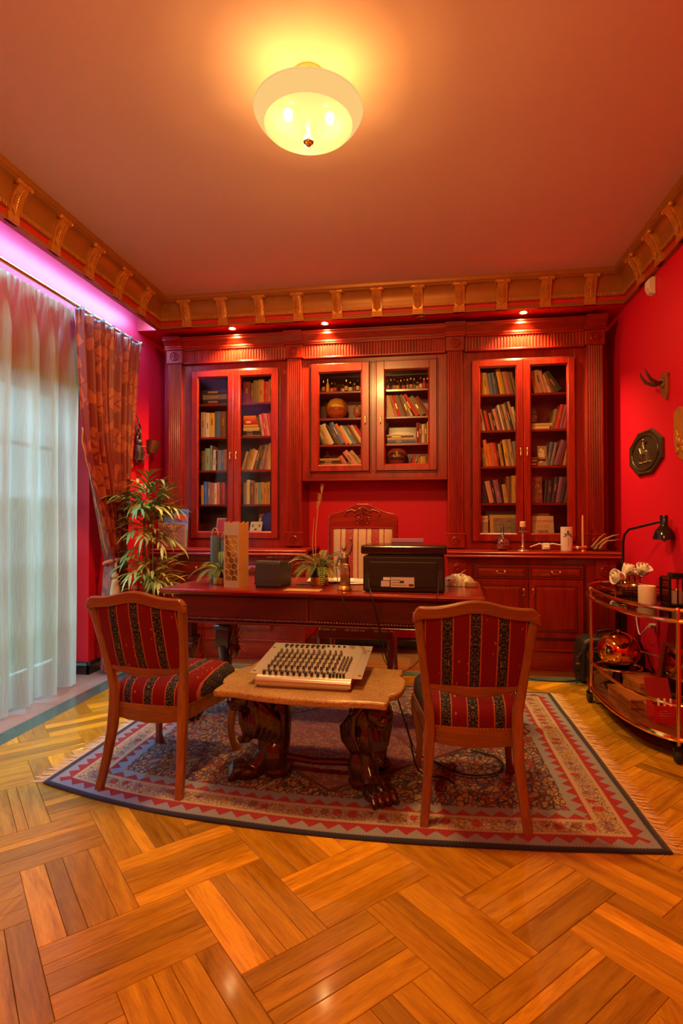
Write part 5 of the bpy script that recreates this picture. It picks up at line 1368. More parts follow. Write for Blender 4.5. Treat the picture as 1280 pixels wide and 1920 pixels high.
for k in range(4):
    x = -w + .340 + k*.015; fd.obox((x, yb+.048, pz(yb+.048)+.008), (.009, .015, .013), (tilt, 0, 0)); tr.obox((x, yb+.075, pz(yb+.075)+.0006), (.002, .08, .0012), (tilt, 0, 0))
for nm, mb_, mt in (('knob_bank', kn, 'knob_grey'), ('accent_knob_bank', ka, 'knob_dark'), ('jack_row', jk, 'black_plastic'), ('fader_bank', fd, 'knob_dark'), ('fader_slots', tr, 'ink_black')):
    o = mb_.build(nm, mt, MX, w=False, smooth=True, ang=45); o['kind'] = 'stuff'

# ================================================================== DESK
DX, DY, DR = -.613, 3.405, R(-3.2)
DZ = .80
t = thing('writing_desk', 'large mahogany writing desk with rope-moulded apron and winged legs', 'desk', (DX, DY, .0), DR)
hw_, hd = .935, .385
ep = [(0, 0), (.006, .004), (.010, .012), (.006, .018), (.000, .022), (-.004, .030), (-.016, .034)]
# top with a moulded edge
vs = []; ring = [(-hw_, -hd), (hw_, -hd), (hw_, hd), (-hw_, hd)]
lev = [(.0, DZ), (.010, DZ-.006), (.012, DZ-.014), (.004, DZ-.020), (.002, DZ-.026), (-.010, DZ-.034), (-.030, DZ-.036)]
mb = MB()
for d, z in lev: vs += [(-hw_-d+.012, -hd-d+.012, z), (hw_+d-.012, -hd-d+.012, z), (hw_+d-.012, hd+d-.012, z), (-hw_-d+.012, hd+d-.012, z)]
fs = [(0, 1, 2, 3)] + [(r*4+i, (r+1)*4+i, (r+1)*4+(i+1) % 4, r*4+(i+1) % 4) for r in range(len(lev)-1) for i in range(4)] + [((len(lev)-1)*4+3, (len(lev)-1)*4+2, (len(lev)-1)*4+1, (len(lev)-1)*4)]
mb.add(vs, fs).build('desk_top', 'mahogany_x', t, w=False, fix=True)
ax, ay = hw_-.075, hd-.060
MB().box(-ax, ax, -ay, ay, .612, DZ-.034).build('apron', 'dark_mahogany_x', t, w=False, bev=.004)
for a, b in ((-ax+.02, -.045), (-.005, ax-.02)): MB().box(a, b, -ay-.006, -ay, .632, DZ-.044).build('apron_panel', 'dark_mahogany_x', t, w=False, bev=.005)
MB().box(-.045, -.035, -ay-.014, -ay, .615, DZ-.036).build('apron_fillet', 'mahogany_z', t, w=False, bev=.003)
MB().box(-ax-.012, ax+.012, -ay-.018, ay+.018, .596, .612).build('lower_moulding', 'dark_mahogany_x', t, w=False, bev=.005)
mb = MB(); n = int(2*ax/.017)
for k in range(n):
    x = -ax + (k+.5)*2*ax/n; mb.ell((x, -ay-.014, .624), (.0125, .0085, .0070), 8, 6, (0, R(-38 if x < 0 else 38), 0))
for s in (-1, 1):
    m_ = int(2*ay/.017)
    for k in range(m_): mb.ell((s*(ax+.010), -ay+(k+.5)*2*ay/m_, .624), (.0085, .0125, .0070), 8, 6, (R(38), 0, 0))
o = mb.build('rope_moulding', 'dark_mahogany_x', t, w=False, smooth=True, ang=60); o['kind'] = 'stuff'
def desk_leg(sx, sy):
    mb = MB()
    mb.box(-.036, .036, -.036, .036, .50, .60).box(-.050, .050, -.050, .046, .478, .500).box(-.044, .044, -.044, .042, .468, .480)
    mb.tube([(-.056, -.050, .452), (.056, -.050, .452)], .020, 12).prism([(-.05, .44), (-.058, .36), (-.050, .31), (.05, .31), (.05, .46)], -.046, .046, 'x')
    for s in (-1, 1): mb.tube([(s*.05, -.05+.016*cos(a*.7)*(1-a*.05), .452-.016*sin(a*.7)*(1-a*.05)) for a in range(12)], .005, 5)
    # scroll down to the paw
    mb.tube([(0, -.01, .34), (0, .012, .27), (0, .010, .20), (0, -.010, .15), (0, -.02, .11)], [.054, .050, .046, .048, .055], 12)
    mb.ell((0, -.02, .065), (.066, .070, .060), 16, 10)
    for tier, (z0, z1, out) in enumerate(((.10, .165, .048), (.012, .095, .072))):
        for k in range(9):
            a = R(-200 + k*27.5)
            ca, sa = cos(a), sin(a)
            mb.tube([((out-.008)*ca, -.012+(out-.008)*sa, z1), ((out+.008)*ca, -.012+(out+.008)*sa, (z0*.4+z1*.6)), ((out+.010)*ca, -.012+(out+.010)*sa, (z0*.7+z1*.3)), ((out)*ca, -.012+out*sa, z0)], [.007, .012, .012, .007], 6)
    return mb
def wing(sx):
    mb = MB()
    for k in range(7):
        q = k/6; a = sx
        base = (a*(.048+.004*k), .012*k-.03, .335 - .018*k)
        mid = (a*(.078+.020*q), .010*k-.03, .42 - .020*k)
        tip = (a*(.105 + .040*q), .012*k-.028, .575 - .050*k)
        mb.tube([base, mid, tip], [.010, .018, .004], 7, flat=.45)
    mb.ell((sx*.055, .0, .30), (.022, .045, .060), 10, 8)
    return mb
for sx in (-1, 1):
    for sy in (-1, 1):
        L = desk_leg(sx, sy); k0 = Matrix.Translation((sx*.800, sy*.265, .0075 if sy < 0 else .0075)) @ (Matrix.Identity(4) if sy < 0 else Matrix.Rotation(pi, 4, 'Z') if False else Matrix.Identity(4))
        L.xf(k0); o = L.build('leg', 'carved_dark', t, w=False, smooth=True, ang=55)
        Wg = wing(-sx); Wg.xf(k0); Wg.build('wing', 'mahogany_z', o, w=False, smooth=True, ang=60)

# ================================================================== DESK CHAIR
cx, cy = -.505, 4.36
t = thing('desk_chair', 'high-backed armchair with carved crest and cream striped fabric', 'armchair', (cx, cy, 0))
pr = [(-.275, .46), (-.275, 1.215), (-.262, 1.245), (-.240, 1.258), (-.19, 1.268), (-.14, 1.285), (-.09, 1.312), (-.045, 1.335), (.045, 1.335), (.09, 1.312), (.14, 1.285), (.19, 1.268), (.240, 1.258), (.262, 1.245), (.275, 1.215), (.275, .46)]
MB().prism([(x*1.02, z) for x, z in pr], .01, .055, 'y').build('back_frame', 'mahogany_x', t, w=False, fix=True, bev=.008)
MB().grid(lambda u, v: ((u-.5)*.470, .008 - .030*(1-(2*u-1)**6)*(1-(2*v-1)**6), .50 + v*.640), 25, 25).build('back_upholstery', 'exec_fabric', t, w=False, smooth=True, ang=80)
MB().box(-.243, .243, -.006, .012, 1.138, 1.150).build('piping', 'fabric_red_plain', t, w=False, bev=.004)
for s in (-1, 1): MB().box(s*.243-.006, s*.243+.006, -.004, .012, .50, 1.14).build('piping', 'fabric_red_plain', t, w=False, bev=.003)
def scroll(c, r0, turns, a0, s, r=.006, n=28):
    return [(c[0]+s*(r0*(1-.82*i/n))*cos(a0+turns*2*pi*i/n), .006, c[1]+(r0*(1-.82*i/n))*sin(a0+turns*2*pi*i/n)) for i in range(n+1)]
cv = MB()
for s in (-1, 1):
    cv.tube(scroll((s*.040, 1.196), .030, 1.4, R(60), s), [.007*(1-.5*i/28) for i in range(29)], 6)
    cv.tube([(s*.048, .006, 1.272), (s*.085, .005, 1.284), (s*.120, .006, 1.274), (s*.140, .006, 1.252), (s*.138, .006, 1.236), (s*.126, .006, 1.236), (s*.124, .006, 1.246)], [.006, .007, .008, .008, .007, .006, .004], 6)
    for k in range(5): cv.ell((s*(.012+.014*k), .006, 1.300-.008*k), (.010, .008, .006), 8, 5, (0, R(35*s), 0)); cv.ell((s*(.010+.013*k), .006, 1.262-.006*k), (.009, .008, .006), 8, 5, (0, R(-35*s), 0))
    cv.tube([(s*.010, .006, 1.245), (s*.022, .006, 1.225), (s*.012, .006, 1.160)], [.006, .007, .003], 6)
for a in range(8): cv.ell((.017*cos(a*pi/4), .005, 1.285+.017*sin(a*pi/4)), (.008, .008, .008), 7, 5)
cv.ell((0, .002, 1.285), (.009, .010, .009), 8, 6); cv.tube([(0, .006, 1.25), (0, .003, 1.20), (0, .006, 1.155)], [.006, .009, .003], 6)
cv.build('carved_crest', 'mahogany_x', t, w=False, smooth=True, ang=70)
MB().box(-.26, .26, -.47, .02, .40, .50).build('seat', 'exec_fabric', t, w=False, bev=.02)
MB().box(-.27, .27, -.47, .04, .36, .42).build('seat_rail', 'mahogany_x', t, w=False, bev=.008)
for s in (-1, 1):
    MB().tube([(s*.275, .02, .70), (s*.29, -.12, .715), (s*.29, -.30, .70), (s*.285, -.40, .685), (s*.28, -.42, .66)], [.016, .020, .022, .024, .02], 8).build('arm', 'mahogany_y', t, w=False, smooth=True)
    MB().tube([(s*.275, -.30, .70), (s*.27, -.34, .58), (s*.26, -.34, .44)], [.016, .018, .02], 8).build('arm_post', 'mahogany_z', t, w=False, smooth=True)
    MB().tube([(s*.25, -.43, .38), (s*.255, -.45, .28), (s*.245, -.43, .12), (s*.255, -.46, .0)], [.030, .030, .018, .020], 8).build('front_leg', 'mahogany_z', t, w=False, smooth=True)
    MB().tube([(s*.25, .03, .46), (s*.25, .03, .30), (s*.25, .08, .12), (s*.255, .16, .0)], [.022, .022, .020, .018], 8).build('rear_leg', 'mahogany_z', t, w=False, smooth=True)

# ================================================================== CURTAINS
def lerp_tab(tab, z):
    tab = sorted(tab)
    if z <= tab[0][0]: return tab[0][1]
    for (a, x), (b, y) in zip(tab, tab[1:]):
        if z <= b:
            q = (z-a)/(b-a); q = q*q*(3-2*q) if False else q; return x+(y-x)*q
    return tab[-1][1]
def uv_grid(o, nu, nv, su, sv):
    uv = o.data.uv_layers.new(name='UVMap')
    for p in o.data.polygons:
        for li in p.loop_indices:
            vi = o.data.loops[li].vertex_index; uv.data[li].uv = (vi % nu/(nu-1)*su, vi//nu/(nv-1)*sv)
rod = thing('curtain_rod', 'brass curtain rod along the window wall', 'curtain rod', (-2.50, 3.0, 2.755))
MB().tube([(-2.50, .3, 2.755), (-2.50, 4.50, 2.755)], .013, 12).build('tube', 'brass', rod, smooth=True)
MB().lathe([(0, 0), (.018, .004), (.022, .02), (.014, .034), (.024, .050), (.018, .07), (0, .08)], 16, (-2.50, 4.49, 2.755), Matrix.Rotation(R(-90), 4, 'X')).build('finial', 'gold_metal', rod, smooth=True)
for y in (.8, 2.6, 4.44):
    MB().tube([(XL, y, 2.74), (-2.56, y, 2.735), (-2.50, y, 2.740)], .009, 8).build('wall_bracket', 'brass', rod, smooth=True)
nu, nv = 361, 61
Y0, Y1, ZT = 1.55, 3.665, 2.725
def sheer_fn(u, v):
    z = .022 + (ZT-.022)*v; y = Y0 + (Y1-Y0)*u
    k = min(1, (ZT-z)/.35)
    x = -2.540 + .048*k*sin(y*2*pi/.21 + .7*sin(y*5) + .25*(1-v)) + .016*k*sin(y*2*pi/.083 + 2*v)
    if z > ZT-.14: x += .006*sin(y*2*pi/.021) + .004*sin(y*2*pi/.034+1)
    z2 = z + (.006*sin(y*2*pi/.035) if v > .985 else 0)
    return (x, y + .01*sin(z*2+y*9)*k, z2)
o = MB().grid(sheer_fn, nu, nv).build('sheer_curtain', 'sheer', smooth=True, ang=90); uv_grid(o, nu, nv, 2.1, 2.7)
solo(o, 'sheer beige floor-length curtain over the window', 'curtain')
# damask drape, gathered by a tieback
dr = thing('damask_drape', 'red and rust damask drape gathered by a tasselled tieback', 'curtain', (-2.46, 4.0, 0))
yl = [(.03, 3.945), (.60, 3.95), (.88, 3.99), (1.1, 3.915), (1.45, 3.775), (1.75, 3.665), (2.1, 3.62), (2.70, 3.56)]
yr = [(.03, 4.235), (.60, 4.225), (.88, 4.185), (1.1, 4.215), (1.4, 4.265), (2.0, 4.33), (2.70, 4.42)]
nu, nv = 221, 81
def drape_fn(u, v):
    z = .03 + 2.70*v; a, b = lerp_tab(yl, z), lerp_tab(yr, z); wdt = b-a
    y = a + wdt*u; g = min(1, .35 + (.86-wdt)*1.1)
    amp = .026 + .020*(1-min(1, wdt/.8))
    x = -2.455 + amp*sin(u*2*pi*6.5 + .5*sin(z*2.1)) + .010*sin(u*2*pi*15 + z)
    if z > 2.60: x += .007*sin(u*2*pi*44)
    if abs(z-.88) < .1: x += .012*(1-abs(z-.88)/.1)
    zz = z - .018*sin(u*2*pi*6.5+.8)*(1 if v > .99 else 0) - .05*u*0
    return (x, y, zz)
o = MB().grid(drape_fn, nu, nv).build('cloth', 'damask', dr, smooth=True, ang=90, solid=.002); uv_grid(o, nu, nv, 1.15, 2.7)
MB().grid(lambda u, v: (-2.452 + .004*sin(v*40), lerp_tab(yl, .92+v*.95)-.008-.010*sin(v*9)+u*.018, .92+v*.95), 4, 30).build('lining_edge', 'cover_tan', dr, smooth=True, ang=90, solid=.002)
ft = MB().lathe([(0, 0), (.004, 0), (.008, -.006), (.004, -.011), (.010, -.016), (.013, -.040), (0, -.041)], 8); fme = ft.mesh('fringe_tassel', True, 60); 
fmeB = fme.copy(); fme.materials.append(M['gold_band']); fmeB.materials.append(M['cover_maroon'])
for k in range(46):
    z = 2.66 - k*.036; 
    if z < .98: break
    o = bpy.data.objects.new('fringe_tassel', fme if k % 2 else fmeB); COL.objects.link(o); o.parent = dr
    L = dr['_org']; o.location = (-2.448 + .008*sin(k*1.7) - L[0], lerp_tab(yr, z) + .008 - L[1], z - L[2]); o.rotation_euler = (R(12*sin(k)), R(10), 0)
tb_ = thing('tieback', 'twisted rope tieback with a heavy beige tassel', 'tieback', (-2.42, 4.05, .88))
mb = MB()
for ph in (0, pi):
    pts = []
    for i in range(73):
        a = 2*pi*i/72; c = Vector((-2.455+.058*cos(a), 4.088+.118*sin(a), .875 + .02*cos(a)))
        pts.append(c + Vector((cos(a)*cos(i*1.1+ph), sin(a)*cos(i*1.1+ph), sin(i*1.1+ph)))*.008)
    mb.tube(pts[:-1], .009, 6, closed=True)
mb.build('rope_loop', 'cover_terracotta', tb_, smooth=True)
MB().tube([(-2.40, 4.03, .885), (-2.385, 3.985, .86), (-2.38, 3.965, .80)], .010, 8).build('cord', 'cover_terracotta', tb_, smooth=True)
MB().lathe([(0, .805), (.012, .805), (.027, .785), (.029, .768), (.017, .748), (.024, .742), (.036, .66), (.043, .565), (0, .56)], 18, (-2.38, 3.962, 0)).build('tassel', 'cover_tan', tb_, smooth=True, ang=35)

# ================================================================== IRON CHAIN FIGURE ON THE LEFT WALL
t = thing('chain_ornament', 'hanging iron chain ornament with a tilted copper cup', 'wall ornament', (-2.60, 4.66, 1.9))
def link(c, ry, rz, r, rot):
    return MB().tube([Vector(c) + Euler(rot).to_matrix() @ Vector((0, ry*cos(a*pi/10), rz*sin(a*pi/10))) for a in range(20)], r, 7, closed=True)
MB().tube([(XL, 4.64, 2.15), (-2.59, 4.64, 2.155), (-2.575, 4.645, 2.12), (-2.58, 4.65, 2.07)], .008, 8).build('hook', 'iron', t, smooth=True)
link((-2.58, 4.66, 2.02), .038, .060, .009, (0, 0, 0)).build('link', 'iron', t, smooth=True)
link((-2.575, 4.66, 1.975), .030, .050, .009, (0, 0, R(60))).build('link', 'iron', t, smooth=True)
link((-2.58, 4.66, 1.925), .034, .045, .009, (0, 0, R(10))).build('link', 'iron', t, smooth=True)
MB().ell((-2.57, 4.655, 1.905), (.030, .032, .034), 12, 8).tube([(-2.58, 4.655, 1.89), (-2.575, 4.65, 1.84), (-2.575, 4.65, 1.79), (-2.58, 4.65, 1.75)], [.024, .034, .030, .038], 10).build('cast_figure', 'iron', t, smooth=True, ang=70)
for s in (-1, 1): MB().tube([(-2.56, 4.655+s*.03, 1.86), (-2.55, 4.655+s*.048, 1.82), (-2.56, 4.655+s*.040, 1.77), (-2.57, 4.655+s*.045, 1.72)], [.010, .012, .011, .008], 7).build('arm', 'iron', t, smooth=True)
Mc = Matrix.Translation((-2.50, 4.735, 1.812)) @ Matrix.Rotation(R(-16), 4, 'X') @ Matrix.Rotation(R(6), 4, 'Y')
P('copper_dark', (.16, .055, .02), .4, .6)
MB().lathe([(0, 0), (.036, 0), (.037, .003), (.068, .112), (.066, .113), (.034, .006), (0, .005)], 26, M=Mc).build('cup', 'copper_dark', t, smooth=True, ang=50)
MB().tube([(-2.575, 4.66, 1.86), (-2.545, 4.69, 1.87), (-2.52, 4.71, 1.86)], .007, 7).tube([(-2.575, 4.655, 1.74), (-2.54, 4.70, 1.755), (-2.505, 4.732, 1.81)], .006, 7).build('cup_arm', 'iron', t, smooth=True)

# ================================================================== PALM
px, py = -2.215, 4.15
t = thing('palm_plant', 'tall artificial bamboo palm in the corner beside the drape', 'plant', (px, py, 0))
MB().lathe([(0, 0), (.13, 0), (.17, .28), (.18, .30), (.165, .30), (.15, .26), (0, .26)], 26, (px, py, 0)).build('pot', 'cover_terracotta', t, smooth=True)
MB().lathe([(0, .255), (.152, .257)], 20, (px, py, 0)).build('soil', 'soil', t)
stems = [((-.020, 0), (-.028, .0), 1.30, .016), ((.010, .01), (.0, .01), 1.42, .013), ((.055, -.01), (.058, -.02), 1.20, .008)]
for (a, b), (c, d), h, r in stems:
    MB().tube([(px+a, py+b, .25), (px+(a+c)/2, py+(b+d)/2, h*.5), (px+c, py+d, h)], [r, r*.9, r*.6], 8).build('cane', 'stem', t, smooth=True)
def leaf_mesh(m, bend):
    mb = MB(); n = 7; vs = []
    for i in range(n):
        q = i/(n-1); w_ = .108*sin(pi*min(1, q*.92+.08))**.8*(1-q*.35) if q < 1 else 0
        x = q; z = bend*q*q
        vs += [(x, -w_, z+.25*w_), (x, 0, z), (x, w_, z+.25*w_)]
    mb.add(vs, [(3*i+k, 3*i+3+k, 3*i+4+k, 3*i+1+k) for i in range(n-1) for k in (0, 1)])
    me = mb.mesh('leaf', True, 80); me.materials.append(M[m]); return me
LM = [leaf_mesh(m, b) for m in ('leaf_green', 'leaf_yellow', 'leaf_teal') for b in (-.25, -.6)]
rl = random.Random(41); nleaf = 0
def frond(o0, az, el, L, nl, mi, size):
    global nleaf
    d = Vector((cos(az)*cos(el), sin(az)*cos(el), sin(el))); pts = []
    p = Vector(o0); 
    for i in range(7):
        pts.append(p.copy()); p = p + d*(L/6); d = (d + Vector((0, 0, -.16))).normalized()
    MB().tube(pts, [.0035]*6+[.0015], 5).build('rachis', 'stem', t, smooth=True)
    org_ = Vector(t['_org'])
    for k in range(nl):
        q = .12 + .88*(k+.5)/nl; i = min(5, int(q*6)); base = pts[i].lerp(pts[i+1], q*6-i)
        dirv = (pts[i+1]-pts[i]).normalized(); side = dirv.cross(Vector((0, 0, 1))).normalized()
        s = 1 if k % 2 else -1
        v = (dirv*(.55+.5*q) + side*s*(.75-.45*q) + Vector((0, 0, rl.uniform(-.1, .35)))).normalized()
        o = bpy.data.objects.new('leaf', LM[mi*2 + rl.randrange(2)]); COL.objects.link(o); o.parent = t
        rot = v.to_track_quat('X', 'Z'); o.rotation_mode = 'QUATERNION'; o.rotation_quaternion = rot
        sz = size*rl.uniform(.75, 1.15); o.scale = (sz, sz, sz); o.location = base - org_
        nleaf += 1
top = [(R(a), R(e)) for a, e in ((-80, 62), (-20, 66), (20, 40), (-50, 45), (-105, 50), (200, 66), (-10, 30), (-70, 25), (60, 55), (-35, 18), (-128, 36), (0, 8), (-90, 8), (-55, 70), (-30, 50), (150, 50))]
for k, (a, e) in enumerate(top):
    frond((px-.01, py, 1.16 + .016*k), a, e, rl.uniform(.20, .32), 9, (2 if k < 2 else 0 if k % 3 else 1), .140)
for k, (a, e) in enumerate(((R(-15), R(20)), (R(-40), R(5)), (R(10), R(0)), (R(-70), R(10)), (R(-100), R(15)), (R(-150), R(30)))):
    frond((px, py, 1.06 + .015*k), a, e, rl.uniform(.20, .32), 8, 1 if k % 2 else 0, .125)
for k, (a, e) in enumerate(((R(-100), R(20)), (R(-160), R(15)), (R(-125), R(-5)))):
    frond((px-.02, py, .92+.04*k), a, e, .20, 8, 0, .11)
for k, (a, e) in enumerate(((R(-20), R(30)), (R(0), R(15)), (R(-45), R(25)), (R(-75), R(35)), (R(-10), R(0)), (R(-110), R(30)), (R(-60), R(5)), (R(-30), R(50)), (R(-95), R(10)), (R(-130), R(20)))):
    frond((px+.02, py, .66+.020*k), a, e, rl.uniform(.22, .34), 8, 1 if k % 3 else 0, .125)
# inner foliage filling the crown, too dense to pick apart
for (cz, rad, hh, n_, m_) in ((1.36, .17, .13, 170, 'leaf_green'), (1.20, .20, .13, 170, 'leaf_yellow'), (.78, .19, .12, 140, 'leaf_yellow')):
    mb = MB(); src = LM[0]
    for k in range(n_):
        a = rl.uniform(0, 2*pi); r_ = rad*sqrt(rl.random()); o_ = Vector((px + .03 + r_*cos(a)*.95, py + r_*sin(a)*.7, cz + rl.uniform(-hh, hh)))
        v = Vector((cos(a), sin(a), rl.uniform(-.3, .9))).normalized(); q_ = v.to_track_quat('X', 'Z').to_matrix().to_4x4(); sz = rl.uniform(.09, .15)
        k0 = len(mb.v); mb.add([x.co*sz for x in src.vertices], [list(p.vertices) for p in src.polygons]); mb.xf(Matrix.Translation(o_) @ q_, k0)
    o = mb.build('inner_foliage', m_, t, smooth=True, ang=80); o['kind'] = 'stuff'

# ================================================================== THINGS ON THE DESK
def fern_pot(x, y, r, h, nf, size, label, seed, tilt=None):
    z = DZ + .001
    t = thing('potted_fern', label, 'potted fern', (x, y, z), group='artificial ferns on the desk')
    MB().lathe([(0, h*.42), (r, h*.42), (r, h), (r-.006, h), (r-.006, h*.5), (0, h*.5)], 24, (x, y, z)).build('pot', 'pot_navy', t, smooth=True, ang=40)
    MB().lathe([(0, 0), (r*.97, 0), (r, .003), (r, h*.42), (0, h*.42)], 24, (x, y, z)).build('gold_base', 'gold_band', t, smooth=True, ang=40)
    MB().lathe([(0, h*.88), (r-.006, h*.88)], 20, (x, y, z)).build('soil', 'soil', t)
    rf = random.Random(seed)
    for k in range(nf):
        a = 2*pi*k/nf + rf.uniform(-.3, .3); el = rf.uniform(.25, 1.25); L = size*rf.uniform(.7, 1.1)
        d = Vector((cos(a)*cos(el), sin(a)*cos(el), sin(el))); p = Vector((x + cos(a)*r*.4, y + sin(a)*r*.4, z+h*.9)); pts = []
        for i in range(9): pts.append(p.copy()); p = p + d*(L/8); d = (d + Vector((0, 0, -.22))).normalized()
        mb = MB().tube(pts, [.0022]*8+[.0008], 4)
        for i in range(1, 9):
            for sub_ in (0, .5):
                if i == 8 and sub_: continue
                b = pts[i].lerp(pts[min(8, i+1)], sub_); dv = (pts[min(8, i+1)]-pts[i-1]).normalized(); sd = dv.cross(Vector((0, 0, 1))).normalized(); ll = size*.15*sin(pi*(.12+.86*(i+sub_)/9))
                for s in (-1, 1):
                    e = b + (sd*s + dv*.55).normalized()*ll; m_ = b.lerp(e, .5); w_ = dv*ll*.17
                    up = Vector((0, 0, .002))
                    mb.add([b, m_+w_+up, e, m_-w_+up], [(0, 1, 2, 3)])
        mb.build('frond', ('fern', 'leaf_yellow', 'fern', 'leaf_green')[k % 4], t)
    return t
fern_pot(-.660, 3.385, .056, .118, 24, .22, 'potted fern in a navy and gold pot beside the figurine', 8)
fern_pot(-1.285, 3.340, .048, .100, 20, .20, 'potted fern in a navy and gold pot behind the wooden box', 9)
# dried grass plume standing in the fern pot
t = thing('pampas_stalk', 'tall dried grass stalks rising behind the fern', 'dried grass', (-.685, 3.42, DZ+.05))
for pts, tip in (([(-.690, 3.415, DZ+.11), (-.695, 3.43, 1.10), (-.680, 3.43, 1.28), (-.650, 3.43, 1.40)], 1), ([(-.70, 3.42, DZ+.11), (-.715, 3.43, 1.05), (-.705, 3.43, 1.22)], 0)):
    MB().tube(pts, [.0028]*(len(pts)-1)+[.0012], 5).build('stalk', 'straw', t, smooth=True)
mb = MB(); rg2 = random.Random(6)
for k in range(60):
    q = rg2.random(); b = Vector((-.680+.032*q, 3.43, 1.27+.13*q)); mb.tube([b, b+Vector((rg2.uniform(-.022, .014), rg2.uniform(-.014, .014), rg2.uniform(.012, .045)))], [.0016, .0005], 4)
o = mb.build('plume', 'straw', t); o['kind'] = 'stuff'
# blue vases
for k, (x, y, h, r, lab) in enumerate(((-1.400, 3.53, .300, .030, 'left of the two tall blue-grey vases behind the fern'), (-1.338, 3.55, .275, .034, 'right of the two tall blue-grey vases, next to the wooden box'))):
    t = thing('tall_vase', lab, 'vase', (x, y, DZ), group='tall blue vases')
    MB().lathe([(0, .001), (r*.9, .001), (r, .01), (r*1.02, h*.5), (r*.98, h*.96), (r*.9, h), (r*.82, h), (r*.85, h*.9), (0, h*.3)], 22, (x, y, DZ)).build('body', 'vase_blue', t, smooth=True, ang=50)
    MB().tube([(x+.035*cos(a*pi/8)*.6, y, DZ+h+.004+.045*sin(a*pi/8)) for a in range(9)], .005, 7).build('ring_handle', 'silver', t, smooth=True)
# wooden lattice bottle box
bx, by, bw, bd, bh = -1.145, 3.228, .052, .052, .40
t = thing('lattice_box', 'tall plywood gift box with honeycomb cut-outs', 'gift box', (bx, by, DZ), R(-14))
P('plywood_dark', (.34, .17, .06), .5)
for s in (-1, 1):
    MB().prism([(-bd, 0), (bd, 0), (bd, bh*.985), (bd*.4, bh*.955), (0, bh*.99), (-bd*.5, bh*.95), (-bd, bh*.98)], s*bw-.002, s*bw+.002, 'x').build('side_panel', 'plywood', t, w=False, fix=True)
MB().prism([(-bw, 0), (bw, 0), (bw, bh*.98), (bw*.4, bh*.95), (0, bh*.965), (-bw*.5, bh*.945), (-bw, bh*.985)], bd-.002, bd+.002, 'y').build('back_panel', 'plywood', t, w=False, fix=True)
MB().box(-bw, bw, -bd, bd, 0, .004).build('bottom', 'plywood', t, w=False)
MB().prism([(-bw, bh*.78), (bw, bh*.78), (bw, bh*.985), (bw*.62, bh*.985), (bw*.55, bh*.95), (0, bh*.958), (-bw*.4, bh*.94), (-bw*.55, bh*.97), (-bw, bh*.985)], -bd-.002, -bd+.002, 'y').build('front_top', 'plywood_edge', t, w=False, fix=True)
MB().box(-bw, bw, -bd-.002, -bd+.002, 0, bh*.10).build('front_bottom', 'plywood_edge', t, w=False)
for s in (-1, 1): MB().box(s*bw-(.008 if s > 0 else 0), s*bw+(.008 if s < 0 else 0), -bd-.002, -bd+.002, bh*.10, bh*.78).build('front_stile', 'plywood_edge', t, w=False)
mb = MB(); hx = .024; zz = bh*.13; row = 0
def strut(a, b):
    a, b = Vector((max(-bw, min(bw, a[0])), -bd, a[1])), Vector((max(-bw, min(bw, b[0])), -bd, b[1]))
    if (b-a).length > .004 and bh*.095 < a.z < bh*.79 and bh*.095 < b.z < bh*.79: mb.tube([a, b], .0022, 4)
while zz < bh*.78:
    for c in (-1, 0, 1, 2):
        x = c*2*hx*.866 - hx*.87 + (hx*.866 if row % 2 else 0)
        p = [(x + hx*cos(R(90+60*i)), zz + hx*sin(R(90+60*i))) for i in range(6)]
        strut(p[0], p[1]); strut(p[1], p[2]); strut(p[0], p[5])
    zz += hx*1.5; row += 1
mb.build('honeycomb', 'plywood_edge', t, w=False)
# black receipt printer
t = thing('receipt_printer', 'black cube-shaped receipt printer beside the lattice box', 'receipt printer', (-.915, 3.245, DZ), R(-6))
MB().prism([(-.10, .012), (-.10, .150), (-.088, .164), (.09, .150), (.10, .135), (.10, .012)], -.078, .078, 'x').build('body', 'charcoal', t, w=False, fix=True, bev=.006, seg=3)
MB().box(-.074, .074, -.096, .096, 0, .014).build('foot', 'black_plastic', t, w=False)
MB().box(-.0785, .0785, -.1005, .04, .044, .0465).build('split_line', 'ink_black', t, w=False)
MB().obox((0, .0, .1592), (.10, .045, .004), (R(-4.6), 0, 0)).build('paper_slot', 'black_gloss', t, w=False)
MB().box(.070, .0795, .02, .07, .125, .134).build('lever', 'black_gloss', t, w=False, bev=.002)
# wire letter rack behind it
t = thing('letter_rack', 'dark wire letter rack half hidden behind the receipt printer', 'letter rack', (-1.03, 3.42, DZ))
for k in range(5):
    y = 3.38 + k*.022
    MB().tube([(-1.075, y, DZ+.004), (-1.075, y, DZ+.09-.008*k), (-1.03, y, DZ+.11-.008*k), (-.985, y, DZ+.09-.008*k), (-.985, y, DZ+.004)], .002, 5).build('hoop', 'black_metal', t)
MB().box(-1.08, -.98, 3.37, 3.48, DZ, DZ+.005).build('base', 'black_metal', t)
o = MB().tube([(-1.04, 3.50, DZ+.155), (-.88, 3.49, DZ+.160)], [.006, .004], 8).lathe([(.006, 0), (.005, .16)], 10, (-.985, 3.49, DZ)).build('pen_stand', 'black_gloss', smooth=True)
solo(org(o, (-.985, 3.49, DZ)), 'slim black pen stand behind the receipt printer', 'pen stand')
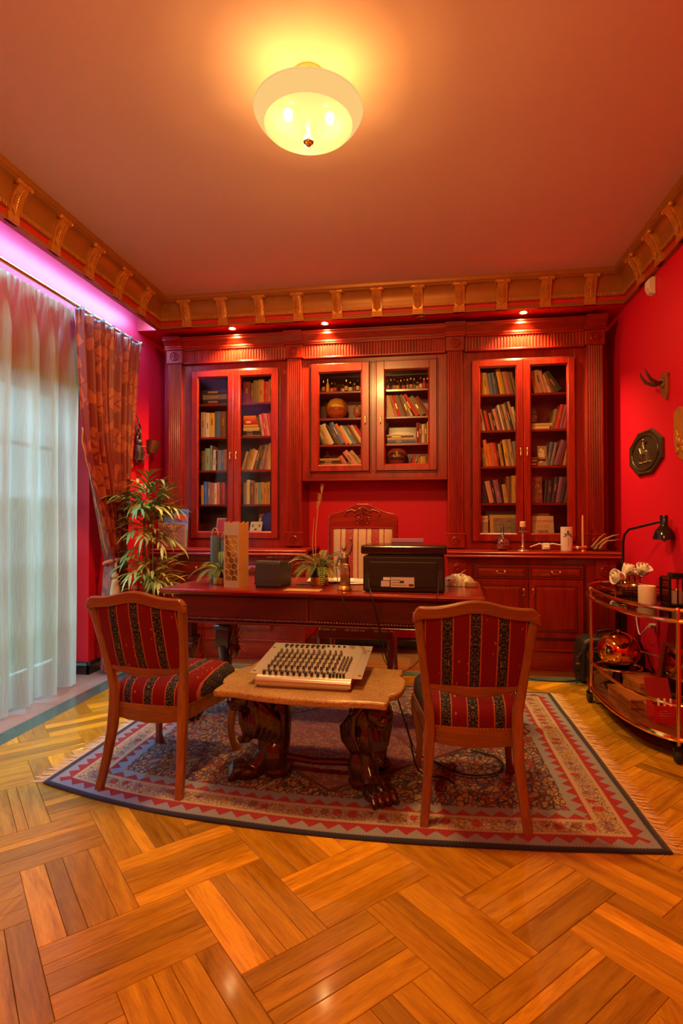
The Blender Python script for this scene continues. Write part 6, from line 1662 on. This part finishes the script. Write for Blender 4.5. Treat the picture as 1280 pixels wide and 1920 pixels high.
# figurine
t = thing('figurine', 'small bronze figurine of a robed lady with a sword', 'figurine', (-.472, 3.163, DZ))
Mo = Matrix.Translation((-.472, 3.163, DZ))
MB().lathe([(0, 0), (.040, 0), (.043, .006), (.040, .018), (.030, .026), (0, .028)], 22, M=Mo).build('base', 'gold_band', t, smooth=True)
mb = MB()
mb.tube([(0, 0, .024), (.004, 0, .07), (.010, 0, .115), (.004, 0, .15), (0, 0, .185), (0, 0, .212)], [.030, .022, .026, .021, .026, .012], 12)
mb.tube([(.020, -.004, .024), (.022, -.012, .08), (.010, -.010, .13)], [.016, .015, .018], 8)
mb.ell((-.002, 0, .236), (.013, .014, .017), 12, 8).ell((-.002, .004, .242), (.015, .015, .014), 10, 8)
mb.tube([(.020, 0, .204), (.036, 0, .225), (.044, -.004, .262), (.040, -.004, .285)], [.010, .009, .007, .006], 8).ell((.040, -.004, .292), (.009, .009, .011), 8, 6)
mb.tube([(-.022, 0, .202), (-.038, -.006, .170), (-.046, -.012, .135)], [.010, .008, .006], 8)
for k in range(6): mb.tube([(-.020+.010*k, -.020, .03), (-.014+.009*k, -.026, .09), (-.006+.006*k, -.020, .15)], .004, 5)
mb.xf(Mo); mb.build('robed_figure', 'pewter_light', t, smooth=True, ang=70, remesh=.0028)
MB().tube([(-.046, -.013, .15), (-.046, -.013, .13), (-.034, -.014, .03)], [.003, .0042, .0016], 5).tube([(-.058, -.013, .128), (-.034, -.013, .131)], .0026, 5).xf(Mo).build('sword', 'pewter_light', t)
# big printer seen from behind
px_, py_ = -.127, 3.245
t = thing('office_printer', 'large black multifunction printer seen from behind', 'printer', (px_, py_, DZ), R(-1))
MB().box(-.226, .226, -.150, .170, .004, .200).build('body', 'black_plastic', t, w=False, bev=.008)
MB().box(-.190, .185, -.156, -.148, .030, .170).build('rear_cover', 'black_plastic', t, w=False, bev=.004)
MB().box(-.238, .238, -.160, .190, .212, .262).build('scanner_lid', 'black_gloss', t, w=False, bev=.010, seg=3)
MB().box(-.20, .20, -.14, .16, .198, .214).build('neck', 'black_plastic', t, w=False)
for k in range(5): MB().box(-.155, .08, -.1585, -.1555, .140+.006*k, .1425+.006*k).build('vent_slot', 'ink_black', t, w=False)
MB().box(-.215, -.175, -.1515, -.149, .022, .10).build('socket_recess', 'ink_black', t, w=False)
MB().box(.165, .215, -.1515, -.149, .02, .125).build('port_recess', 'ink_black', t, w=False)
MB().box(-.070, .060, -.1590, -.1560, .030, .085).build('rating_label', 'paper_grey', t, w=False)
for k in range(3): MB().box(-.064, .02-.02*k, -.1596, -.1588, .040+.014*k, .044+.014*k).build('label_print', 'cover_grey', t, w=False)
MB().box(.030, .056, -.1596, -.1588, .036, .048).build('label_print', 'ink_black', t, w=False); MB().box(-.02, .004, -.1596, -.1588, .054, .066).build('label_print', 'ink_black', t, w=False)
MB().box(-.124, -.076, -.1590, -.1560, .032, .064).build('rating_label', 'paper_grey', t, w=False); MB().box(-.112, -.074, -.1590, -.1560, .068, .084).build('rating_label', 'paper', t, w=False)
o = book_obj(.030, .185, .15, 'purple', False); o.name = 'notebook'
o.rotation_euler = (0, R(90), 0); o.location = (-.205, 3.22, DZ+.2625+.030); tag(o, 'purple hardback book lying on top of the printer', 'book')
# papers, envelopes, pen
rp_ = random.Random(9)
for k, (x, y, w_, h_, a, m_, lab) in enumerate(((-.62, 3.56, .30, .21, 8, 'paper', 'white paper sheet on top of the loose pile behind the fern'), (-.50, 3.60, .30, .21, -14, 'paper_grey', 'grey sheet fanned out under the paper pile'), (-.40, 3.52, .22, .16, 20, 'paper', 'white sheet sliding towards the printer'), (-.70, 3.10, .21, .10, -4, 'cover_tan', 'tan envelope at the front edge of the desk'))):
    mb = MB().obox((0, 0, 0), (w_, h_, .0022)); o = mb.build('paper_sheet' if k < 3 else 'envelope', m_); o.location = (x, y, DZ+.0025+(.0035*(3-k) if k < 3 else .0)); o.rotation_euler = (0, 0, R(a))
    solo(o, lab, 'paper' if k < 3 else 'envelope')
o = MB().tube([(-.80, 3.36, DZ+.005), (-.68, 3.40, DZ+.005)], [.0045, .004], 8).build('pen', 'cover_light-blue', smooth=True); solo(org(o, (-.74, 3.38, DZ)), 'blue striped pen between printer and fern', 'pen')
# wrapped pack and stone at the right end
P('plastic_wrap', (.50, .42, .36), .2, var=.25, vs=30, bump=.5, bs=26)
t = thing('wrapped_package', 'clear plastic wrapped package behind the printer', 'package', (.195, 3.50, DZ))
MB().grid(lambda u, v: (.105+.18*u + .008*sin(v*19), 3.42+.15*v + .006*sin(u*23), DZ+.002 + .066*(max(0, sin(pi*u)*sin(pi*v)))**.35 + .006*sin(u*31+v*17)*sin(pi*u)*sin(pi*v)), 22, 18).build('wrapping', 'plastic_wrap', t, smooth=True, ang=80)
MB().box(.125, .265, 3.44, 3.55, DZ+.002, DZ+.045).build('contents', 'cover_tan', t)
MB().tube([(.20, 3.47, DZ+.065), (.215, 3.47, DZ+.085), (.235, 3.46, DZ+.10)], [.006, .003, .001], 5).build('twisted_end', 'plastic_wrap', t)
o = MB().lathe([(0, 0), (.030, 0), (.034, .008), (.033, .028), (.028, .034), (0, .034)], 12).build('stone_slice', 'antler', smooth=False); o.location = (.262, 3.40, DZ); o.scale = (1.15, .8, 1); solo(o, 'rough brown stone slice at the desk corner', 'stone')

# ================================================================== CABLES
def cable(name, pts, r, m, label):
    P3 = [Vector(p) for p in pts]; out = []
    for i in range(len(P3)-1):
        a, b, c, d = P3[max(0, i-1)], P3[i], P3[i+1], P3[min(len(P3)-1, i+2)]
        for k in range(6):
            s = k/6; out.append(.5*((2*b) + (c-a)*s + (2*a-5*b+4*c-d)*s*s + (3*b-a-3*c+d)*s**3))
    out.append(P3[-1])
    o = MB().tube(out, r, 6).build(name, m, smooth=True); return solo(o, label, 'cable')
cable('power_cable', [(-.318, 3.085, .87), (-.316, 3.04, .845), (-.300, 2.985, .81), (-.285, 2.965, .76), (-.25, 2.985, .60), (-.20, 2.985, .40), (-.13, 2.95, .18), (-.06, 2.88, .02), (.03, 2.78, .016), (.16, 2.66, .016), (.30, 2.68, .016), (.36, 2.78, .016), (.33, 2.88, .016), (.22, 2.94, .016)], .0045, 'cable_black', 'thick black power cable hanging from the printer to the rug')
cable('usb_cable', [(-.36, 3.10, DZ+.004), (-.40, 3.09, DZ+.004), (-.455, 3.045, DZ+.006), (-.46, 2.985, .80), (-.43, 2.965, .74), (-.33, 2.975, .66), (-.26, 2.975, .55), (-.22, 2.97, .44), (-.15, 2.97, .395), (-.06, 2.97, .44), (0, 2.97, .56), (.03, 2.965, .72), (.055, 2.975, .81), (.062, 3.03, .85), (.062, 3.088, .885)], .0022, 'cable_black', 'thin grey cable looping under the desk edge')
cable('floor_cable', [(.62, 4.50, .006), (.78, 4.36, .006), (.95, 4.32, .006), (1.08, 4.36, .006), (1.16, 4.40, .008)], .004, 'cable_black', 'black cable running over the floor to the bag')
cable('table_cable', [(-.095, 2.50, .30), (-.075, 2.50, .22), (-.05, 2.52, .10), (.0, 2.60, .02), (.06, 2.62, .016), (.12, 2.56, .016)], .004, 'cable_black', 'short black cable beside the right lion leg')

# ================================================================== RIGHT WALL
t = thing('motion_sensor', 'small white motion sensor high on the right wall', 'sensor', (XR, 4.20, 2.86))
MB().prism([(0, 2.80), (-.035, 2.815), (-.05, 2.85), (-.05, 2.905), (-.02, 2.925), (0, 2.925)], 4.165, 4.235, 'y').xf(Matrix.Translation((XR-.001, 0, 0))).build('housing', 'white_plastic', t, fix=True, bev=.006)
MB().box(XR-.053, XR-.046, 4.172, 4.228, 2.845, 2.895).build('lens', 'paper', t, bev=.004)
# trophy shield with horns
t = thing('horn_trophy', 'small wooden shield with two dark horns', 'trophy', (XR, 4.01, 2.10))
sh = [(3.985, 2.010), (4.045, 2.055), (4.060, 2.10), (4.055, 2.16), (4.070, 2.185), (4.035, 2.190), (4.01, 2.205), (3.985, 2.190), (3.95, 2.185), (3.965, 2.16), (3.96, 2.10), (3.965, 2.05)]
MB().prism([(y, z) for y, z in sh], XR-.022, XR-.001, 'x').build('shield', 'walnut_z', t, fix=True, bev=.004)
MB().ell((XR-.03, 4.01, 2.125), (.022, .028, .030), 12, 8).build('skull_boss', 'antler', t, smooth=True)
for s in (-1, 1): MB().tube([(XR-.035, 4.01+s*.014, 2.130), (XR-.07, 4.012+s*.03, 2.125), (XR-.11, 4.015+s*.045, 2.145), (XR-.135, 4.02+s*.05, 2.185), (XR-.150, 4.02+s*.045, 2.225)], [.014, .013, .011, .008, .002], 8).build('horn', 'horn_dark', t, smooth=True)
# octagonal pewter plate
t = thing('pewter_plate', 'dark octagonal pewter plate with horseman relief', 'wall plate', (XR, 4.36, 1.70))
Mp = Matrix.Translation((XR-.004, 4.36, 1.70)) @ Matrix.Rotation(R(-90), 4, 'Y')
oc = [(.165*cos(R(22.5+45*k))/cos(R(22.5))*.98, .165*sin(R(22.5+45*k))/cos(R(22.5))*1.55*1.22) for k in range(8)]
# plan: (up, along wall)
vs = []; 
for sc_, h in ((1, 0), (1.0, .010), (.93, .016), (.80, .010)):
    for a, b in oc: vs.append((a*sc_, b*sc_, h))
mb = MB().add(vs, [(r*8+i, r*8+(i+1) % 8, (r+1)*8+(i+1) % 8, (r+1)*8+i) for r in range(3) for i in range(8)] + [list(range(24, 32)), list(range(7, -1, -1))])
mb.xf(Mp).build('plate', 'pewter', t, fix=True)
MB().tube([(.128*cos(a*pi/20), .245*sin(a*pi/20), .013) for a in range(40)], .006, 6, closed=True).xf(Mp).build('oval_rim', 'pewter', t, smooth=True)
mb = MB()
mb.ell((.0, 0, .010), (.022, .055, .012), 10, 6).tube([(-.01, .05, .014), (.03, .07, .016), (.04, .10, .014)], [.012, .010, .008], 6)
for y, dz in ((-.05, -.06), (-.03, -.065), (.04, -.06), (.07, -.04)): mb.tube([(-.01, y, .012), (-.04, y*1.2, .014), (dz, y*1.3, .012)], [.008, .006, .005], 5)
mb.tube([(.02, -.005, .016), (.055, 0, .018), (.075, .005, .016)], [.012, .014, .010], 7).ell((.092, .006, .016), (.012, .012, .010), 8, 6).tube([(.06, .0, .016), (.08, -.04, .016)], [.006, .005], 5)
for k in range(6): mb.ell((-.075+.004*(k % 2), -.10+.04*k, .010), (.010, .024, .008), 8, 5)
mb.xf(Mp).build('horseman_relief', 'pewter_light', t, smooth=True, ang=70)
# gold heraldic plaque at the picture edge
t = thing('gold_plaque', 'gilded heraldic shield plaque at the right edge', 'plaque', (XR, 3.70, 1.76))
sp = [(3.60, 1.925), (3.70, 1.905), (3.80, 1.925), (3.875, 1.905), (3.875, 1.72), (3.85, 1.64), (3.80, 1.595), (3.70, 1.56), (3.60, 1.595), (3.55, 1.64), (3.525, 1.72), (3.525, 1.905)]
MB().prism(sp, XR-.016, XR-.001, 'x').build('shield', 'gold_leaf', t, fix=True, bev=.006)
mb = MB(); rq = random.Random(12)
for k in range(26): mb.ell((XR-.018, 3.57+rq.random()*.26, 1.63+rq.random()*.24), (.010, rq.uniform(.012, .03), rq.uniform(.012, .03)), 8, 5, (rq.random()*3, 0, 0))
mb.build('relief', 'gold_leaf', t, smooth=True, ang=70)
# wall socket with plug and white cable
t = thing('wall_socket', 'red wall socket with a white plug under the cart top', 'socket', (XR, 4.20, .46))
MB().box(XR-.012, XR-.001, 4.16, 4.25, .415, .52).build('plate', 'soffit_red', t, bev=.004)
MB().tube([(XR-.012, 4.205, .455), (XR-.05, 4.205, .455)], .018, 12).build('plug', 'white_plastic', t, smooth=True)
cable('white_cable', [(XR-.055, 4.205, .455), (XR-.075, 4.22, .42), (XR-.07, 4.32, .37), (XR-.05, 4.42, .40), (XR-.045, 4.47, .50), (XR-.045, 4.49, .66)], .005, 'cable_white', 'white cable curving down from the wall socket')
# black reading lamp
lx, ly = 1.372, 4.185
t = thing('reading_lamp', 'black floor reading lamp with bent arm by the right wall', 'floor lamp', (lx, ly, 0))
MB().lathe([(0, 0), (.065, 0), (.065, .012), (.02, .022), (.010, .03), (0, .03)], 24, (lx, ly, 0)).build('base', 'black_metal', t, smooth=True)
hx_, hy_ = 1.545, 3.93
MB().tube([(lx, ly, .02), (lx, ly, .6), (lx+.002, ly, 1.04), (lx+.008, ly-.012, 1.10), (lx+.028, ly-.045, 1.138), (lx+.06, ly-.10, 1.152), (hx_-.02, hy_+.03, 1.190), (hx_, hy_, 1.194)], .0085, 10).build('arm', 'black_metal', t, smooth=True)
MB().lathe([(0, 1.235), (.022, 1.235), (.024, 1.225), (.024, 1.170), (.030, 1.160), (.052, 1.135), (.064, 1.095), (.066, 1.075), (.063, 1.075), (.048, 1.130), (.020, 1.158), (0, 1.16)], 28, (hx_, hy_, 0)).build('shade', 'black_gloss', t, smooth=True, ang=50)
MB().ell((hx_, hy_, 1.085), (.020, .020, .026), 12, 8).build('bulb', 'bulb_off', t, smooth=True)

# ================================================================== BAR CART
EX, EY, EA, EB = 1.312, 3.60, .268, .650
t = thing('bar_cart', 'oval gold bar cart with two trays beside the right wall', 'bar cart', (EX, EY, 0))
def ering(z, r, a=EA, b=EB, n=64, q=2.35):
    pts = []
    for k in range(n):
        th = 2*pi*k/n; c, s = cos(th), sin(th)
        pts.append((EX + a*abs(c)**(2/q)*(1 if c > 0 else -1), EY + b*abs(s)**(2/q)*(1 if s > 0 else -1), z))
    return MB().tube(pts, r, 8, closed=True)
def etray(z, h, a, b, n=64, q=2.35):
    poly = []
    for k in range(n):
        th = 2*pi*k/n; c, s = cos(th), sin(th); poly.append((EX + a*abs(c)**(2/q)*(1 if c > 0 else -1), EY + b*abs(s)**(2/q)*(1 if s > 0 else -1)))
    return MB().prism(poly, z-h, z, 'z')
ering(.755, .010).build('top_rail', 'gold_metal', t, smooth=True)
ering(.700, .012).build('tray_rim', 'gold_metal', t, smooth=True)
ering(.285, .007).build('gallery_rail', 'gold_metal', t, smooth=True)
ering(.118, .014).build('tray_rim', 'gold_metal', t, smooth=True)
glass('tray_glass', (.80, .66, .46), .10)
wood('smoked_tray', (.10, .035, .012), (.16, .05, .016), (.22, .08, .02), 'y', .12, .6)
etray(.712, .008, EA-.006, EB-.006).build('top_tray', 'tray_glass', t, fix=True)
etray(.130, .008, EA-.006, EB-.006).build('lower_tray', 'smoked_tray', t, fix=True)
def on_ring(th, q=2.35):
    c, s = cos(th), sin(th); return EX + EA*abs(c)**(2/q)*(1 if c > 0 else -1), EY + EB*abs(s)**(2/q)*(1 if s > 0 else -1)
for th in (R(165), R(255), R(15), R(-70)):
    x, y = on_ring(th); MB().tube([(x, y, .09), (x, y, .755)], .011, 10).build('post', 'gold_metal', t, smooth=True)
    MB().ell((x, y, .755), .015, 10, 8).build('post_cap', 'gold_metal', t, smooth=True)
for th in (R(158), R(254), R(22), R(-74)):
    x, y = on_ring(th)
    w_ = MB().lathe([(0, -.014), (.026, -.014), (.032, -.008), (.032, .008), (.026, .014), (0, .014)], 18, (x, y, .033), Matrix.Rotation(pi/2, 4, 'Y')).build('wheel', 'rubber', t, smooth=True, ang=35)
    MB().tube([(x, y, .11), (x, y, .072)], .010, 8).box(x-.020, x+.020, y-.012, y+.012, .062, .076).build('castor_fork', 'black_metal', t)
TZ = .7125
# mirror tray and crystal bowl
t = thing('serving_tray', 'small gold-rimmed tray on the cart under the roses', 'tray', (1.33, 3.98, TZ))
MB().box(1.20, 1.47, 3.80, 4.17, TZ, TZ+.006).build('plate', 'tray_glass', t, bev=.002)
MB().tube([(1.20, 3.80, TZ+.03), (1.47, 3.80, TZ+.03), (1.47, 4.17, TZ+.03), (1.20, 4.17, TZ+.03)], .005, 7, closed=True).build('rail', 'gold_metal', t, smooth=True)
for x, y in ((1.20, 3.80), (1.47, 3.80), (1.47, 4.17), (1.20, 4.17)): MB().tube([(x, y, TZ), (x, y, TZ+.03)], .004, 6).build('rail_post', 'gold_metal', t)
t = thing('crystal_bowl', 'cut crystal bowl on the gold-rimmed tray', 'bowl', (1.315, 3.90, TZ+.006))
mb = MB(); n = 36; prf = [(.03, 0), (.050, .006), (.066, .03), (.072, .052), (.068, .052), (.060, .03), (.044, .012), (0, .009)]; vs = []
for (r_, z_) in prf:
    for k in range(n): q = 1 + (.05 if k % 2 else -.03)*(1 if .005 < z_ < .05 else 0); vs.append((1.315+r_*q*cos(2*pi*k/n), 3.90+r_*q*sin(2*pi*k/n), TZ+.006+z_))
mb.add(vs, [(i*n+k, i*n+(k+1) % n, (i+1)*n+(k+1) % n, (i+1)*n+k) for i in range(len(prf)-1) for k in range(n)] + [list(range(n-1, -1, -1))]); mb.build('cut_glass', 'crystal', t)
MB().lathe([(.071, .050), (.0735, .0525), (.071, .055), (.068, .0525), (.071, .050)], 28, (1.315, 3.90, TZ+.006), caps=False).build('rim', 'gold_metal', t, smooth=True)
# white roses in a gold holder
rx, ry = 1.375, 4.06
t = thing('rose_holder', 'gold wire flower holder with glass tubes', 'flower holder', (rx, ry, TZ+.006))
MB().lathe([(.050, 0), (.052, .005), (.048, .008), (0, .008)], 24, (rx, ry, TZ+.006)).build('base', 'gold_metal', t, smooth=True)
for k in range(4):
    a = R(45+90*k); MB().tube([(rx+.04*cos(a), ry+.04*sin(a), TZ+.01), (rx+.02*cos(a), ry+.02*sin(a), TZ+.06), (rx+.05*cos(a), ry+.05*sin(a), TZ+.105)], .0035, 6).build('wire_leg', 'gold_metal', t, smooth=True)
MB().tube([(rx-.06, ry-.02, TZ+.108), (rx+.10, ry+.02, TZ+.112)], .0035, 6).build('cross_wire', 'gold_metal', t, smooth=True)
roses = [((rx-.095, ry-.05, TZ+.105), (-.92, -.25, .10), .058, 'left white rose, lying tilted on the cart'), ((rx-.010, ry, TZ+.145), (.55, -.35, .75), .056, 'middle white rose standing on the cart'), ((rx+.090, ry+.01, TZ+.150), (.25, -.45, .85), .058, 'right white rose, opening towards the lamp')]
for (c, d, s, lab) in roses:
    o = thing('rose', 'white artificial ' + lab.replace('white ', ''), 'rose', c, group='white roses on the cart'); q = Vector(d).normalized().to_track_quat('Z', 'Y'); o.rotation_mode = 'QUATERNION'; o.rotation_quaternion = q
    rr = random.Random(int(c[0]*1000))
    for L_ in range(3):
        for k in range(3+L_):
            a0 = 2*pi*k/(3+L_) + L_*.7; r0 = s*(.30+.24*L_); spn = 1.15 if L_ < 2 else 1.0
            def pf(u, v, a0=a0, r0=r0, L_=L_, spn=spn):
                a = a0 + (u-.5)*2*spn; flare = (1.0 - .75*(1-v)**2.2) * (1 + .10*L_*v**4 - .10*(2-L_)*v*v)
                return (r0*flare*cos(a), r0*flare*sin(a), s*(-.85 + v*(1.75-.22*L_)) - s*.12*(2*u-1)**2*v)
            MB().grid(pf, 7, 6).build('petal', 'rose', o, w=False, smooth=True, ang=80, solid=.0012)
    MB().lathe([(0, -s), (s*.35, -s*.95), (s*.5, -s*.7), (s*.2, -s*.4), (0, -s*.3)], 10).build('calyx', 'rose', o, w=False, smooth=True)
    MB().tube([(0, 0, -s*.9), (0, 0, -s*1.5)], .004, 6).build('stem', 'gold_metal', o, w=False)
for k, (x, y) in enumerate(((rx+.005, ry-.02), (rx+.055, ry+.02))):
    o = MB().lathe([(0, .002), (.020, .002), (.021, .06), (.020, .10), (.018, .10), (.018, .006), (0, .006)], 18).build('glass_tube', 'clear_glass', smooth=True); o.location = (x, y, TZ+.014); solo(o, ('left' if k == 0 else 'right') + ' clear glass tube in the gold flower holder', 'glass tube', 'glass tubes under the roses')
# pillar candle
t = thing('pillar_candle', 'thick cream pillar candle at the cart front edge', 'candle', (1.276, 3.488, TZ))
MB().lathe([(0, 0), (.047, 0), (.048, .004), (.048, .100), (.046, .106), (.040, .105), (.030, .098), (0, .095)], 30, (1.276, 3.488, TZ)).build('wax_body', 'wax', t, smooth=True, ang=50)
MB().tube([(1.276, 3.488, TZ+.094), (1.279, 3.488, TZ+.108)], .0014, 5).build('wick', 'ink_black', t)
# black lantern
x0, y0, s, h = 1.425, 3.46, .062, .165
t = thing('lantern', 'black metal lantern with glass sides beside the candle', 'lantern', (x0, y0, TZ))
MB().box(x0-s, x0+s, y0-s, y0+s, TZ, TZ+.010).build('floor_plate', 'black_metal', t, bev=.002); MB().box(x0-s, x0+s, y0-s, y0+s, TZ+h-.01, TZ+h).build('roof_plate', 'black_metal', t, bev=.002)
MB().box(x0-.035, x0+.035, y0-.035, y0+.035, TZ+h, TZ+h+.02).build('chimney', 'black_metal', t, bev=.003)
for a in (-1, 1):
    for b in (-1, 1): MB().box(x0+a*s-.006, x0+a*s+.006, y0+b*s-.006, y0+b*s+.006, TZ+.01, TZ+h-.01).build('corner_post', 'black_metal', t)
    MB().box(x0+a*s-.0012, x0+a*s+.0012, y0-s+.008, y0+s-.008, TZ+.012, TZ+h-.012).build('pane', 'pane', t); MB().box(x0-s+.008, x0+s-.008, y0+a*s-.0012, y0+a*s+.0012, TZ+.012, TZ+h-.012).build('pane', 'pane', t)
    MB().box(x0+a*.02-.003, x0+a*.02+.003, y0-s-.003, y0-s+.003, TZ+.01, TZ+h-.01).build('bar', 'black_metal', t)
MB().lathe([(0, 0), (.030, 0), (.030, .07), (0, .072)], 18, (x0, y0, TZ+.011)).build('candle', 'wax', t, smooth=True)
# ---- lower tray
LZ = .1305
t = thing('gold_globe', 'shiny gold globe lampshade on the lower cart tray', 'globe', (1.225, 3.83, LZ))
MB().lathe([(0, 0), (.085, 0), (.09, .008), (.05, .016), (.03, .10), (.06, .112), (.10, .12), (.10, .126), (0, .12)], 28, (1.225, 3.83, LZ)).build('stand', 'black_gloss', t, smooth=True)
MB().lathe([(.0, -.124)] + [(.128*sin(pi*k/20), -.118*cos(pi*k/20)) for k in range(2, 20)] + [(.012, .120), (.012, .132), (0, .132)], 36, (1.225, 3.83, LZ+.232)).build('globe', 'gold_sphere', t, smooth=True, ang=60)
MB().tube([(1.225, 3.83, LZ+.36), (1.228, 3.84, LZ+.44), (1.224, 3.84, LZ+.565)], .002, 5).build('flex', 'cable_black', t)
MB().tube([(1.225+.135*cos(a*pi/16), 3.83+.135*sin(a*pi/16), LZ+.124) for a in range(32)], .007, 7, closed=True).build('rest_ring', 'gold_metal', t, smooth=True)
wood('box_wood', (.26, .085, .022), (.40, .14, .034), (.52, .21, .055), 'y', .35, .3)
def wbox(name, c, sz, rz, label, m='box_wood', lid=True, cat='box'):
    o = thing(name, label, cat, c, rz, group='wooden boxes on the cart' if 'wooden' in label else None)
    a, b, h = sz[0]/2, sz[1]/2, sz[2]
    MB().box(-a, a, -b, b, 0, h*.72).build('body', m, o, w=False, bev=.003)
    MB().box(-a-.003, a+.003, -b-.003, b+.003, h*.72, h).build('lid', m, o, w=False, bev=.004)
    MB().box(-a-.005, -a, -.012, .012, h*.60, h*.82).build('clasp', 'brass', o, w=False)
    return o
wbox('wooden_box', (1.165, 3.52, LZ), (.085, .30, .055), R(6), 'long narrow wooden box at the lower tray edge')
wbox('wooden_box', (1.305, 3.62, LZ), (.16, .24, .115), R(4), 'large wooden box under the picture frame')
wbox('wooden_box', (1.262, 3.395, LZ), (.10, .13, .050), R(-4), 'small low wooden box before the red box')
t = thing('red_box', 'open red gift box with its lid propped up', 'gift box', (1.262, 3.215, LZ), R(-3))
MB().box(-.075, .075, -.065, -.061, 0, .092).box(-.075, .075, .061, .065, 0, .092).box(-.075, -.071, -.061, .061, 0, .092).box(.071, .075, -.061, .061, 0, .092).box(-.071, .071, -.061, .061, 0, .005).build('box', 'red_card', t, w=False)
MB().obox((-.010, .078, .135), (.125, .006, .135), (R(-24), 0, R(6))).build('lid', 'dark_red_card', t, w=False)
for k in range(3): MB().box(-.050, .02-.016*k, -.0656, -.0648, .040+.012*k, .0425+.012*k).build('print_line', 'pink_print' if 'pink_print' in M else 'cover_pink', t, w=False)
for k in range(3): MB().tube([(-.03+.03*k, .0, .01), (-.03+.03*k, .01, .11)], .006, 6).build('rolled_card', 'paper', t, w=False)
t = thing('picture_frame', 'wood-framed mirror picture leaning on the wall side of the cart', 'picture frame', (1.475, 3.64, LZ), R(-62))
a = R(14)
def fr(mb): return mb.xf(Matrix.Rotation(-a, 4, 'X'))
W2, H2 = .125, .31
fr(MB().box(-W2, -W2+.022, -.012, .012, 0, H2).box(W2-.022, W2, -.012, .012, 0, H2).box(-W2+.022, W2-.022, -.012, .012, 0, .022).box(-W2+.022, W2-.022, -.012, .012, H2-.022, H2)).build('frame', 'walnut_z', t, w=False, bev=.003)
P('mirror_glass', (.42, .30, .16), .06, 1.0)
fr(MB().box(-W2+.02, W2-.02, .0, .006, .02, H2-.02)).build('glass', 'mirror_glass', t, w=False)

# ================================================================== BLACK BAG BEHIND THE CART
t = thing('travel_bag', 'black travel bag on the floor behind the cart', 'bag', (1.33, 4.40, 0))
bp = [(1.115, .012), (1.105, .06), (1.11, .24), (1.135, .315), (1.18, .335), (1.48, .345), (1.535, .325), (1.56, .25), (1.56, .05), (1.54, .012)]
MB().prism(bp, 4.29, 4.50, 'y').build('body', 'leather', t, fix=True, bev=.025, seg=4, smooth=True, ang=50)
MB().prism([(1.15, .06), (1.15, .22), (1.17, .25), (1.50, .26), (1.52, .23), (1.52, .06)], 4.262, 4.295, 'y').build('front_pocket', 'leather', t, fix=True, bev=.012, seg=3)
MB().tube([(1.25, 4.39, .33), (1.26, 4.39, .37), (1.33, 4.39, .385), (1.40, 4.39, .372), (1.41, 4.39, .33)], .010, 8).build('handle', 'leather', t, smooth=True)
MB().tube([(1.13, 4.31, .25), (1.085, 4.29, .18), (1.07, 4.28, .08), (1.08, 4.27, .014), (1.03, 4.285, .012)], .010, 7, flat=.35).build('strap', 'leather', t, smooth=True)
for k in range(3): MB().box(1.075, 1.10, 4.275, 4.285, .10+.05*k, .112+.05*k).build('buckle', 'chrome', t)
